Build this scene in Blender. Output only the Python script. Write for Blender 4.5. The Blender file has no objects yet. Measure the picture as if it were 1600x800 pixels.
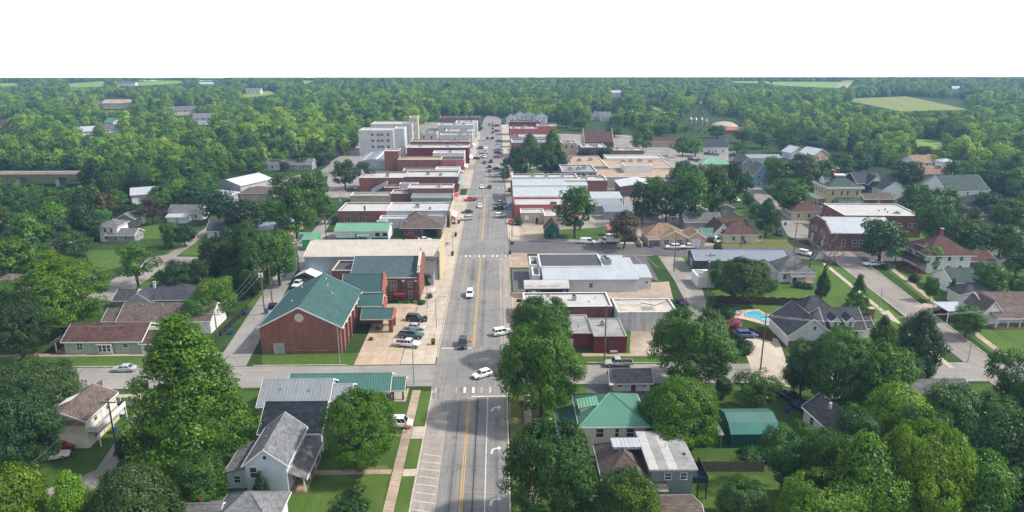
import bpy, math, random
from mathutils import Vector, noise as mnoise
R = math.radians
random.seed(7)
sc = bpy.context.scene
COL = sc.collection

# ------------------------------------------------------------------ camera, sky, sun, exposure
FPX, HC = 1100.0, 62.0                       # focal length in pixels of a 1600 wide frame, camera height
PITCH = math.atan(325 / FPX)
YAW = math.atan(23 / FPX * math.cos(PITCH))
cd = bpy.data.cameras.new('camera')
cd.sensor_width = 36.0
cd.lens = 36.0 * FPX / 1600.0
cd.clip_start, cd.clip_end = 1.0, 20000.0
cam = bpy.data.objects.new('camera', cd)
cam.location = (0, 0, HC)
cam.rotation_euler = (math.pi / 2 - PITCH, 0, -YAW)
COL.objects.link(cam)
sc.camera = cam

SUN_EL, SUN_AZ = R(46), R(93)                # azimuth clockwise from +Y: the sun stands to the right
w = bpy.data.worlds.new('World')
sc.world = w
w.use_nodes = True
nt = w.node_tree
sky = nt.nodes.new('ShaderNodeTexSky')
sky.sky_type = 'NISHITA'
sky.sun_disc = False
sky.sun_elevation = SUN_EL
sky.sun_rotation = SUN_AZ
sky.altitude = 250
sky.air_density = 1.0
sky.dust_density = 4.0
sky.ozone_density = 1.0
# directions under the horizon take the horizon's own air; a milky veil of thin summer cloud lies over the whole sky
tc = nt.nodes.new('ShaderNodeTexCoord'); sx = nt.nodes.new('ShaderNodeSeparateXYZ'); cx_ = nt.nodes.new('ShaderNodeCombineXYZ')
nt.links.new(tc.outputs['Generated'], sx.inputs[0])
mz = nt.nodes.new('ShaderNodeMath'); mz.operation = 'MAXIMUM'; mz.inputs[1].default_value = 0.015
nt.links.new(sx.outputs[2], mz.inputs[0])
for i in (0, 1): nt.links.new(sx.outputs[i], cx_.inputs[i])
nt.links.new(mz.outputs[0], cx_.inputs[2]); nt.links.new(cx_.outputs[0], sky.inputs[0])
veil = nt.nodes.new('ShaderNodeValToRGB')
for k, (p, c) in enumerate([(0.0, (12.5, 11.5, 10.5)), (0.22, (4.9, 5.0, 5.2))]):
    veil.color_ramp.elements[k].position = p; veil.color_ramp.elements[k].color = (*c, 1)
veil.color_ramp.elements.new(1.0).color = (2.7, 3.0, 3.55, 1)
nt.links.new(mz.outputs[0], veil.inputs[0])
mx = nt.nodes.new('ShaderNodeMix'); mx.data_type = 'RGBA'; mx.inputs[0].default_value = 0.8
nt.links.new(sky.outputs[0], mx.inputs[6]); nt.links.new(veil.outputs[0], mx.inputs[7])
bg = nt.nodes['Background']
bg.inputs['Strength'].default_value = 0.15
nt.links.new(mx.outputs[2], bg.inputs['Color'])

sl = bpy.data.lights.new('sun', 'SUN')
sl.energy = 3.5
sl.angle = R(2.5)
sl.color = (1.0, 0.95, 0.86)
so = bpy.data.objects.new('sun', sl)
sd = Vector((math.sin(SUN_AZ) * math.cos(SUN_EL), math.cos(SUN_AZ) * math.cos(SUN_EL), math.sin(SUN_EL)))
so.rotation_euler = sd.to_track_quat('Z', 'Y').to_euler()
so.location = (300, 200, 400)
COL.objects.link(so)

sc.view_settings.view_transform = 'Standard'
sc.view_settings.look = 'None'
sc.view_settings.gamma = 1.0
sc.view_settings.use_curve_mapping = False
sc.view_settings.exposure = 0.55
sc.cycles.max_bounces = 5
sc.cycles.diffuse_bounces = 2
sc.cycles.glossy_bounces = 2
sc.cycles.transmission_bounces = 3
sc.cycles.transparent_max_bounces = 4
sc.cycles.volume_bounces = 0
sc.cycles.use_denoising = True
sc.cycles.use_light_tree = False
sc.cycles.adaptive_threshold = 0.02

# ------------------------------------------------------------------ survey helpers: photo bearing -> place on the ground
sp_, cp_, st_, ct_ = math.sin(PITCH), math.cos(PITCH), math.sin(YAW), math.cos(YAW)
def ray(px, py):
    u = (px - 800) / FPX; v = (py - 400) / FPX
    return (st_ * cp_ + u * ct_ - v * st_ * sp_, ct_ * cp_ - u * st_ - v * ct_ * sp_, -sp_ - v * cp_)
def G(px, py, z=0.0):
    d = ray(px, py); t = (z - HC) / d[2]
    return d[0] * t, d[1] * t
def W(px, py, Y):
    d = ray(px, py); t = Y / d[1]
    return d[0] * t, HC + d[2] * t
def PJ(x, y, z):
    z -= HC
    f = (x * st_ + y * ct_) * cp_ - z * sp_
    up = (x * st_ + y * ct_) * sp_ + z * cp_
    return 800 + FPX * (x * ct_ - y * st_) / f, 400 - FPX * up / f

# ------------------------------------------------------------------ object helpers
def sstep(a, b, x):
    t = min(1, max(0, (x - a) / (b - a)))
    return t * t * (3 - 2 * t)
def tag(o, label=None, cat=None, group=None, kind=None):
    if label: o['label'] = label
    if cat: o['category'] = cat
    if group: o['group'] = group
    if kind: o['kind'] = kind
    return o
def thing(name, label, cat, x=0, y=0, z=0, rot=0, group=None):
    o = bpy.data.objects.new(name, None)
    o.empty_display_size = 0.5
    o.location = (x, y, z); o.rotation_euler = (0, 0, rot)
    COL.objects.link(o)
    return tag(o, label, cat, group)
class MB:
    def __init__(s): s.v = []; s.f = []; s.m = []; s.cm = 0
    def mat(s, i): s.cm = i; return s
    def add(s, vs, fs):
        n = len(s.v); s.v += vs
        for f in fs: s.f.append([i + n for i in f]); s.m.append(s.cm)
        return s
    def box(s, x0, y0, z0, x1, y1, z1):
        return s.add([(x0,y0,z0),(x1,y0,z0),(x1,y1,z0),(x0,y1,z0),(x0,y0,z1),(x1,y0,z1),(x1,y1,z1),(x0,y1,z1)],
                     [(0,3,2,1),(4,5,6,7),(0,1,5,4),(1,2,6,5),(2,3,7,6),(3,0,4,7)])
    def quad(s, a, b, c, d): return s.add([a, b, c, d], [(0,1,2,3)])
    def ext(s, prof, a0, a1, axis='x'):
        """closed profile of (p, z) points extruded along axis x (p = y) or y (p = x)"""
        n = len(prof)
        if axis == 'x': vs = [(a0, p, z) for p, z in prof] + [(a1, p, z) for p, z in prof]
        else: vs = [(p, a0, z) for p, z in prof] + [(p, a1, z) for p, z in prof]
        fs = [(i, (i + 1) % n, (i + 1) % n + n, i + n) for i in range(n)]
        fs += [tuple(range(n))[::-1], tuple(range(n, 2 * n))]
        return s.add(vs, fs)
    def prism(s, poly, z0, z1):
        n = len(poly)
        vs = [(x, y, z0) for x, y in poly] + [(x, y, z1) for x, y in poly]
        return s.add(vs, [(i, (i + 1) % n, (i + 1) % n + n, i + n) for i in range(n)] + [tuple(range(n))[::-1], tuple(range(n, 2 * n))])
    def tube(s, pts, rs, n=6, cap=True):
        pts = [Vector(p) for p in pts]
        if not isinstance(rs, (list, tuple)): rs = [rs] * len(pts)
        base = len(s.v); vs = []
        for i, p in enumerate(pts):
            d = (pts[min(i + 1, len(pts) - 1)] - pts[max(i - 1, 0)]).normalized()
            a = d.cross(Vector((0, 0, 1)))
            if a.length < 0.05: a = d.cross(Vector((1, 0, 0)))
            a.normalize(); b = d.cross(a)
            for k in range(n):
                t = 2 * math.pi * k / n
                vs.append(tuple(p + (a * math.cos(t) + b * math.sin(t)) * rs[i]))
        fs = []
        for i in range(len(pts) - 1):
            for k in range(n):
                fs.append((i*n+k, i*n+(k+1)%n, (i+1)*n+(k+1)%n, (i+1)*n+k))
        if cap:
            fs.append(tuple(range(n))[::-1]); fs.append(tuple(range((len(pts)-1)*n, len(pts)*n)))
        return s.add(vs, fs)
    def sphere(s, c, rx, ry, rz, n=8, m=5, zmin=-1):
        vs = []; fs = []
        for j in range(m + 1):
            ph = math.pi / 2 - (math.pi * j / m) * (1 if zmin <= -1 else 0.5)
            for k in range(n):
                t = 2 * math.pi * k / n
                vs.append((c[0]+rx*math.cos(ph)*math.cos(t), c[1]+ry*math.cos(ph)*math.sin(t), c[2]+rz*math.sin(ph)))
        for j in range(m):
            for k in range(n): fs.append((j*n+k, (j+1)*n+k, (j+1)*n+(k+1)%n, j*n+(k+1)%n))
        return s.add(vs, fs)
    def mesh(s, name, mats, smooth=False):
        me = bpy.data.meshes.new(name)
        me.from_pydata(s.v, [], s.f)
        for m in (mats if isinstance(mats, (list, tuple)) else [mats]): me.materials.append(m)
        if len(me.materials) > 1: me.polygons.foreach_set('material_index', s.m)
        if smooth: me.polygons.foreach_set('use_smooth', [True] * len(me.polygons))
        me.update()
        return me
    def build(s, name, mats, parent=None, loc=(0,0,0), rot=0, smooth=False):
        return put(name, s.mesh(name, mats, smooth), parent, loc, rot)
def put(name, me, parent=None, loc=(0,0,0), rot=0):
    o = bpy.data.objects.new(name, me)
    o.location = loc
    o.rotation_euler = (0, 0, rot) if not isinstance(rot, (tuple, list)) else rot
    o.parent = parent
    COL.objects.link(o)
    return o
KIDS = {}
def children(o): return [c for c in bpy.data.objects if c.parent == o]

# ------------------------------------------------------------------ materials
def mix(a, b, t): return tuple(x + (y - x) * t for x, y in zip(a, b))
def newmat(name):
    m = bpy.data.materials.new(name); m.use_nodes = True
    n = m.node_tree; b = n.nodes['Principled BSDF']
    return m, n, b
def ramp(n, src, stops):
    r = n.nodes.new('ShaderNodeValToRGB')
    e = r.color_ramp.elements
    while len(e) < len(stops): e.new(0.5)
    for k, (p, c) in enumerate(stops):
        e[k].position = p; e[k].color = (c[0], c[1], c[2], 1)
    n.links.new(src, r.inputs[0])
    return r.outputs[0]
def noise(n, vec, scale, detail=4, rough=0.6):
    t = n.nodes.new('ShaderNodeTexNoise'); t.inputs['Scale'].default_value = scale
    t.inputs['Detail'].default_value = detail; t.inputs['Roughness'].default_value = rough
    n.links.new(vec, t.inputs['Vector'])
    return t.outputs[0]
def mult(n, a, b, fac=1.0, mode='MULTIPLY'):
    m = n.nodes.new('ShaderNodeMix'); m.data_type = 'RGBA'; m.blend_type = mode
    m.inputs[0].default_value = fac
    n.links.new(a, m.inputs[6])
    if hasattr(b, 'links'): n.links.new(b, m.inputs[7])
    else: m.inputs[7].default_value = (*b, 1)
    return m.outputs[2]
def pos(n, s=(1,1,1)):
    g = n.nodes.new('ShaderNodeNewGeometry')
    if s == (1,1,1): return g.outputs['Position']
    m = n.nodes.new('ShaderNodeMapping'); m.inputs['Scale'].default_value = s
    n.links.new(g.outputs['Position'], m.inputs[0])
    return m.outputs[0]
def wallvec(n, s=1.0):
    """(x + y, z) so that one pattern runs along walls of both directions"""
    g = n.nodes.new('ShaderNodeNewGeometry'); sep = n.nodes.new('ShaderNodeSeparateXYZ')
    n.links.new(g.outputs['Position'], sep.inputs[0])
    a = n.nodes.new('ShaderNodeMath'); a.operation = 'ADD'
    n.links.new(sep.outputs[0], a.inputs[0]); n.links.new(sep.outputs[1], a.inputs[1])
    c = n.nodes.new('ShaderNodeCombineXYZ')
    n.links.new(a.outputs[0], c.inputs[0]); n.links.new(sep.outputs[2], c.inputs[1])
    return c.outputs[0]
def bump(n, b, h, strength=0.3, dist=0.05):
    u = n.nodes.new('ShaderNodeBump'); u.inputs['Strength'].default_value = strength
    u.inputs['Distance'].default_value = dist
    n.links.new(h, u.inputs['Height']); n.links.new(u.outputs[0], b.inputs['Normal'])
MATS = {}
def M(name, col, rough=0.85, var=0.18, scale=0.6, stain=0.0, spec=0.25, metal=0.0, bmp=0.0, stretch=(1,1,1), dirt=None):
    """plain weathered surface: broad blotches, fine grain, optional runs of dirt"""
    if name in MATS: return MATS[name]
    m, n, b = newmat(name)
    p = pos(n, stretch)
    lo = tuple(c * (1 - var) for c in col); hi = tuple(min(1, c * (1 + var)) for c in col)
    c = ramp(n, noise(n, p, scale, 5, 0.65), [(0.3, lo), (0.7, hi)])
    f = ramp(n, noise(n, p, 9.0, 3, 0.7), [(0.25, (0.82,)*3), (0.75, (1.0,)*3)])
    c = mult(n, c, f, 0.8)
    if stain:
        g = noise(n, pos(n, (1.3, 1.3, 0.12)), 0.9, 5, 0.7)
        d = ramp(n, g, [(0.50, (1, 1, 1)), (0.72, dirt or (0.45, 0.42, 0.38))])
        c = mult(n, c, d, stain)
    n.links.new(c, b.inputs['Base Color'])
    b.inputs['Roughness'].default_value = rough; b.inputs['Metallic'].default_value = metal
    b.inputs['Specular IOR Level'].default_value = spec
    if bmp: bump(n, b, noise(n, p, 14.0, 3), bmp, 0.03)
    MATS[name] = m
    return m
def brick_mat(name, col, mortar=(0.30, 0.27, 0.24), stain=0.5):
    m, n, b = newmat(name)
    v = wallvec(n)
    t = n.nodes.new('ShaderNodeTexBrick'); n.links.new(v, t.inputs['Vector'])
    t.inputs['Scale'].default_value = 1.0; t.inputs['Brick Width'].default_value = 0.42
    t.inputs['Row Height'].default_value = 0.15; t.inputs['Mortar Size'].default_value = 0.012
    t.inputs['Color1'].default_value = (*tuple(c * 0.72 for c in col), 1)
    t.inputs['Color2'].default_value = (*tuple(c * 1.25 for c in col), 1)
    t.inputs['Mortar'].default_value = (*mortar, 1)
    big = ramp(n, noise(n, v, 0.25, 5, 0.6), [(0.3, (0.78,)*3), (0.7, (1.1, 1.08, 1.05))])
    c = mult(n, t.outputs[0], big, 0.9)
    g = noise(n, pos(n, (1.1, 1.1, 0.10)), 0.8, 5, 0.7)
    c = mult(n, c, ramp(n, g, [(0.5, (1,1,1)), (0.75, (0.55, 0.5, 0.48))]), stain)
    n.links.new(c, b.inputs['Base Color']); b.inputs['Roughness'].default_value = 0.9
    b.inputs['Specular IOR Level'].default_value = 0.15
    MATS[name] = m
    return m
def shingle_mat(name, col, var=0.25, patch=0.35):
    m, n, b = newmat(name)
    v = wallvec(n)
    t = n.nodes.new('ShaderNodeTexBrick'); n.links.new(v, t.inputs['Vector'])
    t.inputs['Brick Width'].default_value = 0.55; t.inputs['Row Height'].default_value = 0.16
    t.inputs['Mortar Size'].default_value = 0.008; t.inputs['Scale'].default_value = 1.0
    t.inputs['Color1'].default_value = (*tuple(c * (1 - var) for c in col), 1)
    t.inputs['Color2'].default_value = (*tuple(c * (1 + var) for c in col), 1)
    t.inputs['Mortar'].default_value = (*tuple(c * 0.55 for c in col), 1)
    g = ramp(n, noise(n, pos(n, (1, 1, 0.35)), 0.55, 6, 0.7), [(0.3, (1 - patch,)*3), (0.7, (1.12,)*3)])
    c = mult(n, t.outputs[0], g, 0.9)
    f = ramp(n, noise(n, pos(n), 7.0, 3, 0.7), [(0.3, (0.8,)*3), (0.7, (1.05,)*3)])
    c = mult(n, c, f, 0.8)
    n.links.new(c, b.inputs['Base Color']); b.inputs['Roughness'].default_value = 0.92
    b.inputs['Specular IOR Level'].default_value = 0.12
    bump(n, b, t.outputs[1], 0.25, 0.03)
    MATS[name] = m
    return m
def asphalt_mat(name, col, streak=(2.2, 0.03, 1), crack=0.75, patch=0.2, tar=0.0, cs=0.32, warm=None):
    m, n, b = newmat(name)
    lo = tuple(c * (1 - patch) for c in col); hi = tuple(c * (1 + patch) for c in col)
    c = ramp(n, noise(n, pos(n), 0.09, 6, 0.65), [(0.3, lo), (0.7, warm or hi)])
    s = ramp(n, noise(n, pos(n, streak), 1.0, 4, 0.6), [(0.32, (0.80,)*3), (0.68, (1.08,)*3)])
    c = mult(n, c, s, 0.85)
    f = ramp(n, noise(n, pos(n), 5.0, 4, 0.75), [(0.3, (0.84,)*3), (0.7, (1.06,)*3)])
    c = mult(n, c, f, 0.9)
    vo = n.nodes.new('ShaderNodeTexVoronoi'); vo.feature = 'DISTANCE_TO_EDGE'
    vo.inputs['Scale'].default_value = cs; vo.inputs['Randomness'].default_value = 1.0
    wv = n.nodes.new('ShaderNodeMix'); wv.data_type = 'RGBA'; wv.inputs[0].default_value = 0.12
    pn = n.nodes.new('ShaderNodeTexNoise'); pn.inputs['Scale'].default_value = 0.6; pn.inputs['Detail'].default_value = 5
    pp = pos(n); n.links.new(pp, pn.inputs['Vector'])
    ad = n.nodes.new('ShaderNodeVectorMath'); ad.operation = 'MULTIPLY_ADD'
    n.links.new(pn.outputs['Color'], ad.inputs[0]); ad.inputs[1].default_value = (2.2, 2.2, 0); n.links.new(pp, ad.inputs[2])
    n.links.new(ad.outputs[0], vo.inputs['Vector'])
    k = ramp(n, vo.outputs['Distance'], [(0.0, (0.38, 0.38, 0.38)), (0.016, (1, 1, 1))])
    gate = ramp(n, noise(n, pos(n), 0.13, 3), [(0.42, (0, 0, 0)), (0.58, (1, 1, 1))])
    k2 = n.nodes.new('ShaderNodeMix'); k2.data_type = 'RGBA'
    n.links.new(gate, k2.inputs[0]); k2.inputs[6].default_value = (1, 1, 1, 1); n.links.new(k, k2.inputs[7])
    c = mult(n, c, k2.outputs[2], crack)
    if tar:
        g = ramp(n, noise(n, pos(n, (0.35, 0.18, 1)), 0.9, 5, 0.7), [(0.56, (1, 1, 1)), (0.66, (0.5,)*3)])
        c = mult(n, c, g, tar)
    n.links.new(c, b.inputs['Base Color']); b.inputs['Roughness'].default_value = 0.9
    b.inputs['Specular IOR Level'].default_value = 0.2
    MATS[name] = m
    return m
def grass_mat(name, a, c2, dry=(0.20, 0.17, 0.07), dryamt=0.35, sc_=0.12):
    m, n, b = newmat(name)
    c = ramp(n, noise(n, pos(n), sc_, 6, 0.65), [(0.3, a), (0.7, c2)])
    d = n.nodes.new('ShaderNodeMix'); d.data_type = 'RGBA'
    g = ramp(n, noise(n, pos(n), 0.22, 6, 0.7), [(0.55, (0,)*3), (0.72, (dryamt,)*3)])
    n.links.new(g, d.inputs[0]); n.links.new(c, d.inputs[6]); d.inputs[7].default_value = (*dry, 1)
    f = ramp(n, noise(n, pos(n), 2.6, 5, 0.8), [(0.3, (0.62,)*3), (0.7, (1.15,)*3)])
    c = mult(n, d.outputs[2], f, 0.9)
    mow = ramp(n, noise(n, pos(n, (0.9, 0.06, 1)), 1.0, 2), [(0.4, (0.9,)*3), (0.6, (1.05,)*3)])
    c = mult(n, c, mow, 0.7)
    n.links.new(c, b.inputs['Base Color']); b.inputs['Roughness'].default_value = 0.95
    b.inputs['Specular IOR Level'].default_value = 0.1
    bump(n, b, noise(n, pos(n), 6.0, 4, 0.8), 0.6, 0.12)
    MATS[name] = m
    return m
def ribbed_mat(name, col, axis='x', pitch=0.35, rough=0.45, metal=0.25, stain=0.35, dirt=(0.5, 0.42, 0.36), amt=0.22):
    """corrugated sheet metal: narrow ribs, weather runs"""
    m, n, b = newmat(name)
    g = n.nodes.new('ShaderNodeNewGeometry'); sep = n.nodes.new('ShaderNodeSeparateXYZ')
    n.links.new(g.outputs['Position'], sep.inputs[0])
    src = sep.outputs[0 if axis == 'x' else 1]
    if axis == 'xy':
        ad = n.nodes.new('ShaderNodeMath'); ad.operation = 'ADD'
        n.links.new(sep.outputs[0], ad.inputs[0]); n.links.new(sep.outputs[1], ad.inputs[1]); src = ad.outputs[0]
    mu = n.nodes.new('ShaderNodeMath'); mu.operation = 'MULTIPLY'; n.links.new(src, mu.inputs[0]); mu.inputs[1].default_value = 2 * math.pi / pitch
    si = n.nodes.new('ShaderNodeMath'); si.operation = 'SINE'; n.links.new(mu.outputs[0], si.inputs[0])
    hi = tuple(min(1, c * 1.06) for c in col); lo = tuple(c * (1 - amt) for c in col)
    c = ramp(n, si.outputs[0], [(0.0, lo), (0.6, hi)])
    big = ramp(n, noise(n, pos(n), 0.35, 5, 0.65), [(0.3, (0.86,)*3), (0.7, (1.05,)*3)])
    c = mult(n, c, big, 0.9)
    st = noise(n, pos(n, (1.6, 0.25, 0.3) if axis == 'x' else (0.25, 1.6, 0.3)), 0.9, 5, 0.7)
    c = mult(n, c, ramp(n, st, [(0.52, (1,1,1)), (0.74, dirt)]), stain)
    n.links.new(c, b.inputs['Base Color']); b.inputs['Roughness'].default_value = rough
    b.inputs['Metallic'].default_value = metal
    bump(n, b, si.outputs[0], 0.5, 0.03)
    MATS[name] = m
    return m
def glass_mat(name, col, rough=0.12, spec=0.7):
    m, n, b = newmat(name)
    c = ramp(n, noise(n, pos(n), 0.8, 2), [(0.35, tuple(x * 0.55 for x in col)), (0.65, tuple(x * 1.5 for x in col))])
    n.links.new(c, b.inputs['Base Color'])
    b.inputs['Roughness'].default_value = rough; b.inputs['Specular IOR Level'].default_value = spec
    MATS[name] = m
    return m
def foliage_mat(name):
    """leaf colour from the tree's own tint, varied leaf by leaf and tree by tree"""
    m, n, b = newmat(name)
    oi = n.nodes.new('ShaderNodeObjectInfo')
    at = n.nodes.new('ShaderNodeAttribute'); at.attribute_name = 'leaf'
    hv = n.nodes.new('ShaderNodeHueSaturation'); hv.inputs['Saturation'].default_value = 1.06
    n.links.new(oi.outputs['Color'], hv.inputs['Color'])
    mr = n.nodes.new('ShaderNodeMapRange'); n.links.new(at.outputs['Fac'], mr.inputs[0])
    mr.inputs[3].default_value = 0.42; mr.inputs[4].default_value = 1.62  # wide leaf tone range also paints in sunlit leaves and dark gaps
    mr2 = n.nodes.new('ShaderNodeMapRange'); n.links.new(oi.outputs['Random'], mr2.inputs[0])
    mr2.inputs[3].default_value = 0.72; mr2.inputs[4].default_value = 1.25
    mm = n.nodes.new('ShaderNodeMath'); mm.operation = 'MULTIPLY'
    n.links.new(mr.outputs[0], mm.inputs[0]); n.links.new(mr2.outputs[0], mm.inputs[1])
    n.links.new(mm.outputs[0], hv.inputs['Value'])
    mr3 = n.nodes.new('ShaderNodeMapRange'); n.links.new(at.outputs['Fac'], mr3.inputs[0])
    mr3.inputs[3].default_value = 0.507; mr3.inputs[4].default_value = 0.492
    n.links.new(mr3.outputs[0], hv.inputs['Hue'])
    b.inputs['Roughness'].default_value = 0.45; b.inputs['Specular IOR Level'].default_value = 0.32
    n.links.new(hv.outputs[0], b.inputs['Base Color'])
    tr = n.nodes.new('ShaderNodeBsdfTranslucent')
    tc = mult(n, hv.outputs[0], (1.15, 1.25, 0.5))
    n.links.new(tc, tr.inputs['Color'])
    ms = n.nodes.new('ShaderNodeMixShader'); ms.inputs[0].default_value = 0.31
    n.links.new(b.outputs[0], ms.inputs[1]); n.links.new(tr.outputs[0], ms.inputs[2])
    n.links.new(ms.outputs[0], n.nodes['Material Output'].inputs['Surface'])
    MATS[name] = m
    return m
# ------------------------------------------------------------------ palette
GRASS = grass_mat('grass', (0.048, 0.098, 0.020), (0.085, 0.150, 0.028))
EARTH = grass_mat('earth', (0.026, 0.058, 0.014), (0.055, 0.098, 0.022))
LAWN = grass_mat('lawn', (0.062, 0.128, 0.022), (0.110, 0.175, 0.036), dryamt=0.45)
DRYL = grass_mat('dry_lawn', (0.115, 0.155, 0.040), (0.175, 0.185, 0.060), dryamt=0.6)
MEADOW = grass_mat('meadow', (0.19, 0.25, 0.06), (0.27, 0.28, 0.09), dry=(0.34, 0.24, 0.12), dryamt=0.8, sc_=0.02)
PASTURE = grass_mat('pasture', (0.19, 0.31, 0.06), (0.26, 0.36, 0.08), dry=(0.36, 0.30, 0.13), dryamt=0.5, sc_=0.015)
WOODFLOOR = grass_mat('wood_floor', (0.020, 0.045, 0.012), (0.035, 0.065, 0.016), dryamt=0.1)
MAINASPH = asphalt_mat('main_asphalt', (0.262, 0.257, 0.250), warm=(0.300, 0.278, 0.256), tar=0.5)
ASPH = asphalt_mat('side_asphalt', (0.300, 0.282, 0.260), streak=(0.05, 1.6, 1), tar=0.3)
DARKASPH = asphalt_mat('dark_asphalt', (0.135, 0.130, 0.132), streak=(0.05, 1.2, 1), tar=0.3)
RESASPH = asphalt_mat('residential_asphalt', (0.290, 0.258, 0.232), streak=(1.6, 0.05, 1), tar=0.25)
GRAVEL = asphalt_mat('gravel', (0.29, 0.265, 0.235), streak=(0.7, 0.1, 1), crack=0.2, patch=0.35)
TANGRAVEL = asphalt_mat('tan_gravel', (0.40, 0.325, 0.25), streak=(0.3, 0.5, 1), crack=0.2, patch=0.3)
CONC = asphalt_mat('concrete', (0.50, 0.43, 0.345), streak=(0.5, 0.4, 1), crack=0.35, patch=0.14, cs=0.22)
LOTCONC = asphalt_mat('lot_concrete', (0.50, 0.385, 0.28), streak=(0.4, 0.25, 1), crack=0.5, patch=0.16, tar=0.25, cs=0.2)
OLDCONC = asphalt_mat('old_concrete', (0.40, 0.31, 0.235), streak=(0.5, 0.5, 1), crack=0.4, patch=0.35)
CURB = M('curb_concrete', (0.52, 0.46, 0.38), var=0.25, scale=0.9)
WHITEP = M('white_road_paint', (0.68, 0.68, 0.665), var=0.22, scale=2.5, rough=0.7, stain=0.35)
FADEDP = M('faded_road_paint', (0.38, 0.375, 0.365), var=0.3, scale=2.0, rough=0.75, stain=0.3)
YELLP = M('yellow_road_paint', (0.58, 0.365, 0.10), var=0.22, scale=2.0, rough=0.7)
TARM = M('tar_seal', (0.045, 0.045, 0.048), var=0.3, scale=1.5, rough=0.6)
DIRT = M('bare_dirt', (0.30, 0.22, 0.14), var=0.3, scale=0.3)

# ------------------------------------------------------------------ terrain: one sheet, falling away behind the wooded crest
def hgt(x, y):
    f = x * st_ + y * ct_
    r = math.hypot(x, y)
    h = sstep(520, 800, r) * (1 - .8 * sstep(900, 1300, f)) * 4.0 * mnoise.noise(Vector((x / 330, y / 330, 2.7)))
    if f > 1450: h -= (f - 1450) * 0.085
    return h
def terrain():
    ths = [2 * math.pi * k / 260 for k in range(260)]
    rs = [0, 60, 150, 300, 420, 520] + [520 + 40 * i for i in range(1, 40)] + [2300, 2700, 3400, 5000, 9000]
    vs = [(0, 0, 0)]; fs = []
    for r in rs[1:]:
        for a in ths:
            x, y = r * math.sin(a), r * math.cos(a)
            vs.append((x, y, hgt(x, y) - (0.02 if r < 500 else 0)))
    n = len(ths)
    for k in range(n): fs.append((0, 1 + (k + 1) % n, 1 + k))
    for i in range(len(rs) - 2):
        for k in range(n):
            a = 1 + i * n + k; b = 1 + i * n + (k + 1) % n
            fs.append((a, b, b + n, a + n))
    mb = MB(); mb.add(vs, fs)
    o = mb.build('ground', EARTH, smooth=True)
    return tag(o, 'green grassy ground of the town and its wooded surroundings', None, None, 'structure')
terrain()
LAY = {'n': 0}
def sheet(name, pts, mat, z=None, label=None, parent=None, kind='structure', thick=0.0):
    """flat ground surface from world corner points; every sheet a few millimetres above the one before"""
    if z is None:
        LAY['n'] += 1
        z = 0.006 + 0.0016 * LAY['n']
    mb = MB()
    a = 0
    for i in range(len(pts)):
        x0, y0 = pts[i]; x1, y1 = pts[(i + 1) % len(pts)]
        a += x0 * y1 - x1 * y0
    if a < 0: pts = pts[::-1]
    cx = sum(p[0] for p in pts) / len(pts); cy = sum(p[1] for p in pts) / len(pts)
    if thick:
        mb.prism([(x - cx, y - cy) for x, y in pts], -thick, 0)
    else:
        mb.add([(x - cx, y - cy, 0) for x, y in pts], [tuple(range(len(pts)))])
    o = mb.build(name, mat, parent, (cx, cy, z))
    if parent is None: tag(o, label, None, None, kind)
    return o
def PX(*pts): return [G(*p) for p in pts]
def subdiv(pts, k=6):
    """round the corners of an outline a little so that no edge of a lawn is a perfect line"""
    out = []
    for i in range(len(pts)):
        a = pts[i]; b = pts[(i + 1) % len(pts)]
        for j in range(k):
            t = j / k
            d = 0.25 if j else 0
            out.append((a[0] + (b[0] - a[0]) * t + random.uniform(-d, d), a[1] + (b[1] - a[1]) * t + random.uniform(-d, d)))
    return out
def lawn(pts, mat=None, label='mown green lawn'): return sheet('lawn', subdiv(pts), mat or LAWN, label=label)

# broad ground colours under everything else
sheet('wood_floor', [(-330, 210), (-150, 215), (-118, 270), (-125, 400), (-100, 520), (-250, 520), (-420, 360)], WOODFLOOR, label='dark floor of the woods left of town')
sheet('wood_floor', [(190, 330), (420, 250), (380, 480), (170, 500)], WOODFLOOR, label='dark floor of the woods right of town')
sheet('town_lot', [(-75, 300), (-17, 300), (-17, 620), (-95, 620), (-95, 400)], GRAVEL, label='grey paved yards behind the left main street shops')
sheet('town_lot', [(6, 228), (72, 222), (90, 300), (120, 400), (100, 520), (6, 620)], GRAVEL, label='grey paved yards behind the right main street shops')

lawn([(-48, 131.8), (-28.2, 131.8), (-28.2, 138), (-34, 138), (-50, 137)], LAWN, 'grass strip in front of the brick gymnasium')
lawn([(-120, 131.8), (-58.5, 131.8), (-58.5, 137), (-120, 137)], LAWN, 'verge in front of the sage green house')
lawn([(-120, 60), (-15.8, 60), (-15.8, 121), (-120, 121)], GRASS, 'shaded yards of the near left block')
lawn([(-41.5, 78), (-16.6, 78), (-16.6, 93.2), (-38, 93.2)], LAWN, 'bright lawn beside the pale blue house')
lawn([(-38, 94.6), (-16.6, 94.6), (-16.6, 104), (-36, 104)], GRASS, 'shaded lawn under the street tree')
lawn(PX((170, 470), (250, 415), (330, 408), (345, 420), (270, 440), (250, 465), (205, 488)), LAWN, 'sloping green lot left of the alley')
lawn(PX((255, 400), (330, 398), (335, 360), (300, 360)), LAWN, 'green slope between two left roads')
lawn(PX((185, 378), (260, 372), (255, 350), (190, 358)), LAWN, 'small lawn among the left houses')
lawn(PX((385, 480), (420, 480), (450, 440), (425, 432)), LAWN, 'grass edge along the left alley')
lawn([(14, 132), (44, 132), (44, 150), (14, 150)], GRASS, 'grass round the brick block building')
lawn(PX((985, 515), (1040, 515), (1035, 552), (985, 555)), TANGRAVEL, 'bare sandy yard beside the brick building')
lawn(PX((960, 559), (1050, 561), (1055, 571), (965, 571)), LAWN, 'grass strip along the side street')
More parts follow.
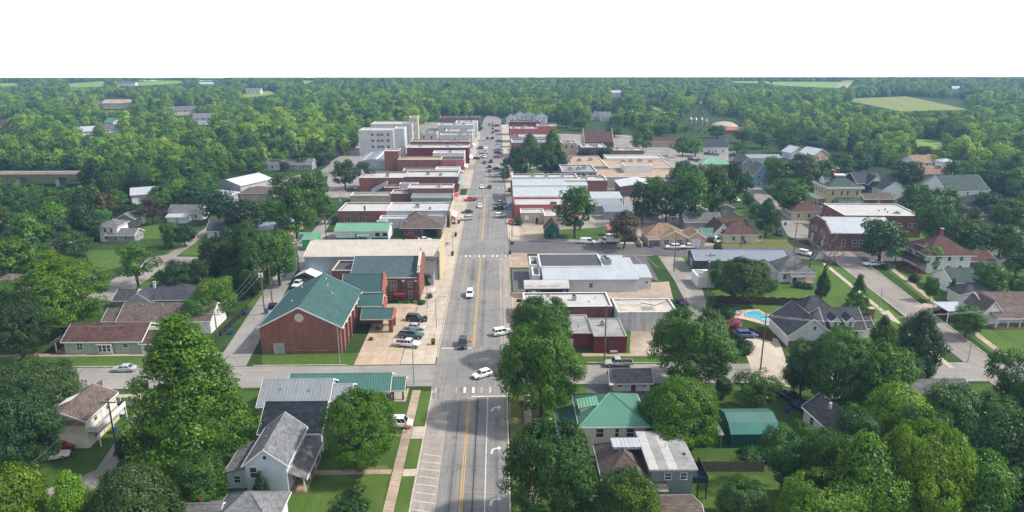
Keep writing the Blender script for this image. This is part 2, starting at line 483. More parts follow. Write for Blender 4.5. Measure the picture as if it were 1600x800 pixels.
lawn([(56, 205), (103, 197), (97, 160), (92, 141), (70, 141), (63, 147), (57, 160)], LAWN, 'big green garden right of the white buildings')
lawn(PX((1040, 400), (1100, 395), (1110, 450), (1075, 440)), LAWN, 'rough green lot beside the gravel alley')
lawn([(114, 205), (113, 195), (104, 132), (170, 128), (170, 195)], LAWN, 'long front lawns right of the residential street')
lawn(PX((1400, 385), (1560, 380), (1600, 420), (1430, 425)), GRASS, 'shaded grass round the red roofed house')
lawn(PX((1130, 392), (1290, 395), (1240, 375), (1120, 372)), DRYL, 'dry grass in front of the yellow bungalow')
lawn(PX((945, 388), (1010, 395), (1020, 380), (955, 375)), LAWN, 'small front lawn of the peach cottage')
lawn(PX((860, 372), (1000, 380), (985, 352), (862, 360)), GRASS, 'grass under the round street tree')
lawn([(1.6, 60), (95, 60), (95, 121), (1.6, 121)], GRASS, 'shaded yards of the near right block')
lawn([(1.7, 96), (4.2, 96), (4.2, 119.5), (1.7, 119.5)], DRYL, 'worn verge right of main street')
lawn(PX((1105, 745), (1200, 742), (1225, 795), (1095, 795)), LAWN, 'bright back yard behind the timber fence')
lawn(PX((1330, 300), (1375, 318), (1360, 335), (1310, 330)), DRYL, 'dry yellow lawn beside the mansion')
lawn(PX((1145, 330), (1165, 325), (1185, 338), (1165, 345)), LAWN, 'small kerbside lawn by the far street')
lawn(PX((820, 268), (850, 258), (845, 272), (822, 280)), LAWN, 'small green behind the white roofed shops')
lawn(PX((1090, 268), (1110, 258), (1130, 270), (1105, 280)), LAWN, 'round lawn near the green roofed office')
lawn(PX((1360, 372), (1440, 365), (1470, 395), (1400, 400)), LAWN, 'lawn behind the brick school')
lawn([(4, 356), (22, 356), (22, 372), (4, 372)], LAWN, 'courthouse green under the big trees')
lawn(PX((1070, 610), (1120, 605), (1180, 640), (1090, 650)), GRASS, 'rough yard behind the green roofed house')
lawn(PX((250, 345), (300, 350), (320, 340), (290, 330)), LAWN, 'grass round the white long cottage')
lawn(PX((130, 392), (200, 390), (240, 395), (180, 420), (150, 425)), LAWN, 'rough grass before the cube topped house')
lawn(PX((60, 500), (190, 490), (200, 470), (120, 470)), GRASS, 'grass behind the brown grey roof')
# worn bare spots
sheet('bare_soil', subdiv(PX((548, 745), (610, 738), (605, 728), (570, 726))), DRYL, label='worn earth under the street tree')
sheet('bare_soil', subdiv(PX((690, 395), (760, 396), (735, 380), (700, 384)), 2), CONC, label='pale concrete apron at the crosswalk') if False else None
# far fields
def field(pts, mat, label, n=7):
    """patch of open land that follows the terrain"""
    a, b, c, d = pts; vs = []; fs = []
    for i in range(n + 1):
        for j in range(n + 1):
            u, v = i / n, j / n
            x = (a[0]*(1-u)+b[0]*u)*(1-v) + (d[0]*(1-u)+c[0]*u)*v
            y = (a[1]*(1-u)+b[1]*u)*(1-v) + (d[1]*(1-u)+c[1]*u)*v
            vs.append((x, y, hgt(x, y) + 0.6))
    for i in range(n):
        for j in range(n):
            k = i * (n + 1) + j
            fs.append((k, k + n + 1, k + n + 2, k + 1))
    mb = MB(); mb.add(vs, fs)
    return tag(mb.build('field', mat, smooth=True), label, None, None, 'structure')
field(PX((1310, 158), (1405, 176), (1515, 173), (1415, 153)), MEADOW, 'green and tan meadow in the right woods')
field(PX((1190, 128), (1200, 133), (1310, 139), (1335, 126)), PASTURE, 'pale pasture on the far right hills')
field(PX((1130, 125), (1150, 130), (1200, 131), (1200, 123)), PASTURE, 'light strip of pasture on the far hills')
field(PX((1425, 218), (1435, 234), (1475, 236), (1470, 220)), PASTURE, 'small green clearing in the right woods')
field(PX((1365, 212), (1370, 222), (1390, 222), (1380, 212)), PASTURE, 'tiny green gap in the right woods')
field(PX((160, 134), (200, 137), (300, 129), (290, 122)), PASTURE, 'hilltop pasture on the far left')
field(PX((105, 130), (110, 139), (160, 138), (165, 126)), PASTURE, 'small pasture left of the hilltop farm')
field(PX((0, 128), (0, 136), (30, 136), (28, 128)), PASTURE, 'pasture strip at the far left edge')
field(PX((375, 148), (375, 155), (435, 148), (420, 142)), PASTURE, 'bare track through the left hills')
field(PX((474, 121.5), (474, 133), (488, 128), (496, 121.5)), PASTURE, 'pale cut through the woods on the ridge')
field(PX((1008, 163), (1010, 168), (1045, 184), (1055, 180)), PASTURE, 'grassy river bank in the woods')
field(PX((105, 158), (108, 165), (135, 160), (130, 157)), PASTURE, 'sunny glade in the left woods')
field(PX((1318, 122), (1305, 138), (1322, 140), (1338, 122)), TANGRAVEL, 'red dirt road climbing the far hill')
# ------------------------------------------------------------------ streets
MX0, MX1, MX2, YC = -12.5, 1.35, 3.3, -5.5
street = sheet('main_street', [(MX0, -80), (MX1, -80), (MX1, 118), (MX2, 126), (MX2, 640), (-3, 700), (-9, 700), (MX0 - 0.4, 640), (MX0 - 0.4, 132)], MAINASPH, 0.055, 'wide grey asphalt main street running straight away')
STRIP = asphalt_mat('worn_tan_asphalt', (0.345, 0.300, 0.268), streak=(1.2, 0.08, 1), crack=0.6, patch=0.18, tar=0.45)
sheet('parking_strip', [(MX0 + .02, 30), (-9.2, 30), (-9.2, 109), (-11.6, 117), (MX0 + .02, 117)], STRIP, 0.0585, 'pale tan parking strip along the near left kerb')
sheet('parking_strip', [(0.3, 134), (MX2 - .03, 134), (MX2 - .03, 208), (0.3, 208)], STRIP, 0.0585, 'worn tan parking strip right of the street beyond the junction')
sheet('side_street', [(-300, 122.2), (MX0, 122.2), (MX0, 131.6), (-300, 131.6)], ASPH, 0.050, 'side street left of main street')
sheet('side_street', [(MX1, 122.6), (130, 122.0), (130, 130.5), (MX2, 131.3)], ASPH, 0.050, 'side street right of main street')
sheet('side_street', [(MX2, 213), (50, 209.3), (113, 202.5), (200, 196), (200, 208), (113, 214.5), (57, 221.5), (MX2, 228)], DARKASPH, 0.048, 'dark side street with parked vans')
sheet('side_street', [(-14, 304.5), (75, 304.5), (75, 318.5), (-14, 318.5)], ASPH, 0.048, 'side street at the second crosswalk')
sheet('side_street', [(-60, 372), (70, 372), (70, 386.5), (-60, 386.5)], ASPH, 0.048, 'side street at the third crosswalk')
def rx(y, o): return 95.3 + (y - 127) * 0.087 + o
sheet('residential_street', [(rx(60, 0), 60), (rx(60, 7), 60), (rx(130, 6.2), 130), (rx(165, 8), 165), (rx(215, 9), 215), (rx(340, 9.5), 340), (rx(430, 9.5), 430), (rx(430, 1), 430), (rx(340, 0), 340)], RESASPH, 0.052, 'tan residential street on the right')
sheet('alley', [(-57.8, 131.8), (-51.4, 131.8), (-58.5, 195), (-62, 258), (-66, 258), (-64, 195)], ASPH, 0.044, 'narrow alley left of the brick gymnasium')
sheet('alley', PX((1028, 400), (1066, 402), (1093, 440), (1105, 475), (1100, 503), (1060, 506), (1070, 470), (1055, 440)), GRAVEL, 0.040, 'pale gravel alley behind the white buildings')
sheet('alley', PX((60, 770), (150, 735), (215, 640), (238, 622), (222, 660), (178, 735), (120, 790)), GRAVEL, 0.042, 'gravel lane by the yellow apartment house')
sheet('back_road', PX((120, 475), (170, 440), (185, 432), (235, 402), (262, 398), (330, 350), (350, 345), (300, 383), (275, 401), (328, 402), (328, 411), (262, 414), (205, 455), (178, 480)), RESASPH, 0.040, 'winding back road on the left')
sheet('back_road', PX((0, 452), (45, 428), (60, 430), (0, 470)), RESASPH, 0.040, 'short drive at the left edge')
sheet('car_park', PX((400, 308), (430, 280), (500, 268), (530, 245), (620, 228), (640, 235), (580, 262), (530, 268), (450, 300), (420, 312)), RESASPH, 0.038, 'tan back car park near the concrete office block')
sheet('car_park', PX((1218, 345), (1284, 347), (1282, 374), (1246, 376), (1230, 368)), RESASPH, 0.046, 'pale car park beside the brick school')
sheet('car_park', PX((1035, 268), (1060, 240), (1150, 236), (1160, 262), (1090, 262), (1075, 272)), GRAVEL, 0.046, 'grey car park behind the tan roofed complex')
sheet('drive', PX((955, 385), (990, 372), (1000, 378), (1015, 392)), CONC, 0.043, 'drive beside the peach cottage')
sheet('drive', PX((1090, 388), (1110, 376), (1124, 380), (1112, 390)), TANGRAVEL, 0.043, 'drive between the two bungalows')
sheet('drive', PX((1175, 580), (1160, 540), (1170, 520), (1215, 530), (1222, 545), (1240, 600), (1235, 605), (1196, 598)), CONC, 0.062, 'broad concrete drive by the pool garden')
sheet('drive', PX((1172, 585), (1200, 585), (1260, 700), (1225, 700)), GRAVEL, 0.041, 'shaded gravel drive behind the green shed')
sheet('drive', PX((1425, 480), (1460, 482), (1490, 492), (1500, 490), (1470, 478), (1445, 474)), OLDCONC, 0.062, 'cracked drive with the maroon car')
sheet('drive', PX((1375, 488), (1388, 485), (1410, 508), (1395, 502)), CONC, 0.045, 'short drive by the brick chimney house')
sheet('car_park', PX((910, 655), (1018, 655), (1010, 600), (920, 600)), DARKASPH, 0.046, 'dark yard behind the small white cabin')
sheet('car_park', [(MX2 + 0.5, 176), (9.3, 176), (9.3, 196), (MX2 + 0.5, 196)], DARKASPH, 0.072, 'black asphalt forecourt of the white metal hall')
sheet('car_park', PX((820, 466), (1052, 468), (1045, 440), (820, 452)), TANGRAVEL, 0.034, 'bare sandy yard between the white buildings')
sheet('car_park', PX((920, 397), (1008, 400), (1030, 440), (1000, 430)), DARKASPH, 0.052, 'striped black asphalt car park behind the white hall')
sheet('car_park', PX((798, 378), (860, 374), (850, 350), (810, 352), (800, 360)), TANGRAVEL, 0.036, 'sandy forecourt of the tan store')
sheet('yard', [(-72, 196), (-52, 196), (-52, 240), (-72, 240)], GRAVEL, 0.030, 'gravel yard behind the metal warehouse')
sheet('side_walk', [(-120, 137.2), (-58.4, 137.2), (-58.4, 138.7), (-120, 138.7)], OLDCONC, 0.075, 'footpath in front of the sage green house', thick=0.07)
sheet('side_walk', [(-90, 119.0), (-56, 118.6), (-56, 119.9), (-90, 120.2)], OLDCONC, 0.075, 'old footpath below the left side street', thick=0.07)
sheet('side_walk', [(17.5, 135.2), (45, 134.6), (45, 136.0), (17.5, 136.6)], OLDCONC, 0.075, 'footpath along the grass strip on the right', thick=0.07)
sheet('side_walk', [(rx(134, 9.5), 134), (rx(134, 11), 134), (rx(205, 15.2), 205), (rx(205, 13.8), 205)], OLDCONC, 0.075, 'footpath along the right front lawns', thick=0.07)
sheet('side_walk', [(rx(146, -4.6), 146), (rx(146, -3.4), 146), (rx(128, -3.4), 128), (rx(128, -4.6), 128)], CONC, 0.075, 'short footpath left of the residential street', thick=0.07)
sheet('side_walk', [(rx(200, -4.6), 200), (rx(200, -3.4), 200), (rx(160, -3.4), 160), (rx(160, -4.6), 160)], CONC, 0.075, 'footpath by the hipped grey cottage', thick=0.07)

# kerbs: raised strips
def kerb(x0, y0, x1, y1, w_=0.22, label='concrete kerb'):
    d = Vector((x1 - x0, y1 - y0, 0)); L = d.length; a = math.atan2(d.y, d.x)
    o = MB().box(0, -w_ / 2, 0, L, w_ / 2, 0.15).build('kerb', CURB, None, (x0, y0, 0.02), a)
    return tag(o, label, None, None, 'structure')
for args in [(MX0 - .1, 60, MX0 - .1, 120.5, 'kerb left of the near parking bays'), (MX1 + .1, 60, MX1 + .1, 119, 'kerb right of the turn lane'),
             (-12.9, 135, -12.9, 303, 'kerb along the left sidewalk'), (MX2 + .1, 134, MX2 + .1, 174, 'kerb right of main street by the big trees'),
             (MX2 + .1, 198, MX2 + .1, 212, 'kerb by the white metal hall'), (-12.9, 319, -12.9, 371, 'kerb by the long brick store'),
             (MX2 + .1, 230, MX2 + .1, 303, 'kerb along the tan store'), (-12.9, 388, -12.9, 600, 'far left kerb of main street'), (MX2 + .1, 388, MX2 + .1, 600, 'far right kerb of main street'),
             (-120, 132.0, -58.5, 132.0, 'kerb in front of the sage green house'), (-50, 131.9, -31, 131.9, 'kerb in front of the brick gymnasium'),
             (rx(141, -.1), 141, rx(200, -.1), 200, 'left kerb of the residential street'), (rx(134, 6.6), 134, rx(200, 8.8), 200, 'right kerb of the residential street'),
             (MX2 + 1, 212.6, 48, 209, 'kerb behind the white metal hall'), (6, 228.3, 38, 224.1, 'kerb by the little green hut'), (18, 132.0, 48, 131.2, 'kerb of the grass strip on the right')]:
    kerb(*args[:4], label=args[4])

# sidewalks laid in slabs
def slabs(root, x0, y0, x1, y1, nx, ny, mat, z, gap=0.05, tilt=0.012):
    dx, dy = (x1 - x0) / nx, (y1 - y0) / ny
    me = MB().box(-dx/2 + gap/2, -dy/2 + gap/2, -0.1, dx/2 - gap/2, dy/2 - gap/2, 0).mesh('slab', mat)
    for i in range(nx):
        for j in range(ny):
            o = put('slab', me, root, (x0 + dx * (i + .5), y0 + dy * (j + .5), z + random.uniform(-.012, .012)))
            o.rotation_euler = (random.uniform(-tilt, tilt) * .4, random.uniform(-tilt, tilt) * .4, 0)
def paved(name, label, x0, y0, x1, y1, nx, ny, mat, z, bed=DIRT):
    root = MB().box(x0, y0, -0.02, x1, y1, z - 0.075).build(name, bed)
    tag(root, label, None, None, 'structure')
    slabs(root, x0, y0, x1, y1, nx, ny, mat, z)
    return root
paved('sidewalk', 'cracked narrow sidewalk left of the near grass verge', -16.35, 66, -14.75, 120.5, 1, 34, OLDCONC, 0.13)
paved('sidewalk', 'narrow sidewalk right of the near turn lane', 4.3, 66, 5.7, 120.5, 1, 34, OLDCONC, 0.13)
paved('sidewalk', 'broad pale sidewalk in front of the churches', -20.2, 131.9, -13.1, 215, 3, 33, CONC, 0.13)
paved('sidewalk', 'broad pale sidewalk before the left shops', -19.6, 215.1, -13.1, 304, 3, 30, CONC, 0.13)
paved('sidewalk', 'sidewalk of the brick store row', -19, 319, -13.1, 371.8, 2, 18, CONC, 0.13)
paved('sidewalk', 'farthest left sidewalk of main street', -19, 387, -13.2, 600, 2, 40, CONC, 0.13)
paved('sidewalk', 'right sidewalk beside the white roofed shop', 3.45, 131.7, 8.5, 175.5, 2, 20, OLDCONC, 0.13)
paved('sidewalk', 'right sidewalk at the crosswalk corner', 3.45, 197.5, 9, 212.4, 2, 7, OLDCONC, 0.13)
paved('sidewalk', 'right sidewalk of the white roofed block', 3.45, 229, 7.5, 304, 2, 26, CONC, 0.13)
paved('sidewalk', 'far right sidewalk of main street', 3.45, 319, 8.5, 371.8, 2, 14, CONC, 0.13)
paved('sidewalk', 'farthest right sidewalk of main street', 3.45, 387, 8.5, 600, 2, 40, CONC, 0.13)
paved('car_park', 'tan concrete parking lot beside the brick gymnasium', -29.6, 131.8, -20.3, 167.5, 3, 10, LOTCONC, 0.125)
paved('verge_crossing', 'concrete crossing through the near grass verge', -14.7, 103.2, -12.7, 107.2, 1, 2, CONC, 0.13)
paved('verge_crossing', 'nearest concrete crossing through the grass verge', -14.7, 92.6, -12.7, 94.6, 1, 1, CONC, 0.13)
paved('garden_path', 'concrete walk to the pale blue house', -33, 93.3, -16.5, 94.5, 9, 1, OLDCONC, 0.12)
paved('garden_path', 'upper concrete walk to the black roofed house', -34, 104.2, -16.5, 105.3, 9, 1, OLDCONC, 0.12)
for (y0, y1, lb) in [(70, 92.4, 'nearest grass verge'), (94.8, 103.0, 'middle grass verge'), (107.4, 120, 'farthest grass verge')]:
    o = sheet('lawn', [(-14.65, y0), (-12.75, y0), (-12.75, y1), (-14.65, y1)], LAWN, 0.14, lb + ' between sidewalk and parking bays', thick=0.12)

# ------------------------------------------------------------------ painted markings (children of the street)
def mark(name, x0, y0, x1, y1, mat, w_=0.13, z=0.064):
    d = Vector((x1 - x0, y1 - y0)); L = d.length
    return MB().add([(0, -w_/2, 0), (L, -w_/2, 0), (L, w_/2, 0), (0, w_/2, 0)], [(0,1,2,3)]).build(name, mat, street, (x0 - street.location.x, y0 - street.location.y, z - street.location.z), math.atan2(d.y, d.x))
for dx in (-0.16, 0.16):
    mark('yellow_line', YC + dx, 40, YC + dx, 117.6, YELLP, 0.15)
    mark('yellow_line', YC + dx, 140.4, YC + dx, 208, YELLP, 0.15)
    mark('yellow_line', YC + dx, 228, YC + dx, 302, YELLP, 0.15)
    mark('yellow_line', YC + dx, 321, YC + dx, 369, YELLP, 0.14)
mark('lane_line', -2.15, 40, -2.15, 117.5, WHITEP, 0.13)
mark('lane_line', -9.15, 40, -9.15, 109.5, FADEDP, 0.12)
mark('lane_line', -9.15, 109.5, -11.7, 117.5, FADEDP, 0.12)
mark('lane_line', -9.6, 142, -9.6, 207, FADEDP, 0.10)
mark('stop_line', YC + 0.35, 117.9, MX1 - 0.1, 117.9, WHITEP, 0.35)
mark('stop_line', -12.4, 139.9, YC - 0.3, 139.9, WHITEP, 0.4)
for k in range(22):                                                  # near parking bays, angled
    y = 70 + k * 2.0
    if y > 112: break
    mark('bay_line', -12.3, y + 0.75, -9.2, y, WHITEP if k < 15 else FADEDP, 0.12)
for k in range(15):                                                  # bays beside the church
    y = 158 + k * 3.3
    mark('bay_line', -12.7, y - 2.0, -9.6, y + 1.4, FADEDP, 0.10)
for k in range(5):
    mark('bay_line', 3.1, 140 + k * 3.4, 0.2, 137.2 + k * 3.4, FADEDP, 0.10)
for k in range(15): mark('bay_line', -12.7, 231 + k * 4.6, -9.6, 234 + k * 4.6, FADEDP, 0.10)
for k in range(13): mark('bay_line', 3.1, 236 + k * 4.8, 0.2, 233 + k * 4.8, FADEDP, 0.10)
for x in (-12.0, -8.1, -6.5, -4.9, -3.3, -1.7): mark('crosswalk_bar', x, 119.3, x, 121.6, FADEDP if x in (-8.1, -3.3, -12.0) else WHITEP, 0.5 if x not in (-8.1, -1.7) else 0.2)
def cross(y, n, x0, x1, L=1.7, w_=0.7):
    for k in range(n):
        x = x0 + (x1 - x0) * (k + .5) / n
        mark('crosswalk_bar', x, y, x, y + L, WHITEP if k % 3 else FADEDP, w_ * (.9 if k % 2 else .75))
cross(208.8, 11, -12.2, 3.0, 1.9, 0.62)
cross(302.6, 9, -12, 3, 1.6); cross(319.6, 9, -12, 3, 1.6); cross(371.0, 10, -12, 3, 1.7); cross(388, 10, -12, 3, 1.7)
mark('tar_streak', -3.9, 60, -3.95, 117, TARM, 0.17, 0.061)
for (x, y0, y1) in [(-10.7, 140, 208), (1.0, 140, 200), (-7.2, 60, 117), (-3.9, 141, 205), (-8.0, 141, 205)]:
    mark('tar_seam', x, y0, x + 0.06, y1, TARM, 0.07, 0.060)
for (y, x0, x1) in [(76, -9, 1), (81, -9.2, -4), (88, -6, 1.2), (95, -9, 1.2), (101, -9, -2), (112, -9, 1.2), (126, -12, 1), (137, -12, 3), (147, -12, 3), (155, -12, 3), (163, -9, 3), (171, -12, 3), (180, -12, 3), (189, -9, 3), (198, -12, 3), (218, -12, 3), (230, -12, 3), (240, -12, 3), (251, -12, 3)]:
    mark('tar_seam', x0, y, x1, y + random.uniform(-.3, .3), TARM, 0.06, 0.0605)
OILM = asphalt_mat('oil_darkened_asphalt', (0.205, 0.202, 0.200), streak=(3.0, 0.05, 1), patch=0.25, tar=0.6)
for (x, y0, y1, w1) in [(-3.8, 141, 207, .75), (-7.4, 142, 207, .8), (-7.3, 62, 116, .8), (-3.95, 62, 116.5, .7), (-0.5, 62, 110, .6), (-3.8, 229, 301, .8), (-7.4, 229, 301, .8)]:
    mark('oil_streak', x, y0, x + .05, y1, OILM, w1, 0.0592)
rgc = random.Random(12)
for k in range(26):                                                  # sealed cracks wandering over the lanes
    x, y = rgc.uniform(-11, 0.5), rgc.uniform(68, 205); a = rgc.choice([0, math.pi / 2]) + rgc.uniform(-.4, .4); vs = []; fs = []
    for j in range(9):
        a += rgc.uniform(-.35, .35); nx, ny = -math.sin(a) * .035, math.cos(a) * .035
        vs += [(x + nx, y + ny, 0), (x - nx, y - ny, 0)]
        x += math.cos(a) * .55; y += math.sin(a) * .55
        x = min(1.0, max(-12, x))
    fs = [(2*j, 2*j+1, 2*j+3, 2*j+2) for j in range(8)]
    MB().add(vs, fs).build('tar_crack', TARM, street, (-street.location.x, -street.location.y, 0.0612 - street.location.z))
def arrow(x, y):
    """right-turn arrow: curved shaft and head"""
    vs = []; fs = []
    pts = [(-0.55, -1.3), (-0.5, -0.55), (-0.28, 0.0), (0.1, 0.28), (0.5, 0.34)]
    for i, (a, b) in enumerate(pts):
        j = min(i + 1, len(pts) - 1); k = max(i - 1, 0)
        d = Vector((pts[j][0] - pts[k][0], pts[j][1] - pts[k][1])).normalized(); nn = Vector((-d.y, d.x)) * 0.17
        vs += [(a + nn.x, b + nn.y, 0), (a - nn.x, b - nn.y, 0)]
    for i in range(len(pts) - 1): fs.append((2*i+1, 2*i+3, 2*i+2, 2*i))
    n = len(vs); vs += [(0.5, 0.95, 0), (0.5, -0.3, 0), (1.1, 0.34, 0)]; fs.append((n + 1, n + 2, n))
    MB().add(vs, fs).build('turn_arrow', WHITEP, street, (x - street.location.x, y - street.location.y, 0.066 - street.location.z))
for y in (86.6, 99.9, 113.4): arrow(-0.75, y)
for (x, y) in [(6.5, 0), ]: pass
lot2 = [o for o in bpy.data.objects if o.get('label') == 'striped black asphalt car park behind the white hall'][0]
for k in range(5):
    a = G(940 + k * 17, 400); b = G(955 + k * 18, 418)
    MB().add([(a[0], a[1], 0), (a[0] + .15, a[1], 0), (b[0] + .15, b[1], 0), (b[0], b[1], 0)], [(0,1,2,3)]).build('bay_line', FADEDP, lot2, (-lot2.location.x, -lot2.location.y, 0.008))
# ------------------------------------------------------------------ trees
import numpy as np
LEAF = foliage_mat('leaves')
BARK = M('bark', (0.075, 0.058, 0.042), var=0.3, scale=2.0, stretch=(1, 1, 0.2))
DEADW = M('dead_wood', (0.17, 0.145, 0.125), var=0.3, scale=2.0)
def forest_mat():
    m, n, b = newmat('woodland_leaves')
    oi = n.nodes.new('ShaderNodeObjectInfo')
    at = n.nodes.new('ShaderNodeAttribute'); at.attribute_name = 'leaf'
    c = ramp(n, oi.outputs['Random'], [(0.0, (0.046, 0.112, 0.036)), (0.25, (0.092, 0.195, 0.044)), (0.6, (0.162, 0.300, 0.052)), (0.85, (0.235, 0.385, 0.062)), (1.0, (0.300, 0.410, 0.080))])
    reg = ramp(n, noise(n, pos(n), 0.012, 3), [(0.35, (0.75, 0.82, 0.95)), (0.65, (1.2, 1.14, 0.85))])
    c = mult(n, c, reg, 0.85)
    lv = ramp(n, at.outputs['Fac'], [(0.0, (0.5,)*3), (1.0, (1.5, 1.45, 1.25))])
    c = mult(n, c, lv, 1.0)
    n.links.new(c, b.inputs['Base Color'])
    b.inputs['Roughness'].default_value = 0.6; b.inputs['Specular IOR Level'].default_value = 0.2
    tr = n.nodes.new('ShaderNodeBsdfTranslucent'); n.links.new(mult(n, c, (1.15, 1.25, 0.5)), tr.inputs['Color'])
    ms = n.nodes.new('ShaderNodeMixShader'); ms.inputs[0].default_value = 0.3
    n.links.new(b.outputs[0], ms.inputs[1]); n.links.new(tr.outputs[0], ms.inputs[2])
    n.links.new(ms.outputs[0], n.nodes['Material Output'].inputs['Surface'])
    return m
WOODS = forest_mat()
def env(kind, zn):
    """crown radius (0..1) at height zn (0 bottom .. 1 top)"""
    if kind == 'round': return math.sqrt(max(0, 1 - abs(2 * zn - 0.86) ** 2.3 / 1.42 ** 2.3)) if zn > .43 else (0.62 + 0.38 * math.sin(zn / .43 * math.pi / 2))
    if kind == 'tall': return math.sin(math.pi * min(1, (zn * 0.93 + 0.10)) ** 0.85) ** 0.62
    if kind == 'pyr': return min(1, (zn + .10) / .26) ** .5 * max(.03, 1 - zn) ** .52
    if kind == 'cone': return max(0.04, 1.0 - zn) ** 0.85
    if kind == 'wide': return math.sqrt(max(0, 1 - zn ** 2.2)) * (0.7 + 0.3 * min(1, zn * 4))
    return math.sin(math.pi * (0.12 + 0.8 * zn)) ** 0.6
def crown_mesh(name, seed, kind, nclump, nleaf, leaf, mat, H=12.0, Wd=10.0, zb=0.22, fill=0.62, crad=1.25, lump=0.28):
    rg = np.random.RandomState(seed)
    z0, z1 = H * zb, H * 0.985
    cs = []; tries = 0
    while len(cs) < nclump and tries < nclump * 40:
        tries += 1
        zn = rg.rand() ** 0.85
        a = rg.rand() * 2 * math.pi
        ln = 1 + lump * 2 * mnoise.noise(Vector((math.cos(a) * 1.3 + seed, math.sin(a) * 1.3, zn * 2.4)))
        r = env(kind, zn) * Wd / 2 * ln - crad * 0.35
        if r < 0: r = 0.05
        k = rg.rand() ** 0.5 if rg.rand() > fill else 0.86 + 0.14 * rg.rand()
        z = z0 + (z1 - z0 - crad * .5) * zn
        p = np.array([math.cos(a) * r * k, math.sin(a) * r * k, z])
        cr = crad * (0.6 + 0.7 * rg.rand())
        if any(np.linalg.norm(p - q[0]) < 0.45 * (cr + q[1]) * 0.8 for q in cs[-60:]) and rg.rand() < 0.6: continue
        cs.append((p, cr, rg.rand()))
    V = []; A = []
    cen = np.array([0, 0, z0 + (z1 - z0) * 0.42])
    for p, cr, tone in cs:
        n = max(6, int(nleaf * (cr / crad) ** 2))
        d = rg.normal(size=(n, 3)); d /= np.linalg.norm(d, axis=1)[:, None]
        d[:, 2] = d[:, 2] * 0.85 + 0.18
        rr = cr * (0.55 + 0.5 * rg.rand(n)) ** 0.8
        c = p + d * rr[:, None] * np.array([1, 1, 0.78])
        out = c - cen; out /= (np.linalg.norm(out, axis=1)[:, None] + 1e-6)
        nrm = d * 0.7 + out * 0.7 + rg.normal(size=(n, 3)) * 0.38 + np.array([0, 0, 0.2])
        nrm /= np.linalg.norm(nrm, axis=1)[:, None]
        t = np.cross(nrm, rg.normal(size=(n, 3))); t /= (np.linalg.norm(t, axis=1)[:, None] + 1e-6)
        b = np.cross(nrm, t)
        s = leaf * (0.55 + 0.8 * rg.rand(n))[:, None]
        bend = nrm * s * 0.18
        q = np.stack([c - t * s * .62, c - b * s * .36 + bend, c + t * s * .62, c + b * s * .36 + bend], 1)
        V.append(q.reshape(-1, 3)); A.append(np.clip(tone * 0.6 + rg.rand(n) * 0.5 - .05, 0, 1))
    V = np.concatenate(V)
    V[:, :2] *= (Wd / 2) / np.percentile(np.linalg.norm(V[:, :2], axis=1), 98.5)
    V[:, 2] *= H / np.percentile(V[:, 2], 99.7)
    A = np.concatenate(A).astype(np.float32); nf = len(A)
    me = bpy.data.meshes.new(name)
    me.vertices.add(len(V)); me.vertices.foreach_set('co', V.astype(np.float32).ravel())
    me.loops.add(nf * 4); me.loops.foreach_set('vertex_index', np.arange(nf * 4, dtype=np.int32))
    me.polygons.add(nf); me.polygons.foreach_set('loop_start', np.arange(0, nf * 4, 4, dtype=np.int32))
    at = me.attributes.new('leaf', 'FLOAT', 'FACE'); at.data.foreach_set('value', A)
    me.materials.append(mat); me.update(); me.validate()
    return me
def trunk_mesh(seed, H=12.0, Wd=10.0, r0=0.32, split=0.27, limbs=6, mat=None, n=7):
    rg = random.Random(seed); mb = MB()
    top = H * split
    mb.tube([(0, 0, -0.3), (0, 0, 0.25), (rg.uniform(-.15, .15), rg.uniform(-.15, .15), top * .6), (0, 0, top), (rg.uniform(-.3, .3), rg.uniform(-.3, .3), H * .55), (rg.uniform(-.5, .5), rg.uniform(-.5, .5), H * .8)],
            [r0 * 1.5, r0 * 1.1, r0 * .9, r0 * .8, r0 * .45, r0 * .12], n)
    for k in range(limbs):
        a = 2 * math.pi * k / limbs + rg.uniform(-.4, .4); L = Wd * rg.uniform(.26, .42); zt = H * rg.uniform(.45, .75); zs = top * rg.uniform(.8, 1.35)
        mb.tube([(0, 0, zs), (math.cos(a) * L * .45, math.sin(a) * L * .45, zs + (zt - zs) * .55), (math.cos(a) * L, math.sin(a) * L, zt)], [r0 * .5, r0 * .32, r0 * .09], 5)
    return mb.mesh('trunk', mat or BARK, True)
HI = {'round': [], 'tall': [], 'wide': [], 'open': [], 'cone': []}
for k, sd_ in enumerate((11, 23)): HI['round'].append((crown_mesh('crown', sd_, 'round', 165, 118, 0.31, LEAF), trunk_mesh(sd_)))
for k, sd_ in enumerate((31, 47)): HI['tall'].append((crown_mesh('crown', sd_, 'tall', 175, 112, 0.31, LEAF, zb=0.12), trunk_mesh(sd_, limbs=7)))
HI['wide'].append((crown_mesh('crown', 53, 'wide', 165, 112, 0.31, LEAF, zb=0.30, lump=0.4), trunk_mesh(53)))
HI['open'].append((crown_mesh('crown', 61, 'round', 125, 90, 0.30, LEAF, zb=0.26, fill=0.75, crad=1.05, lump=0.55), trunk_mesh(61, limbs=9)))
HI['cone'].append((crown_mesh('crown', 71, 'cone', 150, 80, 0.28, LEAF, zb=0.04, fill=0.8, crad=0.9, lump=0.12), trunk_mesh(71, limbs=0)))
BIG = {}
for kd, sd_, HB, WB, zb_ in (('round', 151, 15.0, 15.0, .2), ('tall', 153, 20.0, 15.0, .1), ('wide', 157, 13.0, 16.0, .26), ('pyr', 159, 20.0, 15.0, .04)):
    BIG[kd] = [(crown_mesh('crown', sd_, kd, 520, 84, 0.30, LEAF, HB, WB, zb_, crad=1.05, lump=.24, fill=.7), trunk_mesh(sd_, HB, WB, .42, limbs=8), HB, WB)]
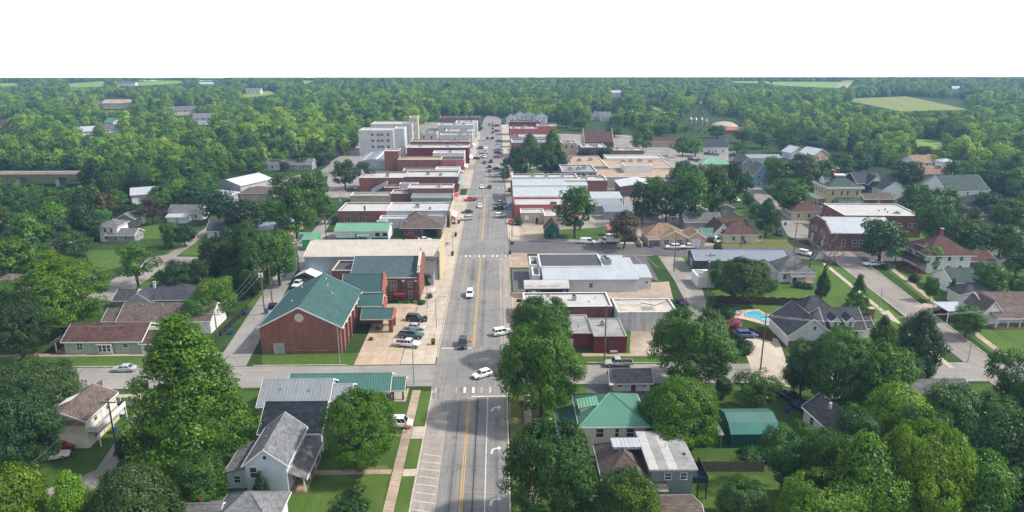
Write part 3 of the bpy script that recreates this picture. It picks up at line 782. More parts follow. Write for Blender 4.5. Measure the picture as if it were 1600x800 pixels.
BIG['open'] = BIG['round']; BIG['cone'] = [(*HI['cone'][0], 12.0, 10.0)]
MID = {'round': [], 'tall': [], 'wide': [], 'open': [], 'cone': []}
for sd_ in (81, 83, 85): MID['round'].append((crown_mesh('crown', sd_, 'round', 100, 46, 0.54, LEAF), trunk_mesh(sd_, n=5)))
for sd_ in (87, 89): MID['tall'].append((crown_mesh('crown', sd_, 'tall', 105, 46, 0.54, LEAF, zb=0.12), trunk_mesh(sd_, n=5)))
MID['wide'].append((crown_mesh('crown', 91, 'wide', 100, 46, 0.54, LEAF, zb=0.3, lump=0.4), trunk_mesh(91, n=5)))
MID['open'].append((crown_mesh('crown', 93, 'round', 75, 40, 0.5, LEAF, zb=0.26, lump=0.55), trunk_mesh(93, n=5)))
MID['cone'].append((crown_mesh('crown', 95, 'cone', 80, 28, 0.55, LEAF, zb=0.05, crad=0.9, lump=0.12), trunk_mesh(95, limbs=0, n=5)))
FAR = [crown_mesh('far_crown', 100 + k, kd, 58, 26, 0.90, WOODS, zb=zb, crad=1.5, lump=0.4) for k, (kd, zb) in enumerate([('round', .15), ('tall', .08), ('wide', .2), ('round', .12), ('round', .1), ('tall', .1)])]
FARL = [crown_mesh('crown', 120 + k, kd, 60, 20, 1.0, LEAF, zb=zb, crad=1.45, lump=0.4) for k, (kd, zb) in enumerate([('round', .15), ('tall', .08), ('wide', .2)])]
SHRUB = [crown_mesh('foliage', 140 + k, 'bush', 46, 34, 0.26, LEAF, H=2.4, Wd=2.8, zb=0.0, crad=0.5, lump=0.3) for k in range(3)]
FTRUNK = trunk_mesh(5, limbs=3, n=4)
TINT = {'mid': (0.058, 0.136, 0.021), 'dark': (0.038, 0.096, 0.022), 'bright': (0.080, 0.188, 0.019), 'yellow': (0.108, 0.205, 0.020), 'blue': (0.034, 0.092, 0.027),
        'olive': (0.066, 0.114, 0.030), 'brown': (0.085, 0.072, 0.042), 'rust': (0.125, 0.125, 0.027), 'deep': (0.024, 0.066, 0.020), 'fresh': (0.072, 0.166, 0.020), 'pink': (0.38, 0.12, 0.17)}
TREES = []
def tree_at(x, y, h, wd, kind='round', tint='mid', label=None, lod=None, name=None, group=None):
    rg = random.Random(int(x * 31 + y * 17))
    d = math.hypot(x, y)
    if lod is None: lod = 'hi' if d < 205 else 'mid'
    nm = name or ('cedar_tree' if kind == 'cone' else 'leafy_tree')
    root = thing(nm, label, 'tree', x, y, 0, rg.uniform(0, 6.28), group)
    bank = (BIG if lod == 'hi' and wd > 11.5 else HI if lod == 'hi' else MID)[kind]
    e_ = bank[rg.randrange(len(bank))]; cm, tm = e_[:2]
    HB, WB = e_[2:] if len(e_) > 2 else (12.0, 10.0)
    root.scale = (wd / WB, wd / WB * rg.uniform(.92, 1.08), h / HB)
    c = put('crown', cm, root); put('trunk', tm, root)
    t = TINT[tint]; j = rg.uniform(.85, 1.18)
    c.color = (t[0] * j * rg.uniform(.9, 1.12), t[1] * j, t[2] * j * rg.uniform(.8, 1.25), 1)
    TREES.append((root, x, y, wd / 2, h))
    return root
def tree(px, pyb, pyt, wpx, kind='round', tint='mid', label=None, lod=None):
    """tree from the bearing of its foot, the bearing of its top and its width as seen"""
    x, y = G(px, pyb)
    h = W(px, pyt, y + .5)[1]
    d = (x * st_ + y * ct_) * cp_ - (h * .5 - HC) * sp_
    return tree_at(x, y, max(2.5, h), wpx * d / FPX * 1.03, kind, tint, label, lod)
def shrub(px, py, wpx, hm=1.5, tint='mid', label=None, name='shrub'):
    x, y = G(px, py); d = math.sqrt(x * x + y * y + HC * HC)
    root = thing(name, label, 'shrub', x, y, 0, random.uniform(0, 6))
    wd = wpx * d / FPX
    root.scale = (wd / 2.8, wd / 2.8, hm / 2.4)
    c = put('foliage', SHRUB[random.randrange(3)], root)
    t = TINT[tint]; c.color = (*t, 1)
    MB().tube([(0, 0, -.1), (0, 0, 1.2)], [.07, .03], 5).build('stem', BARK, root)
    return root

# ---- the woods: one mass, beyond the town
def inpoly(x, y, P):
    c = False; j = len(P) - 1
    for i in range(len(P)):
        if (P[i][1] > y) != (P[j][1] > y) and x < (P[j][0] - P[i][0]) * (y - P[i][1]) / (P[j][1] - P[i][1]) + P[i][0]: c = not c
        j = i
    return c
WOOD_OUT = [(-900, 100), (2500, 100), (2500, 330), (1630, 330), (1480, 268), (1380, 262), (1290, 228), (1215, 222), (1160, 214), (1060, 208), (1000, 216), (965, 203), (905, 200), (872, 190), (800, 184), (740, 182), (690, 184), (660, 196), (640, 205), (560, 208), (555, 240), (520, 246), (505, 262), (430, 262), (405, 280), (390, 268), (345, 285), (330, 318), (262, 330), (200, 345), (175, 372), (110, 388), (60, 420), (-900, 470)]
CLEAR = [  # seen through the trees: fields, buildings, roads, the bridge
    [(1308, 154), (1405, 173), (1512, 171), (1505, 155), (1415, 150)], [(1190, 128), (1225, 134), (1310, 137), (1330, 128)], [(1132, 127), (1150, 131), (1200, 130), (1200, 127)],
    [(1428, 217), (1435, 233), (1472, 235), (1468, 219)], [(1368, 212), (1374, 222), (1384, 222)], [(168, 132), (200, 134), (290, 130), (280, 126), (225, 125)], [(105, 131), (112, 136), (160, 135), (165, 127)],
    [(0, 130), (0, 135), (30, 134), (28, 130)], [(378, 147), (382, 152), (435, 146), (420, 141)], [(474, 126), (474, 132), (486, 129), (490, 126)], [(1008, 163), (1012, 168), (1045, 181), (1050, 177)],
    [(106, 158), (110, 163), (135, 161), (130, 157)], [(1318, 126), (1322, 137), (1334, 134), (1336, 126)], [(0, 266), (0, 283), (65, 288), (125, 288), (125, 272), (20, 268)],
    [(165, 152), (168, 172), (196, 172), (204, 153)], [(150, 158), (160, 172), (175, 172), (170, 158)], [(270, 168), (275, 182), (305, 182), (305, 170)], [(308, 183), (310, 197), (328, 197), (326, 183)], [(160, 190), (166, 206), (186, 206), (182, 190)],
    [(128, 203), (130, 212), (145, 212), (145, 203)], [(0, 189), (0, 205), (10, 205), (10, 189)], [(334, 280), (330, 318), (392, 306), (392, 276)], [(1093, 160), (1060, 194), (1160, 207), (1160, 185), (1115, 180)],
    [(885, 193), (1000, 216), (1000, 203), (900, 190)], [(1258, 232), (1262, 258), (1300, 258), (1300, 234)], [(1487, 135), (1487, 146), (1498, 146), (1498, 135)], [(957, 146), (957, 153), (970, 153), (970, 146)],
    [(190, 126), (190, 132), (208, 132), (208, 126)], [(313, 125), (313, 132), (350, 132), (350, 125)], [(390, 140), (390, 148), (402, 148), (402, 140)], [(203, 308), (205, 324), (238, 324), (236, 305)], [(924, 175), (924, 190), (952, 190), (952, 175)]]
CBOX = [(min(p[0] for p in P) - 40, min(p[1] for p in P) - 40, max(p[0] for p in P) + 40, max(p[1] for p in P) + 70) for P in CLEAR]
def near_clear(px, py): return [P for P, b in zip(CLEAR, CBOX) if b[0] < px < b[2] and b[1] < py < b[3]]
forest_pts = []
rg = random.Random(99)
step = 7.6
yy = 200.0
while yy < 1510:
    half = yy * 0.80 + 60
    xx = -half
    st = step * (1.0 - 0.12 * sstep(400, 900, yy))
    while xx < half:
        x = xx + rg.uniform(-.48, .48) * st; y = yy + rg.uniform(-.48, .48) * st
        xx += st
        z = hgt(x, y)
        px, py = PJ(x, y, z)
        if px < -260 or px > 1860 or y > 1500 or not inpoly(px, py, WOOD_OUT): continue
        s = rg.uniform(.56, 1.22) * (1.0 if rg.random() > .10 else 1.3)
        if py > 250: s *= 0.9
        s *= 1 - 0.22 * sstep(450, 1000, y)
        hk = rg.uniform(.85, 1.2)
        ok = False
        for q in (1.0, 0.7, 0.48, 0.32):
            hh = min(11.5 * s * q * hk, max(2.0, HC - 0.0388 * y - z)); rad = 5.0 * s * q
            ok = not any(inpoly(*PJ(x + dx, y, z + hh * f), P) for f in (0.05, 0.4, 0.75, 1.0) for dx in (-rad * .75, 0, rad * .75) for P in near_clear(px, py))
            if ok: break
        if not ok: continue
        s *= q
        forest_pts.append((x, y, z, s, hh / 12.0, rg.uniform(0, 6.283), rg.randrange(len(FAR))))
    yy += st
for k in range(2):                                                    # low scrub along the crest itself
    for i in range(-520, 521):
        x = i * 2.6 + rg.uniform(-1, 1); y = 1446 + k * 7 + rg.uniform(-3, 3)
        s = rg.uniform(.5, .8); forest_pts.append((x, y, hgt(x, y), s, min(.42, (HC - 0.0389 * y - hgt(x, y)) / 12), rg.uniform(0, 6.28), rg.randrange(len(FAR))))
forest_pts.sort(key=lambda p: math.hypot(p[0], p[1]))
# the nearest of them in view stand as single trees
NEAR_N = 150
nv = [p for p in forest_pts if -20 < PJ(*p[:3])[0] < 1620][:NEAR_N]
nvs = set(id(p) for p in nv)
rest = [p for p in forest_pts if id(p) not in nvs]
for p in nv:
    x, y, z, s, sh, a, k = p
    px = PJ(x, y, z)[0]
    side = 'tree at the near edge of the left woods' if px < 700 else 'tree at the near edge of the right woods'
    kd = ['round', 'tall', 'wide'][k % 3]
    tn = rg.choice(['bright', 'mid', 'fresh', 'fresh', 'dark', 'yellow'])
    lb = tn + ' ' + {'round': 'round', 'tall': 'tall', 'wide': 'spreading'}[kd] + ' ' + side
    o = tree_at(x, y, 12 * sh, 10 * s, kd, tn, lb, 'mid', None, 'single trees at the edge of the woods')
    o.location.z = z
woods_me = bpy.data.meshes.new('woods')
woods_me.from_pydata([p[:3] for p in rest], [], [])
for nm_, tp, dat in (('s', 'FLOAT_VECTOR', [c for p in rest for c in (p[3], p[3], p[4])]), ('r', 'FLOAT_VECTOR', [c for p in rest for c in (0, 0, p[5])])):
    a_ = woods_me.attributes.new(nm_, tp, 'POINT'); a_.data.foreach_set('vector', dat)
a_ = woods_me.attributes.new('k', 'INT', 'POINT'); a_.data.foreach_set('value', [p[6] for p in rest])
woods = put('woods', woods_me)
tag(woods, 'dense green woodland stretching from the town to the skyline', 'woods', None, 'stuff')
ng = bpy.data.node_groups.new('scatter', 'GeometryNodeTree')
ng.interface.new_socket('Geometry', in_out='INPUT', socket_type='NodeSocketGeometry')
ng.interface.new_socket('Geometry', in_out='OUTPUT', socket_type='NodeSocketGeometry')
gi = ng.nodes.new('NodeGroupInput'); go = ng.nodes.new('NodeGroupOutput')
iop = ng.nodes.new('GeometryNodeInstanceOnPoints')
g2i = ng.nodes.new('GeometryNodeGeometryToInstance')
for me_ in reversed(FAR):
    po = bpy.data.objects.new('woodland_tree_shape', me_)
    oi_ = ng.nodes.new('GeometryNodeObjectInfo'); oi_.inputs['Object'].default_value = po
    oi_.inputs['As Instance'].default_value = False
    ng.links.new(oi_.outputs['Geometry'], g2i.inputs[0])
def named(nm_, tp):
    a = ng.nodes.new('GeometryNodeInputNamedAttribute'); a.data_type = tp; a.inputs['Name'].default_value = nm_
    return a.outputs['Attribute']
ng.links.new(gi.outputs[0], iop.inputs['Points'])
ng.links.new(g2i.outputs[0], iop.inputs['Instance'])
iop.inputs['Pick Instance'].default_value = True
ng.links.new(named('k', 'INT'), iop.inputs['Instance Index'])
ng.links.new(named('r', 'FLOAT_VECTOR'), iop.inputs['Rotation'])
ng.links.new(named('s', 'FLOAT_VECTOR'), iop.inputs['Scale'])
ng.links.new(iop.outputs[0], go.inputs[0])
md = woods.modifiers.new('scatter', 'NODES'); md.node_group = ng
print('woods', len(rest), 'single', len(nv))
# ------------------------------------------------------------------ building kit
WHITE = M('white_trim', (0.76, 0.76, 0.74), var=0.08, scale=1.2, rough=0.6)
GLASS = glass_mat('window_glass', (0.045, 0.055, 0.065))
WCOLS = {}
def siding(name, col):
    if name in MATS: return MATS[name]
    m, n, b = newmat(name)
    g = n.nodes.new('ShaderNodeNewGeometry'); sep = n.nodes.new('ShaderNodeSeparateXYZ'); n.links.new(g.outputs['Position'], sep.inputs[0])
    mu = n.nodes.new('ShaderNodeMath'); mu.operation = 'MULTIPLY'; n.links.new(sep.outputs[2], mu.inputs[0]); mu.inputs[1].default_value = 1 / 0.2
    fr = n.nodes.new('ShaderNodeMath'); fr.operation = 'FRACT'; n.links.new(mu.outputs[0], fr.inputs[0])
    c = ramp(n, fr.outputs[0], [(0.0, tuple(x * 0.72 for x in col)), (0.22, col)])
    c = mult(n, c, ramp(n, noise(n, pos(n), 0.7, 5, .65), [(0.3, (0.86,)*3), (0.7, (1.05,)*3)]), 0.9)
    c = mult(n, c, ramp(n, noise(n, pos(n, (1.4, 1.4, .12)), 0.9, 4, .7), [(0.52, (1,)*3), (0.75, (0.66, 0.63, 0.58))]), 0.5)
    n.links.new(c, b.inputs['Base Color']); b.inputs['Roughness'].default_value = 0.7
    b.inputs['Specular IOR Level'].default_value = 0.25
    bump(n, b, fr.outputs[0], 0.4, 0.02)
    MATS[name] = m
    return m
BRICK_RED = brick_mat('red_brick', (0.235, 0.072, 0.050))
BRICK_DARK = brick_mat('dark_brick', (0.145, 0.050, 0.042))
BRICK_PINK = brick_mat('pink_painted_brick', (0.43, 0.135, 0.12), mortar=(0.38, 0.16, 0.15))
BRICK_MAROON = brick_mat('maroon_brick', (0.20, 0.035, 0.045), mortar=(0.17, 0.05, 0.05))
BRICK_ORANGE = brick_mat('orange_brick', (0.40, 0.125, 0.075), mortar=(0.36, 0.2, 0.15))
BRICK_BROWN = brick_mat('brown_brick', (0.16, 0.085, 0.062))
BRICK_TAN = brick_mat('tan_brick', (0.46, 0.34, 0.235), mortar=(0.42, 0.36, 0.3))
BLOCKW = M('white_painted_block', (0.62, 0.63, 0.64), var=0.14, scale=0.5, stain=0.75, dirt=(0.36, 0.33, 0.28))
CONCW = M('grey_concrete_wall', (0.53, 0.545, 0.55), var=0.1, scale=0.2, stain=0.35)
CREAMW = M('cream_stucco', (0.56, 0.52, 0.42), var=0.1, scale=0.4, stain=0.4)
TANW = M('tan_stucco', (0.50, 0.41, 0.31), var=0.12, scale=0.4, stain=0.4)
DARKNAVY = M('dark_navy_panel', (0.030, 0.036, 0.050), var=0.15, rough=0.6)
SH_GREY = shingle_mat('grey_shingle', (0.175, 0.172, 0.175))
SH_LGREY = shingle_mat('light_grey_shingle', (0.20, 0.205, 0.22))
SH_BLACK = shingle_mat('black_shingle', (0.030, 0.036, 0.048), var=0.4)
SH_DARK = shingle_mat('charcoal_shingle', (0.075, 0.078, 0.090))
SH_BROWN = shingle_mat('brown_shingle', (0.155, 0.120, 0.105))
SH_RED = shingle_mat('red_brown_shingle', (0.120, 0.070, 0.061))
SH_GREEN = shingle_mat('green_shingle', (0.058, 0.122, 0.118), var=0.15, patch=0.15)
SH_DGREEN = shingle_mat('dull_green_shingle', (0.082, 0.112, 0.102), var=0.15)
SH_SLATE = shingle_mat('slate_green_shingle', (0.082, 0.120, 0.128), var=0.12, patch=0.12)
SH_TAN = shingle_mat('tan_shingle', (0.32, 0.215, 0.15))
MET_GREENX = ribbed_mat('green_metal_x', (0.085, 0.205, 0.172), 'x', 0.45)
MET_GREENY = ribbed_mat('green_metal_y', (0.095, 0.255, 0.185), 'xy', 0.5)
MET_MINT = ribbed_mat('mint_metal', (0.18, 0.42, 0.28), 'x', 0.5)
MET_GREYX = ribbed_mat('old_grey_metal', (0.34, 0.365, 0.385), 'x', 0.3, stain=0.7, dirt=(0.62, 0.5, 0.42), metal=0.35)
MET_WHITE = ribbed_mat('white_metal', (0.45, 0.485, 0.52), 'x', 0.6, metal=0.1, amt=0.1)
MET_WHITEY = ribbed_mat('white_metal_y', (0.58, 0.615, 0.655), 'xy', 0.6, metal=0.1, amt=0.1)
MET_CREAM = ribbed_mat('cream_metal', (0.52, 0.455, 0.385), 'x', 0.8, metal=0.05, amt=0.05, stain=0.25)
MET_BLUEW = ribbed_mat('pale_blue_metal_wall', (0.42, 0.47, 0.52), 'xy', 0.55, metal=0.1, stain=0.8, dirt=(0.5, 0.48, 0.45))
MET_SLATE = ribbed_mat('slate_metal', (0.24, 0.27, 0.32), 'x', 0.6, metal=0.2, stain=0.15, amt=0.1)
MET_OLIVE = ribbed_mat('olive_metal', (0.17, 0.165, 0.145), 'x', 0.5, metal=0.2)
MET_RED = ribbed_mat('red_metal', (0.46, 0.13, 0.11), 'x', 0.5, metal=0.1)
MEMB_W = M('white_membrane', (0.485, 0.48, 0.465), var=0.12, scale=0.25, stain=0.55, dirt=(0.6, 0.52, 0.42), rough=0.7)
MEMB_RUST = M('rusty_white_membrane', (0.50, 0.46, 0.41), var=0.2, scale=0.25, stain=0.9, dirt=(0.62, 0.40, 0.24), rough=0.8)
MEMB_G = M('grey_membrane', (0.30, 0.30, 0.298), var=0.25, scale=0.25, stain=0.7, dirt=(0.5, 0.46, 0.42))
MEMB_D = M('dark_grey_membrane', (0.080, 0.084, 0.100), var=0.15, scale=0.3)
MEMB_T = M('tan_gravel_roof', (0.42, 0.31, 0.225), var=0.22, scale=0.15, stain=0.5, dirt=(0.6, 0.52, 0.46))
GALV = M('galvanised_steel', (0.40, 0.42, 0.44), var=0.15, rough=0.45, metal=0.5)
DOORM = M('painted_door', (0.35, 0.37, 0.40), var=0.1, rough=0.6)
DECKW = M('weathered_deck', (0.36, 0.25, 0.165), var=0.25, scale=1.5)
DARKD = M('black_and_painted_shade', (0.02, 0.02, 0.022), var=0.1)  # black parts, and the painted shade of bays and arches

def thick_gable(root, x0, y0, w_, d, h, rh, ridge, oh, og, t, roofm, trim, seams=0.0, name='roof'):
    if ridge == 'x':
        s = rh / (d / 2); e = h - s * oh
        up = [(y0 - oh, e + .012), (y0 + d / 2, h + rh + .012), (y0 + d + oh, e + .012), (y0 + d + oh, e + t), (y0 + d / 2, h + rh + t), (y0 - oh, e + t)]
        a0, a1 = x0 - og, x0 + w_ + og; ax = 'x'
    else:
        s = rh / (w_ / 2); e = h - s * oh
        up = [(x0 - oh, e + .012), (x0 + w_ / 2, h + rh + .012), (x0 + w_ + oh, e + .012), (x0 + w_ + oh, e + t), (x0 + w_ / 2, h + rh + t), (x0 - oh, e + t)]
        a0, a1 = y0 - og, y0 + d + og; ax = 'y'
    r = MB().ext(up, a0, a1, ax).build(name, roofm, root)
    if trim:
        k = .035
        ch = [(up[0][0] - k, up[0][1] - .10), (up[1][0], up[1][1] - .12), (up[2][0] + k, up[2][1] - .10), (up[2][0] + k, up[3][1] + k), (up[1][0], up[4][1] + k), (up[0][0] - k, up[5][1] + k)]
        for b0, b1 in ((a0 - .06, a0 + .0), (a1, a1 + .06)):
            MB().ext(ch, b0, b1, ax).build('rake_board', trim, r)
        for p, sg in ((up[0][0], -1), (up[2][0], 1)):
            q0, q1 = sorted((p + sg * .005, p + sg * .09))
            mb = MB()
            (mb.box(a0, q0, e - .08, a1, q1, e + t * .8) if ax == 'x' else mb.box(q0, a0, e - .08, q1, a1, e + t * .8))
            mb.build('gutter', trim, r)
        # ridge cap
        cx = up[1][0]; zt = h + rh + t
        MB().ext([(cx - .22, zt - .22 * s + .015), (cx, zt + .015), (cx + .22, zt - .22 * s + .015), (cx + .22, zt - .22 * s + .05), (cx, zt + .06), (cx - .22, zt - .22 * s + .05)], a0 + .02, a1 - .02, ax).build('ridge_cap', roofm, r)
    if seams:
        mb = MB(); a = a0 + seams / 2
        while a < a1:
            mb.ext([(up[0][0], e + t + .004), (up[1][0], h + rh + t + .004), (up[2][0], e + t + .004), (up[2][0], e + t + .05), (up[1][0], h + rh + t + .05), (up[0][0], e + t + .05)], a - .025, a + .025, ax)
            a += seams
        tag(mb.build('standing_seams', roofm, r), kind='stuff')
    return r
def hip_roof(root, x0, y0, w_, d, h, rh, oh, roofm, trim, t=.16, name='roof'):
    X0, Y0, X1, Y1 = x0 - oh, y0 - oh, x0 + w_ + oh, y0 + d + oh
    if X1 - X0 >= Y1 - Y0: k = (Y1 - Y0) / 2; ra, rb = (X0 + k, (Y0 + Y1) / 2), (X1 - k, (Y0 + Y1) / 2)
    else: k = (X1 - X0) / 2; ra, rb = ((X0 + X1) / 2, Y0 + k), ((X0 + X1) / 2, Y1 - k)
    e = h + .012
    vs = [(X0, Y0, e), (X1, Y0, e), (X1, Y1, e), (X0, Y1, e), (X0, Y0, e + t), (X1, Y0, e + t), (X1, Y1, e + t), (X0, Y1, e + t), (*ra, e + t + rh), (*rb, e + t + rh)]
    if X1 - X0 >= Y1 - Y0: fs = [(4, 5, 9, 8), (5, 6, 9), (6, 7, 8, 9), (7, 4, 8)]
    else: fs = [(4, 5, 8), (5, 6, 9, 8), (6, 7, 9), (7, 4, 8, 9)]
    fs += [(0, 1, 5, 4), (1, 2, 6, 5), (2, 3, 7, 6), (3, 0, 4, 7), (3, 2, 1, 0)]
    r = MB().add(vs, fs).build(name, roofm, root)
    if trim:
        for bx in ((X0 - .08, Y0 - .08, X1 + .08, Y0 - .005), (X0 - .08, Y1 + .005, X1 + .08, Y1 + .08), (X0 - .08, Y0, X0 - .005, Y1), (X1 + .005, Y0, X1 + .08, Y1)):
            MB().box(bx[0], bx[1], e - .06, bx[2], bx[3], e + t * .75).build('gutter', trim, r)
    hips = [((X0, Y0), ra), ((X1, Y0), ra if X1 - X0 < Y1 - Y0 else rb), ((X1, Y1), rb), ((X0, Y1), rb if X1 - X0 < Y1 - Y0 else ra), (ra, rb)]
    for i, (p, q) in enumerate(hips):
        zp = e + t if i < 4 else e + t + rh
        if math.hypot(p[0] - q[0], p[1] - q[1]) < .2: continue
        MB().tube([(*p, zp + .01), (*q, e + t + rh + .01)], .085, 4).build('ridge_cap', roofm, r)
    return r
def block(root, x0, y0, w_, d, h, roof='gable', wallm=None, roofm=None, ridge='x', rh=2.0, oh=0.45, og=0.35, trim=None, t=.16, z0=0.0, seams=0.0, par=0.5, cope=None, base=None):
    """one wing of a building in its own coordinates: walls and roof as parts of the thing"""
    trim = trim if trim is not None else WHITE
    if roof == 'flat':
        th = .28; X1, Y1 = x0 + w_, y0 + d; zi = h - par
        o4 = [(x0, y0), (X1, y0), (X1, Y1), (x0, Y1)]; i4 = [(x0 + th, y0 + th), (X1 - th, y0 + th), (X1 - th, Y1 - th), (x0 + th, Y1 - th)]
        vs = [(*p, z0 - .1) for p in o4] + [(*p, h) for p in o4] + [(*p, h) for p in i4] + [(*p, zi) for p in i4]
        fs = []
        for i in range(4):
            j = (i + 1) % 4
            fs += [(i, j, j + 4, i + 4), (i + 4, j + 4, j + 8, i + 8), (i + 8, j + 8, j + 12, i + 12)]
        wl = MB().add(vs, fs).build('wall', wallm, root)
        rf = MB().box(x0 + th * .5, y0 + th * .5, zi - .2, X1 - th * .5, Y1 - th * .5, zi + .01).build('roof', roofm, root)
        c = cope or trim
        k = .05
        oo = [(x0 - k, y0 - k), (X1 + k, y0 - k), (X1 + k, Y1 + k), (x0 - k, Y1 + k)]; ii = [(x0 + th + k, y0 + th + k), (X1 - th - k, y0 + th + k), (X1 - th - k, Y1 - th - k), (x0 + th + k, Y1 - th - k)]
        vs = [(*p, h + .004) for p in oo] + [(*p, h + .10) for p in oo] + [(*p, h + .10) for p in ii] + [(*p, h + .004) for p in ii]; fs = []
        for i in range(4):
            j = (i + 1) % 4
            fs += [(i, j, j + 4, i + 4), (i + 4, j + 4, j + 8, i + 8), (i + 8, j + 8, j + 12, i + 12), (i + 12, j + 12, j, i)]
        MB().add(vs, fs).build('coping', c, root)
        return wl, rf
    if roof in ('gable',):
        if ridge == 'x': wl = MB().ext([(y0, z0 - .1), (y0 + d, z0 - .1), (y0 + d, h), (y0 + d / 2, h + rh), (y0, h)], x0, x0 + w_, 'x')
        else: wl = MB().ext([(x0, z0 - .1), (x0 + w_, z0 - .1), (x0 + w_, h), (x0 + w_ / 2, h + rh), (x0, h)], y0, y0 + d, 'y')
        wl = wl.build('wall', wallm, root)
        rf = thick_gable(root, x0, y0, w_, d, h, rh, ridge, oh, og, t, roofm, trim, seams)
    elif roof == 'hip':
        wl = MB().box(x0, y0, z0 - .1, x0 + w_, y0 + d, h).build('wall', wallm, root)
        rf = hip_roof(root, x0, y0, w_, d, h, rh, oh, roofm, trim, t)
    elif roof == 'shed':      # rh = rise along ridge direction: ridge 'b' high at back, 'f' front, 'l' left, 'r' right
        lo, hi = h, h + rh
        if ridge in 'bf':
            zf, zb = (lo, hi) if ridge == 'b' else (hi, lo)
            wl = MB().ext([(y0, z0 - .1), (y0 + d, z0 - .1), (y0 + d, zb), (y0, zf)], x0, x0 + w_, 'x').build('wall', wallm, root) if wallm else None
            s = (zb - zf) / d
            rf = MB().ext([(y0 - oh, zf - s * oh + .012), (y0 + d + oh, zb + s * oh + .012), (y0 + d + oh, zb + s * oh + t), (y0 - oh, zf - s * oh + t)], x0 - og, x0 + w_ + og, 'x').build('roof', roofm, root)
            if trim:
                zz = zf - s * oh
                MB().box(x0 - og, y0 - oh - .08, zz - .08, x0 + w_ + og, y0 - oh - .005, zz + t * .8).build('gutter', trim, rf)
        else:
            zl, zr = (lo, hi) if ridge == 'r' else (hi, lo)
            wl = MB().ext([(x0, z0 - .1), (x0 + w_, z0 - .1), (x0 + w_, zr), (x0, zl)], y0, y0 + d, 'y').build('wall', wallm, root) if wallm else None
            s = (zr - zl) / w_
            rf = MB().ext([(x0 - oh, zl - s * oh + .012), (x0 + w_ + oh, zr + s * oh + .012), (x0 + w_ + oh, zr + s * oh + t), (x0 - oh, zl - s * oh + t)], y0 - og, y0 + d + og, 'y').build('roof', roofm, root)
            if trim:
                sx_, zz = (x0 - oh, zl - s * oh) if zl < zr else (x0 + w_ + oh, zr + s * oh)
                q0, q1 = (sx_ - .08, sx_ - .005) if zl < zr else (sx_ + .005, sx_ + .08)
                MB().box(q0, y0 - og, zz - .08, q1, y0 + d + og, zz + t * .8).build('gutter', trim, rf)
    return wl, rf
WCACHE = {}
def win(root, side, blk, u, z, ww=0.95, wh=1.5, frame=None, style='double', name='window', glass=None, proud=0.0):
    """window on a wall of block (x0, y0, w, d): frame with sill, pane set back inside it"""
    frame = frame or WHITE; glass = glass or GLASS
    key = (round(ww, 2), round(wh, 2), frame.name, style, glass.name)
    if key not in WCACHE:
        f = .09; mb = MB(); a, b = ww / 2, wh / 2
        mb.box(-a - f, -.07, -b - f, -a, .02, b + f).box(a, -.07, -b - f, a + f, .02, b + f).box(-a, -.07, b, a, .02, b + f).box(-a - .03, -.12, -b - f, a + .03, .02, -b)
        if style in ('double', 'cross'): mb.box(-a, -.055, -.035, a, .02, .035)
        if style == 'cross': mb.box(-.035, -.05, -b, .035, .02, -.035); mb.box(-.035, -.05, .035, .035, .02, b)
        WCACHE[key] = (mb.mesh('window', frame), MB().box(-a, -.025, -b, a, -.003, b).mesh('pane', glass))
    x0, y0, w_, d = blk
    loc, rot = {'f': ((x0 + u, y0 - proud, z), 0), 'b': ((x0 + u, y0 + d + proud, z), math.pi), 'l': ((x0 - proud, y0 + u, z), -math.pi / 2), 'r': ((x0 + w_ + proud, y0 + u, z), math.pi / 2)}[side]
    o = put(name, WCACHE[key][0], root, loc, rot)
    put('pane', WCACHE[key][1], o)
    return o
def wrow(root, side, blk, n, z, ww=.95, wh=1.5, m0=1.0, m1=None, **k):
    L = blk[2] if side in 'fb' else blk[3]
    m1 = m0 if m1 is None else m1
    for i in range(n):
        win(root, side, blk, m0 + (L - m0 - m1) * ((i + .5) / n if n > 0 else .5), z, ww, wh, **k)
DCACHE = {}
def door(root, side, blk, u, z=0.0, ww=1.0, wh=2.1, mat=None, frame=None, name='door'):
    mat = mat or DOORM; frame = frame or WHITE
    key = (ww, wh, mat.name, frame.name)
    if key not in DCACHE:
        a = ww / 2
        DCACHE[key] = (MB().box(-a - .1, -.08, 0, -a, .02, wh + .1).box(a, -.08, 0, a + .1, .02, wh + .1).box(-a, -.08, wh, a, .02, wh + .1).mesh('door', frame), MB().box(-a, -.045, .02, a, -.002, wh).mesh('door_leaf', mat))
    x0, y0, w_, d = blk
    loc, rot = {'f': ((x0 + u, y0, z), 0), 'b': ((x0 + u, y0 + d, z), math.pi), 'l': ((x0, y0 + u, z), -math.pi / 2), 'r': ((x0 + w_, y0 + u, z), math.pi / 2)}[side]
    o = put(name, DCACHE[key][0], root, loc, rot); put('door_leaf', DCACHE[key][1], o)
    return o
def boxpart(root, name, x0, y0, z0, x1, y1, z1, mat): return MB().box(x0, y0, z0, x1, y1, z1).build(name, mat, root)
def chimney(root, x, y, z0, z1, mat=None, w_=.7):
    c = boxpart(root, 'chimney', x - w_/2, y - w_/2, z0, x + w_/2, y + w_/2, z1, mat or BRICK_RED)
    boxpart(c, 'chimney_cap', x - w_/2 - .07, y - w_/2 - .07, z1 + .003, x + w_/2 + .07, y + w_/2 + .07, z1 + .14, CURB)
    return c
def vent(root, x, y, z, h=.5, r=.09, mat=None): return MB().tube([(x, y, z - .2), (x, y, z + h)], r, 6).build('vent_pipe', mat or GALV, root)
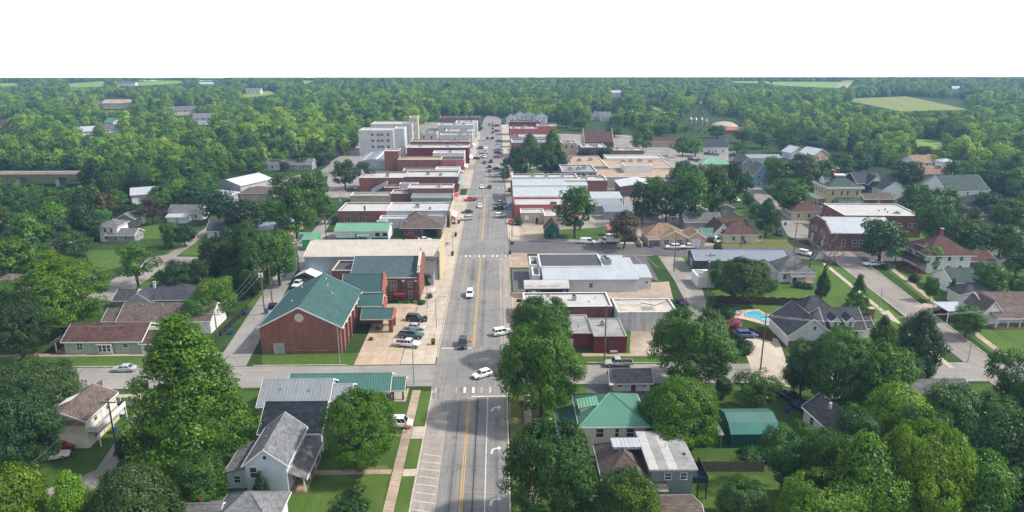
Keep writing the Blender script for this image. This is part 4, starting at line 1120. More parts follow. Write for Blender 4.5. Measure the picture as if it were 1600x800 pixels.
def unit(root, x, y, z, sx=1.6, sy=1.6, sz=1.1, mat=None):
    """rooftop air conditioner: cabinet, fan ring on top, kerb below"""
    o = boxpart(root, 'air_unit', x - sx/2, y - sy/2, z + .15, x + sx/2, y + sy/2, z + sz, mat or GALV)
    MB().tube([(x, y, z + sz + .003), (x, y, z + sz + .16)], min(sx, sy) * .34, 10).build('fan_ring', DARKD, o)
    boxpart(o, 'unit_kerb', x - sx/2 + .1, y - sy/2 + .1, z - .02, x + sx/2 - .1, y + sy/2 - .1, z + .147, CURB)
    return o
def posts(root, pts, z0, z1, r=.09, mat=None, name='porch_post'):
    me = MB().box(-r, -r, z0, r, r, z1).mesh(name, mat or WHITE)
    for x, y in pts: put(name, me, root, (x, y, 0))
def porch(root, x0, y0, w_, d, h, roofm, ridge, rise=.7, n=3, floor=.35, postm=None, side='f', floorm=None):
    """lean-to porch: floor, posts on the open side, sloping roof"""
    boxpart(root, 'porch_floor', x0, y0, -.05, x0 + w_, y0 + d, floor, floorm or DECKW)
    block(root, x0, y0, w_, d, h, 'shed', None, roofm, ridge, rise, .35, .25)
    if side == 'f': P = [(x0 + .15 + (w_ - .3) * i / (n - 1), y0 + .15) for i in range(n)]
    elif side == 'r': P = [(x0 + w_ - .15, y0 + .15 + (d - .3) * i / (n - 1)) for i in range(n)]
    elif side == 'l': P = [(x0 + .15, y0 + .15 + (d - .3) * i / (n - 1)) for i in range(n)]
    posts(root, P, floor, h + .05, .1, postm)
def awning(root, x0, y0, w_, d, z, drop, mat, side='r'):
    """sloping shop awning hung on the street wall; x0 is the wall line"""
    s = 1 if side == 'r' else -1
    prof = [(x0 + s * .01, z), (x0 + s * w_, z - drop), (x0 + s * w_, z - drop - .25), (x0 + s * w_ * .97, z - drop - .25), (x0 + s * w_ * .97, z - drop - .06), (x0 + s * .01, z - .08)]
    return MB().ext(prof, y0, y0 + d, 'y').build('awning', mat, root)
def site(pxL, pxR, pyB):
    m = (pxL + pxR) / 2; Y = G(m, pyB)[1]
    return W(pxL, pyB, Y)[0], Y, W(pxR, pyB, Y)[0] - W(pxL, pyB, Y)[0]
def zat(px, py, Y): return W(px, py, Y)[1]
# ------------------------------------------------------------------ buildings left of main street
BLUEW = siding('pale_blue_siding', (0.55, 0.63, 0.70))
WHITEW = siding('white_siding', (0.76, 0.775, 0.79))
CREAMS = siding('cream_siding', (0.72, 0.69, 0.56))
YELLS = siding('yellow_siding', (0.62, 0.53, 0.29))
PALEY = siding('pale_yellow_siding', (0.66, 0.63, 0.40))
SAGE = siding('sage_green_siding', (0.34, 0.43, 0.33))
TEALS = siding('grey_teal_siding', (0.20, 0.27, 0.27))
PEACH = siding('peach_siding', (0.60, 0.46, 0.30))
NAVYS = siding('navy_siding', (0.035, 0.065, 0.16))
SKYS = siding('sky_blue_siding', (0.24, 0.42, 0.58))
GREYS = siding('grey_siding', (0.30, 0.30, 0.31))
PINKS = siding('pink_buff_siding', (0.50, 0.35, 0.27))

# pale blue two-storey house, gable towards the camera
x0, Y, w_ = site(388, 452, 775)
t = thing('house', 'pale blue two storey house with grey gable roof and white porch', 'house', x0, Y)
B = (0, 0, w_, 10.2)
block(t, *B, 5.2, 'gable', BLUEW, SH_LGREY, 'y', 2.4, .35, .3)
win(t, 'f', B, 1.15, 3.9, .95, 1.7, glass=GLASS); win(t, 'f', B, 2.95, 6.3, .5, .6, style='plain')
wrow(t, 'r', B, 4, 4.35, .75, 1.5, 1.0); door(t, 'r', B, 5.2, .4)
win(t, 'r', B, 2.6, 1.7, .9, 1.6); win(t, 'r', B, 7.6, 1.7, .9, 1.6)
porch(t, w_ + .01, .4, 2.3, 9.4, 2.6, SH_GREY, 'l', .85, 4, .4, side='r')
A = (-3.6, 2.0, 3.58, 7.5)
block(t, *A, 2.7, 'shed', BLUEW, SH_GREY, 'r', .9, .3, .3)
win(t, 'f', A, 1.5, 1.5, .9, 1.1)
vent(t, 1.6, 5, 6.4); vent(t, 1.0, 8, 5.9)

# black-roofed house behind it
t = thing('house', 'white trimmed house with black shingle roof and open front porch', 'house', -37.9, 99.6)
B = (0, 0, 9.6, 9.6)
block(t, *B, 3.7, 'gable', BLUEW, SH_BLACK, 'x', 2.7, .4, .3)
win(t, 'r', B, 4.8, 4.7, .7, 1.1); win(t, 'f', B, 2, 1.9, .9, 1.5); win(t, 'f', B, 6.4, 1.9, .9, 1.5)
door(t, 'r', B, 3.2, .4, mat=BRICK_MAROON); win(t, 'r', B, 6.6, 1.9, 1.4, 1.5)
porch(t, 9.61, 1.0, 2.6, 7.4, 2.7, SH_BLACK, 'l', .7, 4, .5, side='r')
boxpart(t, 'porch_step', 12.25, 3.4, -.05, 13.0, 5.4, .25, CONC)

# grey metal-roofed house
t = thing('house', 'old house with weathered grey metal roof and small side wing', 'house', -41.2, 109.2)
B = (0, 0, 11.6, 9.0)
block(t, *B, 3.3, 'gable', WHITEW, MET_GREYX, 'x', 2.6, .45, .35, seams=.6)
wrow(t, 'f', B, 4, 1.8)
A = (11.62, .6, 3.4, 7.8)
block(t, *A, 2.9, 'gable', WHITEW, MET_GREYX, 'x', 2.0, .4, .35, seams=.6)
win(t, 'r', A, 2.2, 1.7, .9, 1.4); win(t, 'r', A, 5.4, 1.7, .9, 1.4); door(t, 'f', A, 1.6, .3, mat=BRICK_MAROON)
porch(t, 12.2, -2.3, 2.9, 2.85, 2.4, MET_GREYX, 'b', .45, 2, .3)
vent(t, 3.2, 2.5, 5.0); vent(t, 8.2, 2.2, 4.8)

# green metal-roofed brick hall
t = thing('hall', 'low brown brick hall with ribbed green metal roof by the sidewalk', 'building', -38.0, 115.0)
B = (0, .8, 18.0, 5.6)
block(t, *B, 3.0, 'gable', BRICK_BROWN, MET_GREENX, 'x', 1.55, .8, .35, seams=.45)
win(t, 'f', B, 14.5, 1.5, 3.4, 1.6, frame=DARKNAVY, style='cross'); win(t, 'f', B, 9.5, 1.5, 1.2, 1.2, frame=DARKNAVY)
door(t, 'f', B, 17.2, .1, mat=DARKNAVY, frame=DARKNAVY)
boxpart(t, 'fascia_band', -.4, -.32, 2.2, 18.3, -.06, 2.75, GREYS)
A = (18.02, 1.4, 2.6, 4.4)
block(t, *A, 2.5, 'gable', None or BRICK_BROWN, MET_GREENX, 'x', 1.2, .6, .2, seams=.45) if False else None
rf = thick_gable(t, 18.3, 1.4, 2.4, 4.4, 2.55, 1.15, 'x', .5, .15, .14, MET_GREENX, WHITE, .45, 'porch_roof')
posts(t, [(20.4, 1.6), (20.4, 5.6), (18.6, 1.6)], 0, 2.6, .16, BRICK_BROWN)
boxpart(t, 'porch_floor', 18.02, 1.0, -.05, 20.9, 6.2, .2, CONC)

# grey roof at the bottom edge
t = thing('house', 'light grey hipped roof with small brick chimney at the bottom edge', 'house', -41.0, 77.3)
block(t, 4.0, 0, 7.6, 7.0, 2.9, 'hip', WHITEW, SH_LGREY, rh=2.9, oh=.5)
A = (-.4, 1.6, 4.38, 4.4)
block(t, *A, 2.6, 'gable', WHITEW, SH_GREY, 'x', 1.4, .4, .3)
win(t, 'f', (4.0, 0, 7.6, 7.0), 2, 1.6); win(t, 'f', (4.0, 0, 7.6, 7.0), 5.4, 1.6)
MB().tube([(1.0, 4.6, 3.0), (1.0, 4.6, 4.7)], .28, 8).build('chimney', BRICK_ORANGE, t)

# yellow garage apartment with outside deck
t = thing('house', 'pale yellow garage apartment with outside deck and tarp on roof', 'house', -73.4, 101.6)
B = (0, 0, 7.2, 9.4)
block(t, *B, 5.0, 'gable', CREAMS, SH_BROWN, 'y', 1.5, .4, .35)
boxpart(t, 'gable_cladding', -.02, -.05, 4.1, 7.22, -.004, 5.02, DECKW)
win(t, 'f', B, 3.0, 4.6, 1.1, 1.0); wrow(t, 'r', B, 2, 4.1, .8, 1.2)
door(t, 'r', B, 5.2, 2.75, mat=WHITE); win(t, 'r', B, 2.2, 1.4, .9, 1.0)
MB().add([(.6, 4.2, 5.42), (3.0, 4.2, 6.42), (3.0, 6.8, 6.42), (.6, 6.8, 5.42)], [(0,1,2,3)]).build('roof_tarp', WHITE, t)
dk = boxpart(t, 'deck', 7.22, .4, 2.55, 8.9, 9.0, 2.7, GREYS)
for k in range(3):
    pass
boxpart(dk, 'deck_rail', 8.84, .4, 2.72, 8.92, 9.0, 3.65, WHITE); boxpart(dk, 'deck_rail', 7.25, .36, 2.72, 8.83, .43, 3.65, WHITE)
posts(t, [(8.8, .5), (8.8, 4.6), (8.8, 8.9)], 0, 2.55, .08)
boxpart(t, 'garage_door', 7.2, 5.4, .02, 7.26, 8.4, 2.2, YELLS)

# sage-green long house
t = thing('house', 'long sage green house with red brown roof facing the side street', 'house', -91.5, 138.6)
B = (0, 0, 16.2, 8.6)
block(t, *B, 3.0, 'gable', SAGE, SH_RED, 'x', 2.2, .45, .35)
win(t, 'f', B, 3.2, 1.7, 1.2, 1.5, style='cross'); win(t, 'f', B, 12.8, 1.9, 1.0, .9)
bay = (7.2, -.7, 3.0, .69)
block(t, *bay, 2.5, 'shed', SAGE, SH_RED, 'b', .3, .15, .1)
for u in (.6, 1.5, 2.4): win(t, 'f', bay, u, 1.5, .7, 1.4)
A = (16.22, -.4, 4.2, 6.4)
block(t, *A, 2.5, 'gable', CREAMS, SH_RED, 'x', 1.5, .35, .3)
door(t, 'f', A, 2.6, .3, mat=M('blue_door', (0.08, 0.20, 0.50), rough=.5)); win(t, 'f', A, 1.1, 1.5, .8, 1.1); wrow(t, 'r', A, 3, 1.5, .9, 1.1)
porch(t, -2.4, .6, 2.38, 7.0, 2.5, SH_RED, 'r', .5, 2, .4, side='l')
boxpart(t, 'step', 18.2, -1.6, -.05, 19.6, -.42, .3, OLDCONC)
vent(t, 5.4, 2.6, 4.2, .3, .12, DARKD); vent(t, 14.2, 3.0, 4.3, .3); vent(t, 18.2, 2.2, 3.6, .25, .12, DARKD)

t = thing('house', 'long brown grey shingle roof with white gable behind the green house', 'house', -85.6, 149.2)
B = (0, 0, 20.5, 9.4)
block(t, *B, 3.2, 'gable', WHITEW, SH_BROWN, 'x', 2.5, .4, .35)
win(t, 'r', B, 4.7, 3.6, .8, 1.0); wrow(t, 'f', B, 5, 1.7)
block(t, -4.0, 1.4, 3.98, 6.4, 2.8, 'gable', WHITEW, SH_BROWN, 'x', 1.7, .35, .3)
for x in (4, 8.5, 13): vent(t, x, 4.0, 5.4, .35, .2)
vent(t, 16.4, 2.0, 4.4, .5)

t = thing('house', 'dark grey roofed house with pale blue front gable', 'house', -93.0, 163.5)
B = (5.2, 0, 13.5, 10.5)
block(t, *B, 3.0, 'hip', GREYS, SH_DARK, rh=2.8, oh=.5)
A = (3.0, -1.2, 5.6, 8)
block(t, *A, 3.0, 'gable', BLUEW, SH_DARK, 'y', 2.2, .4, .35)
win(t, 'f', A, 2.8, 1.7, 1.2, 1.4); block(t, -1.6, 1.2, 4.58, 6.5, 2.6, 'gable', GREYS, SH_DARK, 'x', 1.6, .4, .3)
chimney(t, 7.2, 4.6, 3.5, 6.1, WHITE, .6)

x0, Y, w_ = site(-40, 32, 475)
t = thing('house', 'tan roofed brick house cut by the left edge', 'house', x0, Y)
B = (0, 0, w_, 12)
block(t, *B, 3.2, 'hip', BRICK_ORANGE, SH_BROWN, rh=2.6, oh=.6)
wrow(t, 'f', B, 3, 1.8, 1.1, 1.3); wrow(t, 'r', B, 3, 1.8, 1.1, 1.3)

# church gymnasium
x0, Y, w_ = site(410, 534, 553)
t = thing('gymnasium', 'red brick gymnasium with big green shingle gable roof', 'building', x0, Y)
B = (0, 0, w_, 22.8)
block(t, *B, 6.1, 'gable', BRICK_RED, SH_GREEN, 'y', 4.3, .5, .15)
door(t, 'f', B, 3.6, .1, 1.9, 2.2, mat=DOORM, frame=CURB)
MB().tube([(8.35, .02, 8.15), (8.35, -.06, 8.15)], .95, 20).build('gable_medallion', CREAMW, t)
boxpart(t, 'brick_band', -.03, -.035, .55, w_ + .03, -.002, .75, BRICK_DARK)
for k in range(6):
    u = 1.8 + k * 3.65
    boxpart(t, 'pilaster', w_ + .003, u - .45, 0, w_ + .45, u + .45, 5.0, BRICK_RED)
    win(t, 'r', B, u + 1.82, 2.4, .9, 2.6, frame=CURB, glass=GLASS)
    boxpart(t, 'pilaster_cap', w_ + .003, u - .5, 5.003, w_ + .5, u + .5, 5.2, CREAMW)
for (x, y) in ((4.4, 9), (4.0, 19), (9.5, 20), (12.2, 14), (10.5, 17)): vent(t, x, y, 6.1 + 4.3 * (1 - abs(x - 8.35) / 8.35) + .12, .35, .12, WHITE)
A = (w_ + .5, 16.6, 5.6, 5.4)
block(t, *A, 4.6, 'gable', BRICK_RED, SH_GREEN, 'x', 1.7, .3, .1)
boxpart(t, 'gable_parapet', A[0] + 5.72, 16.3, 3.6, A[0] + 6.05, 22.3, 5.0, BRICK_ORANGE)
C = (w_ + 2.2, 11.0, 7.0, 5.0)
thick_gable(t, *C, 3.6, 1.4, 'x', .35, .05, .2, SH_GREEN, CREAMW, 0, 'carport_roof')
posts(t, [(C[0] + 6.6, 11.4), (C[0] + 6.6, 15.6)], 0, 3.6, .45, BRICK_RED, 'carport_column')
MB().ext([(10.8, 3.2), (16.2, 3.2), (16.2, 3.7), (13.5, 5.4), (10.8, 3.7)], C[0] + 7.08, C[0] + 7.35, 'x').build('carport_gable', BRICK_ORANGE, t)
D = (w_ - 4.4, 22.82, 9.6, 6.5)
block(t, *D, 6.0, 'gable', BRICK_RED, SH_GREEN, 'x', 3.2, .3, .1)
MB().ext([(22.6, 5.4), (29.5, 5.4), (29.5, 6.2), (26.1, 9.9), (22.6, 6.2)], D[0] + 9.62, D[0] + 10.0, 'x').build('gable_parapet', BRICK_ORANGE, t)

# brick church
x0, Y = -37.6, 170.2
t = thing('church', 'brick church with slate green roof and white capped gable front', 'church', x0, Y)
B = (0, 0, 17.0, 15.2)
block(t, *B, 6.3, 'gable', BRICK_DARK, SH_SLATE, 'x', 3.2, .3, .05)
for u in (5.4, 11.0): 
    for k in (-.78, .78): win(t, 'f', B, u + k - .8, 4.0, 1.25, 2.7, style='cross', frame=CREAMW, glass=glass_mat('church_glass', (0.16, 0.15, 0.12)) if 'church_glass' not in MATS else MATS['church_glass'])
win(t, 'f', B, 15.1, 4.4, 1.0, 1.5, style='cross', frame=CREAMW); win(t, 'f', B, 15.1, 1.5, 1.0, 1.9, style='cross', frame=CREAMW)
for u in (3.8, 6.6, 9.4, 12.2): win(t, 'f', B, u, 1.0, 1.1, 1.2, frame=CURB)
for u in (2.6, 8.0, 13.4, 16.6):
    boxpart(t, 'buttress', u - .3, -.5, 0, u + .3, -.004, 5.2, BRICK_DARK); boxpart(t, 'buttress_cap', u - .38, -.58, 5.203, u + .38, -.004, 5.55, CREAMW)
fr_ = MB().ext([(-.6, 0), (15.8, 0), (15.8, 7.6), (13.6, 7.9), (13.6, 8.6), (7.6, 10.9), (1.6, 8.6), (1.6, 7.9), (-.6, 7.6)], 17.02, 17.55, 'x').build('front_gable', BRICK_RED, t)
MB().ext([(-.7, 7.605), (1.5, 7.9), (1.5, 8.65), (7.6, 11.0), (13.7, 8.65), (13.7, 7.9), (15.9, 7.605), (15.9, 7.85), (13.9, 8.1), (13.9, 8.9), (7.6, 11.25), (1.3, 8.9), (1.3, 8.1), (-.7, 7.85)], 16.95, 17.62, 'x').build('gable_coping', CREAMW, fr_)
for (y, z) in ((.2, 8.6), (15.0, 8.6), (7.6, 12.0)):
    MB().ext([(y - .45, z - 1.1), (y + .45, z - 1.1), (y + .3, z), (y, z + .35), (y - .3, z)], 17.05, 17.55, 'x').build('finial', CREAMW, fr_)
boxpart(t, 'entry_step', 17.6, 5.0, -.05, 19.6, 10.0, .35, CONC); boxpart(t, 'ramp_awning', 11.0, -2.2, 2.1, 14.0, -.02, 2.3, M('maroon_awning', (0.22, 0.02, 0.03)))
A = (-5.2, 2.8, 5.1, 9)
block(t, *A, 7.2, 'flat', BRICK_RED, MEMB_D, cope=CREAMW)
boxpart(t, 'roof_coping', -.25, -.35, 6.35, .12, 15.4, 6.6, CREAMW) if False else None

# metal warehouse
x0, Y = -53.4, 186.8
t = thing('warehouse', 'long metal warehouse with cream roof and pale blue walls', 'building', x0, Y)
B = (0, 0, 36.5, 17.0)
block(t, *B, 7.0, 'gable', MET_BLUEW, MET_CREAM, 'x', 2.0, .3, .25)
boxpart(t, 'skylight_seam', 8, 3.0, 7.83, 20, 3.1, 7.86, CURB) if False else None
A = (29.6, -5.2, 6.2, 5.18)
block(t, *A, 3.9, 'shed', MET_BLUEW, MET_OLIVE, 'b', 1.8, .5, .3, trim=GALV)
door(t, 'f', A, 4.4, .1, mat=DOORM); win(t, 'f', A, 1.6, 1.5, .6, 1.0)
boxpart(t, 'front_parapet', 36.78, -.4, 0, 37.2, 17.4, 8.4, M('ochre_render', (0.55, 0.47, 0.30)))
vent(t, 26, 10, 8.9, .4, .2, DARKD); vent(t, 10, 1, 7.2, .4, .12)
SIGNW = M('sign_white', (0.74, 0.74, 0.72), var=.05); SIGNO = M('sign_orange', (0.70, 0.16, 0.04), var=.1)

# long white and green shed
x0, Y, w_ = site(525, 607, 377)
t = thing('shed', 'long shed with mint green roof, white walls and green skirting', 'building', x0, Y)
B = (0, 0, w_, 9.0)
block(t, *B, 3.6, 'gable', WHITEW, MET_MINT, 'x', 1.5, .3, .3)
boxpart(t, 'green_skirting', -.03, -.04, 0, w_ + .03, -.003, 1.25, M('green_paint', (0.035, 0.16, 0.12)))
wrow(t, 'f', B, 1, 2.0, 2.0, 1.2, 6.5, 9.0, style='cross')
boxpart(t, 'sign_panel', 13.2, -.1, 1.7, 17.2, -.05, 2.9, DARKNAVY); MB().tube([(15.2, -.11, 2.3), (15.2, -.13, 2.3)], .55, 14).build('sign_emblem', SIGNW, t)
boxpart(t, 'number_board', 11.0, -.12, .6, 11.9, -.055, 2.6, SIGNW)
porch(t, 7.5, -1.5, 3.6, 1.49, 2.3, MET_MINT, 'b', .3, 2, .1)

# drive-through bank
t = thing('bank', 'brown hipped roof bank with brick drive through bay', 'building', -33.4, 233.5)
B = (1.0, 0, 13.0, 13)
block(t, *B, 3.2, 'hip', BRICK_BROWN, SH_BROWN, rh=2.6, oh=1.0)
block(t, 1.6, 6, 6, 9, 4.0, 'hip', BRICK_BROWN, SH_BROWN, rh=2.2, oh=.6)
boxpart(t, 'bay_shade_panel', 8.2, -.06, .02, 12.2, -.004, 2.5, DARKD)  # solid near-black slab: the open bay's shade put into its colour
posts(t, [(13.6, -.7), (7.4, -.7)], 0, 3.2, .38, BRICK_BROWN, 'bay_pier')
win(t, 'f', B, 2.6, 1.6, 1.2, 1.3); win(t, 'r', B, 5, 1.6, 1.6, 1.5)

# white-roofed shop with brick rear
x0, Y = -58.2, 251.0
t = thing('shop', 'long white roofed shop with brick rear end and grey metal side', 'building', x0, Y)
block(t, 0, 0, 17.5, 14.5, 5.2, 'flat', BRICK_RED, MEMB_W)
block(t, 17.52, 0, 23.2, 14.5, 5.2, 'flat', MET_BLUEW, MEMB_W)
for u in (3.2, 8.6): win(t, 'f', (0, 0, 17.5, 14.5), u, 2.2, 2.0, 2.0, frame=CURB, style='cross')
block(t, 15.6, -5.2, 24.0, 5.18, 3.5, 'flat', BLOCKW, MEMB_W)
win(t, 'f', (15.6, -5.2, 24, 5.18), 22.5, 1.8, 1.2, 1.0)
block(t, 15.0, -6.8, 3.6, 1.58, 2.9, 'flat', GALV, MEMB_W)
unit(t, 28, 8, 4.7); chimney(t, 9.5, 1.2, 5.0, 6.8, BRICK_BROWN, .6); unit(t, 33, 4, 4.7, 1, 1, .8)
boxpart(t, 'street_front', 40.74, -5.0, 0, 41.1, 14.6, 5.9, M('ochre_render', (0.55, 0.47, 0.30)))
awning(t, 41.12, 1.5, 1.6, 8, 3.2, .7, WHITE)
awning(t, 41.12, -4.6, 1.5, 5.2, 3.4, 1.0, M('striped_awning', (0.24, 0.03, 0.06)))

# brick store, two wings
x0, Y = -37.4, 287.6
t = thing('store', 'smaller red brick store with white flat roof and side sheds', 'building', x0, Y)
block(t, 0, 0, 18.8, 9.5, 6.4, 'flat', BRICK_RED, MEMB_W)
for u in (1.8, 6, 10, 13.2): win(t, 'f', (0, 0, 18.8, 9.5), u, 3.4, 1.3, 2.0, frame=BRICK_DARK, glass=GLASS)
block(t, 2, -4.6, 16.4, 4.58, 3.4, 'shed', GALV, MET_GREYX, 'b', .8, .2, .2)
block(t, -7.2, 1.0, 7.18, 8.5, 4.0, 'flat', BRICK_RED, MEMB_G)
block(t, -24.0, 1.0, 16.78, 7.2, 3.2, 'flat', TANW, MEMB_G)
awning(t, 18.82, 1, 1.6, 7, 3.2, .8, M('red_awning', (0.45, 0.03, 0.05)))
boxpart(t, 'street_front', 18.82, -4.4, 0, 19.1, .9, 4.4, CREAMW)
unit(t, 12.5, 5, 5.9); vent(t, 5, 6, 5.9, .6, .15)

x0, Y = -62.0, 312.0
t = thing('store', 'long dark red brick store with stepped white roof', 'building', x0, Y)
block(t, 0, 0, 20, 15, 6.5, 'flat', BRICK_RED, MEMB_W)
block(t, 20.02, 0, 24.0, 15, 6.9, 'flat', BRICK_DARK, MEMB_W)
for u in (7.6, 13.4, 19.0, 25.6, 32, 38): boxpart(t, 'pilaster', u - .3, -.14, 0, u + .3, -.004, 6.0, BRICK_DARK)
MB().ext([(6.0, .2), (13.2, 4.0), (13.2, 5.8), (6.0, 2.0)], -4.2, -2.2, 'y').build('stair_cover', MET_BLUEW, t)
block(t, 12, -6.0, 6.4, 5.98, 3.2, 'flat', BRICK_RED, MEMB_G)
block(t, 18.42, -4.0, 8, 3.98, 4.4, 'flat', BLOCKW, MEMB_G)
for (u, v) in ((12, 5), (30, 8), (36, 5)): unit(t, u, v, 6.2, 1.6, 1.6, 1.2)
awning(t, 44.04, 1, 1.8, 9, 3.6, .9, GALV); awning(t, 44.04, 10.4, 1.6, 4.4, 4.4, 2.2, M('teal_awning', (0.05, 0.42, 0.36)))

# pink and red store row with stage tower
t = thing('theatre', 'red brick theatre with tall square stage tower', 'building', -58.9, 366)
block(t, 0, 0, 7.4, 9.6, 10.8, 'flat', BRICK_RED, MEMB_W)
block(t, 7.42, -5, 22.0, 12, 7.0, 'flat', BRICK_RED, MEMB_T, cope=CREAMW)
block(t, 24, 12.02, 17, 10, 8.0, 'flat', WHITEW, MEMB_W)
unit(t, 33, 17, 7.5)
t = thing('store', 'pink painted brick corner store with faded wall sign', 'building', -29.3, 360)
B = (0, 0, 11.8, 12)
block(t, *B, 7.0, 'flat', BRICK_PINK, MEMB_D, cope=CURB)
for u in (3.4, 6.4): win(t, 'f', B, u, 3.6, .8, 1.6, frame=BRICK_MAROON)
# faded lettering strokes on the side wall
for k, (a, b_) in enumerate([(8.0, 5.6), (9.0, 5.8), (10.0, 5.6), (8.2, 4.6), (9.2, 4.8), (10.2, 4.6), (8.4, 3.7), (9.6, 3.8)]):
    MB().tube([(a, -.02, b_), (a + .4, -.02, b_ + .45), (a + .8, -.02, b_)], .08, 4).build('faded_sign_stroke', CREAMW, t)
awning(t, 11.82, 1, 1.8, 10, 3.6, .7, WHITE)
t = thing('store', 'grey flat canopy shop before the pink corner store', 'building', -47, 346)
block(t, 0, 0, 16, 7, 4.0, 'flat', BRICK_RED, MEMB_G)
block(t, 16.02, 0, 12, 9, 4.4, 'flat', WHITEW, MEMB_W); awning(t, 28.04, 1, 2, 7, 3.4, .8, GALV)

def store(label, x0, Y, w_, d, h, wm, rm, nwin=0, wz=3, ww=1.0, wh=1.8, cope=None, name='store', units=1, side='r', aw=None, gap=1.0):
    t = thing(name, label, 'building', x0, Y)
    block(t, 0, 0, w_, d, h, 'flat', wm, rm, cope=cope)
    if nwin: wrow(t, 'f', (0, 0, w_, d), nwin, wz, ww, wh, gap, frame=CURB)
    rgx = random.Random(label)
    for k in range(3): vent(t, rgx.uniform(1, w_ - 1), rgx.uniform(1, d - 1), h - .5, rgx.uniform(.3, .9), rgx.uniform(.1, .25), rgx.choice([GALV, DARKD, WHITE]))
    for k in range(units + 2 if units else 1): unit(t, rgx.uniform(2, w_ - 2), rgx.uniform(2, d - 2), h - .5, rgx.uniform(1.2, 2.6), rgx.uniform(1.2, 2.2), rgx.uniform(.8, 1.5))
    if side == 'r':
        wrow(t, 'r', (0, 0, w_, d), max(1, int(d / 5)), min(h - 2, 5), 1.2, 1.6, 1.0)
        wrow(t, 'r', (0, 0, w_, d), max(1, int(d / 6)), 1.5, 3.2, 2.0, .6)
    elif side == 'l':
        wrow(t, 'l', (0, 0, w_, d), max(1, int(d / 5)), min(h - 2, 5), 1.2, 1.6, 1.0)
        wrow(t, 'l', (0, 0, w_, d), max(1, int(d / 6)), 1.5, 3.2, 2.0, .6)
    if aw: awning(t, w_ + .02 if side == 'r' else -.02, .8, 1.8, d - 1.6, 3.5, .7, aw, side)
    return t
store('maroon brick store with pale stripe behind the pink store', -50.6, 392, 34.6, 14, 9.0, BRICK_MAROON, MEMB_W, aw=WHITE)
store('long red brick store with a row of small arched windows', -51.7, 419, 35, 11, 9.0, BRICK_RED, MEMB_G, 14, 6.4, .9, 1.3, units=2, aw=GALV)
store('cream two storey block with a few upper windows', -56.4, 460, 17, 12, 9.0, CREAMW, MEMB_G, 3, 6.4, 1.1, 1.6)
store('pale grey rendered store with white parapet', -36.4, 446, 20.4, 9, 9.6, CONCW, MEMB_W, 2, 6.5, 1.1, 1.6, aw=WHITE)
store('cream rendered store beside the grey one', -34, 458, 17.8, 12, 10.6, CREAMW, MEMB_W, 2, 8, 1, 1.5)
store('large grey rendered store with long white parapet', -40.4, 482, 24.2, 14, 12.0, CONCW, MEMB_W, 3, 9, 1.1, 1.6)
store('white fronted store at the far end of the row', -30, 505, 15.6, 14, 11.4, WHITEW, MEMB_W, 0)
store('dark brown brick warehouse closing the left row', -45.5, 558, 31.5, 14, 10.0, BRICK_BROWN, MEMB_D, 5, 7.4, 1.4, 1.8, cope=CURB)
# grey-tin workshop and concrete office block
t = thing('workshop', 'low workshop with striped grey metal roof beside the offices', 'building', -74, 372)
block(t, 0, 0, 15, 30, 4.6, 'gable', MET_BLUEW, MET_SLATE, 'y', 1.4, .3, .2)
for (a, b_) in ((2.6, 3.4), (9.4, 10.4)):
    f_ = lambda q: 4.83 + 1.4 * (1 - abs(q - 7.5) / 7.5)
    MB().add([(a, -.1, f_(a)), (b_, -.1, f_(b_)), (b_, 30, f_(b_)), (a, 30, f_(a))], [(0,1,2,3)]).build('skylight_strip', WHITE, t)
t = thing('office_block', 'four storey grey concrete office block with grid windows', 'building', -82.5, 422)
B = (0, 0, 20.5, 17)
block(t, *B, 15.2, 'flat', CONCW, MEMB_W, cope=CREAMW)
for z in (5.6, 9.2, 12.8):
    for u in (8.2, 11.6, 13.8, 17.4): win(t, 'f', B, u, z, 1.7, 1.4, frame=CONCW, style='cross')
block(t, 4, 19.02, 25.5, 17, 17.0, 'flat', CONCW, MEMB_W, cope=CREAMW)
block(t, 20.52, 4, 6, 13, 15.8, 'flat', CONCW, MEMB_W)
block(t, 27.0, 26, 5.4, 7, 20.6, 'flat', CREAMW, MEMB_W)
for u in (1.6, 3.8): win(t, 'f', (27.0, 26, 5.4, 7), u, 18.6, .8, 1.4)
wrow(t, 'r', (4, 19.02, 25.5, 17), 4, 13, 1.2, 1.5); wrow(t, 'r', (4, 19.02, 25.5, 17), 4, 9, 1.2, 1.5)

# left outlying houses
def house(label, px, py, w_, d, h, roof='gable', wm=None, rm=None, ridge='x', rh=2, rot=0, nf=2, nr=2, cat='house', name='house', oh=.45, dr=True):
    """simple house whose front wall is centred at the surveyed point"""
    x, y = G(px, py)
    t = thing(name, label, cat, x, y, 0, rot)
    B = (-w_ / 2, 0, w_, d)
    block(t, *B, h, roof, wm or WHITEW, rm or SH_GREY, ridge, rh, oh)
    if nf: wrow(t, 'f', B, nf, min(h - .9, 1.6), .9, 1.3)
    for s in 'rl':
        if nr: wrow(t, s, B, nr, min(h - .9, 1.6), .9, 1.3)
    if h > 4.6 and nf: wrow(t, 'f', B, nf, h - 1.2, .9, 1.3)
    if dr: door(t, 'f', B, w_ * .5, .1, mat=DOORM)
    return t
house('small two storey grey house with white cube top', 172, 378, 6, 7, 5.2, 'hip', WHITEW, SH_GREY, rh=1.6)
t = house('low grey roofed wing beside the cube topped house', 190, 379, 9, 6, 2.6, 'gable', GREYS, SH_GREY, rh=1.4)
house('rusty roofed little shed above the cube topped house', 168, 366, 5, 4, 2.4, 'gable', GREYS, MET_RED, rh=1.0, nf=0, nr=0)
house('dark roofed tan brick house among the left trees', 78, 396, 11, 12, 3.2, 'hip', PEACH, SH_DARK, rh=3.0, nf=2)
house('white long cottage with grey roof on the left slope', 290, 344, 12, 7, 3.4, 'gable', WHITEW, SH_GREY, rh=1.7, rot=-.05, nf=5)
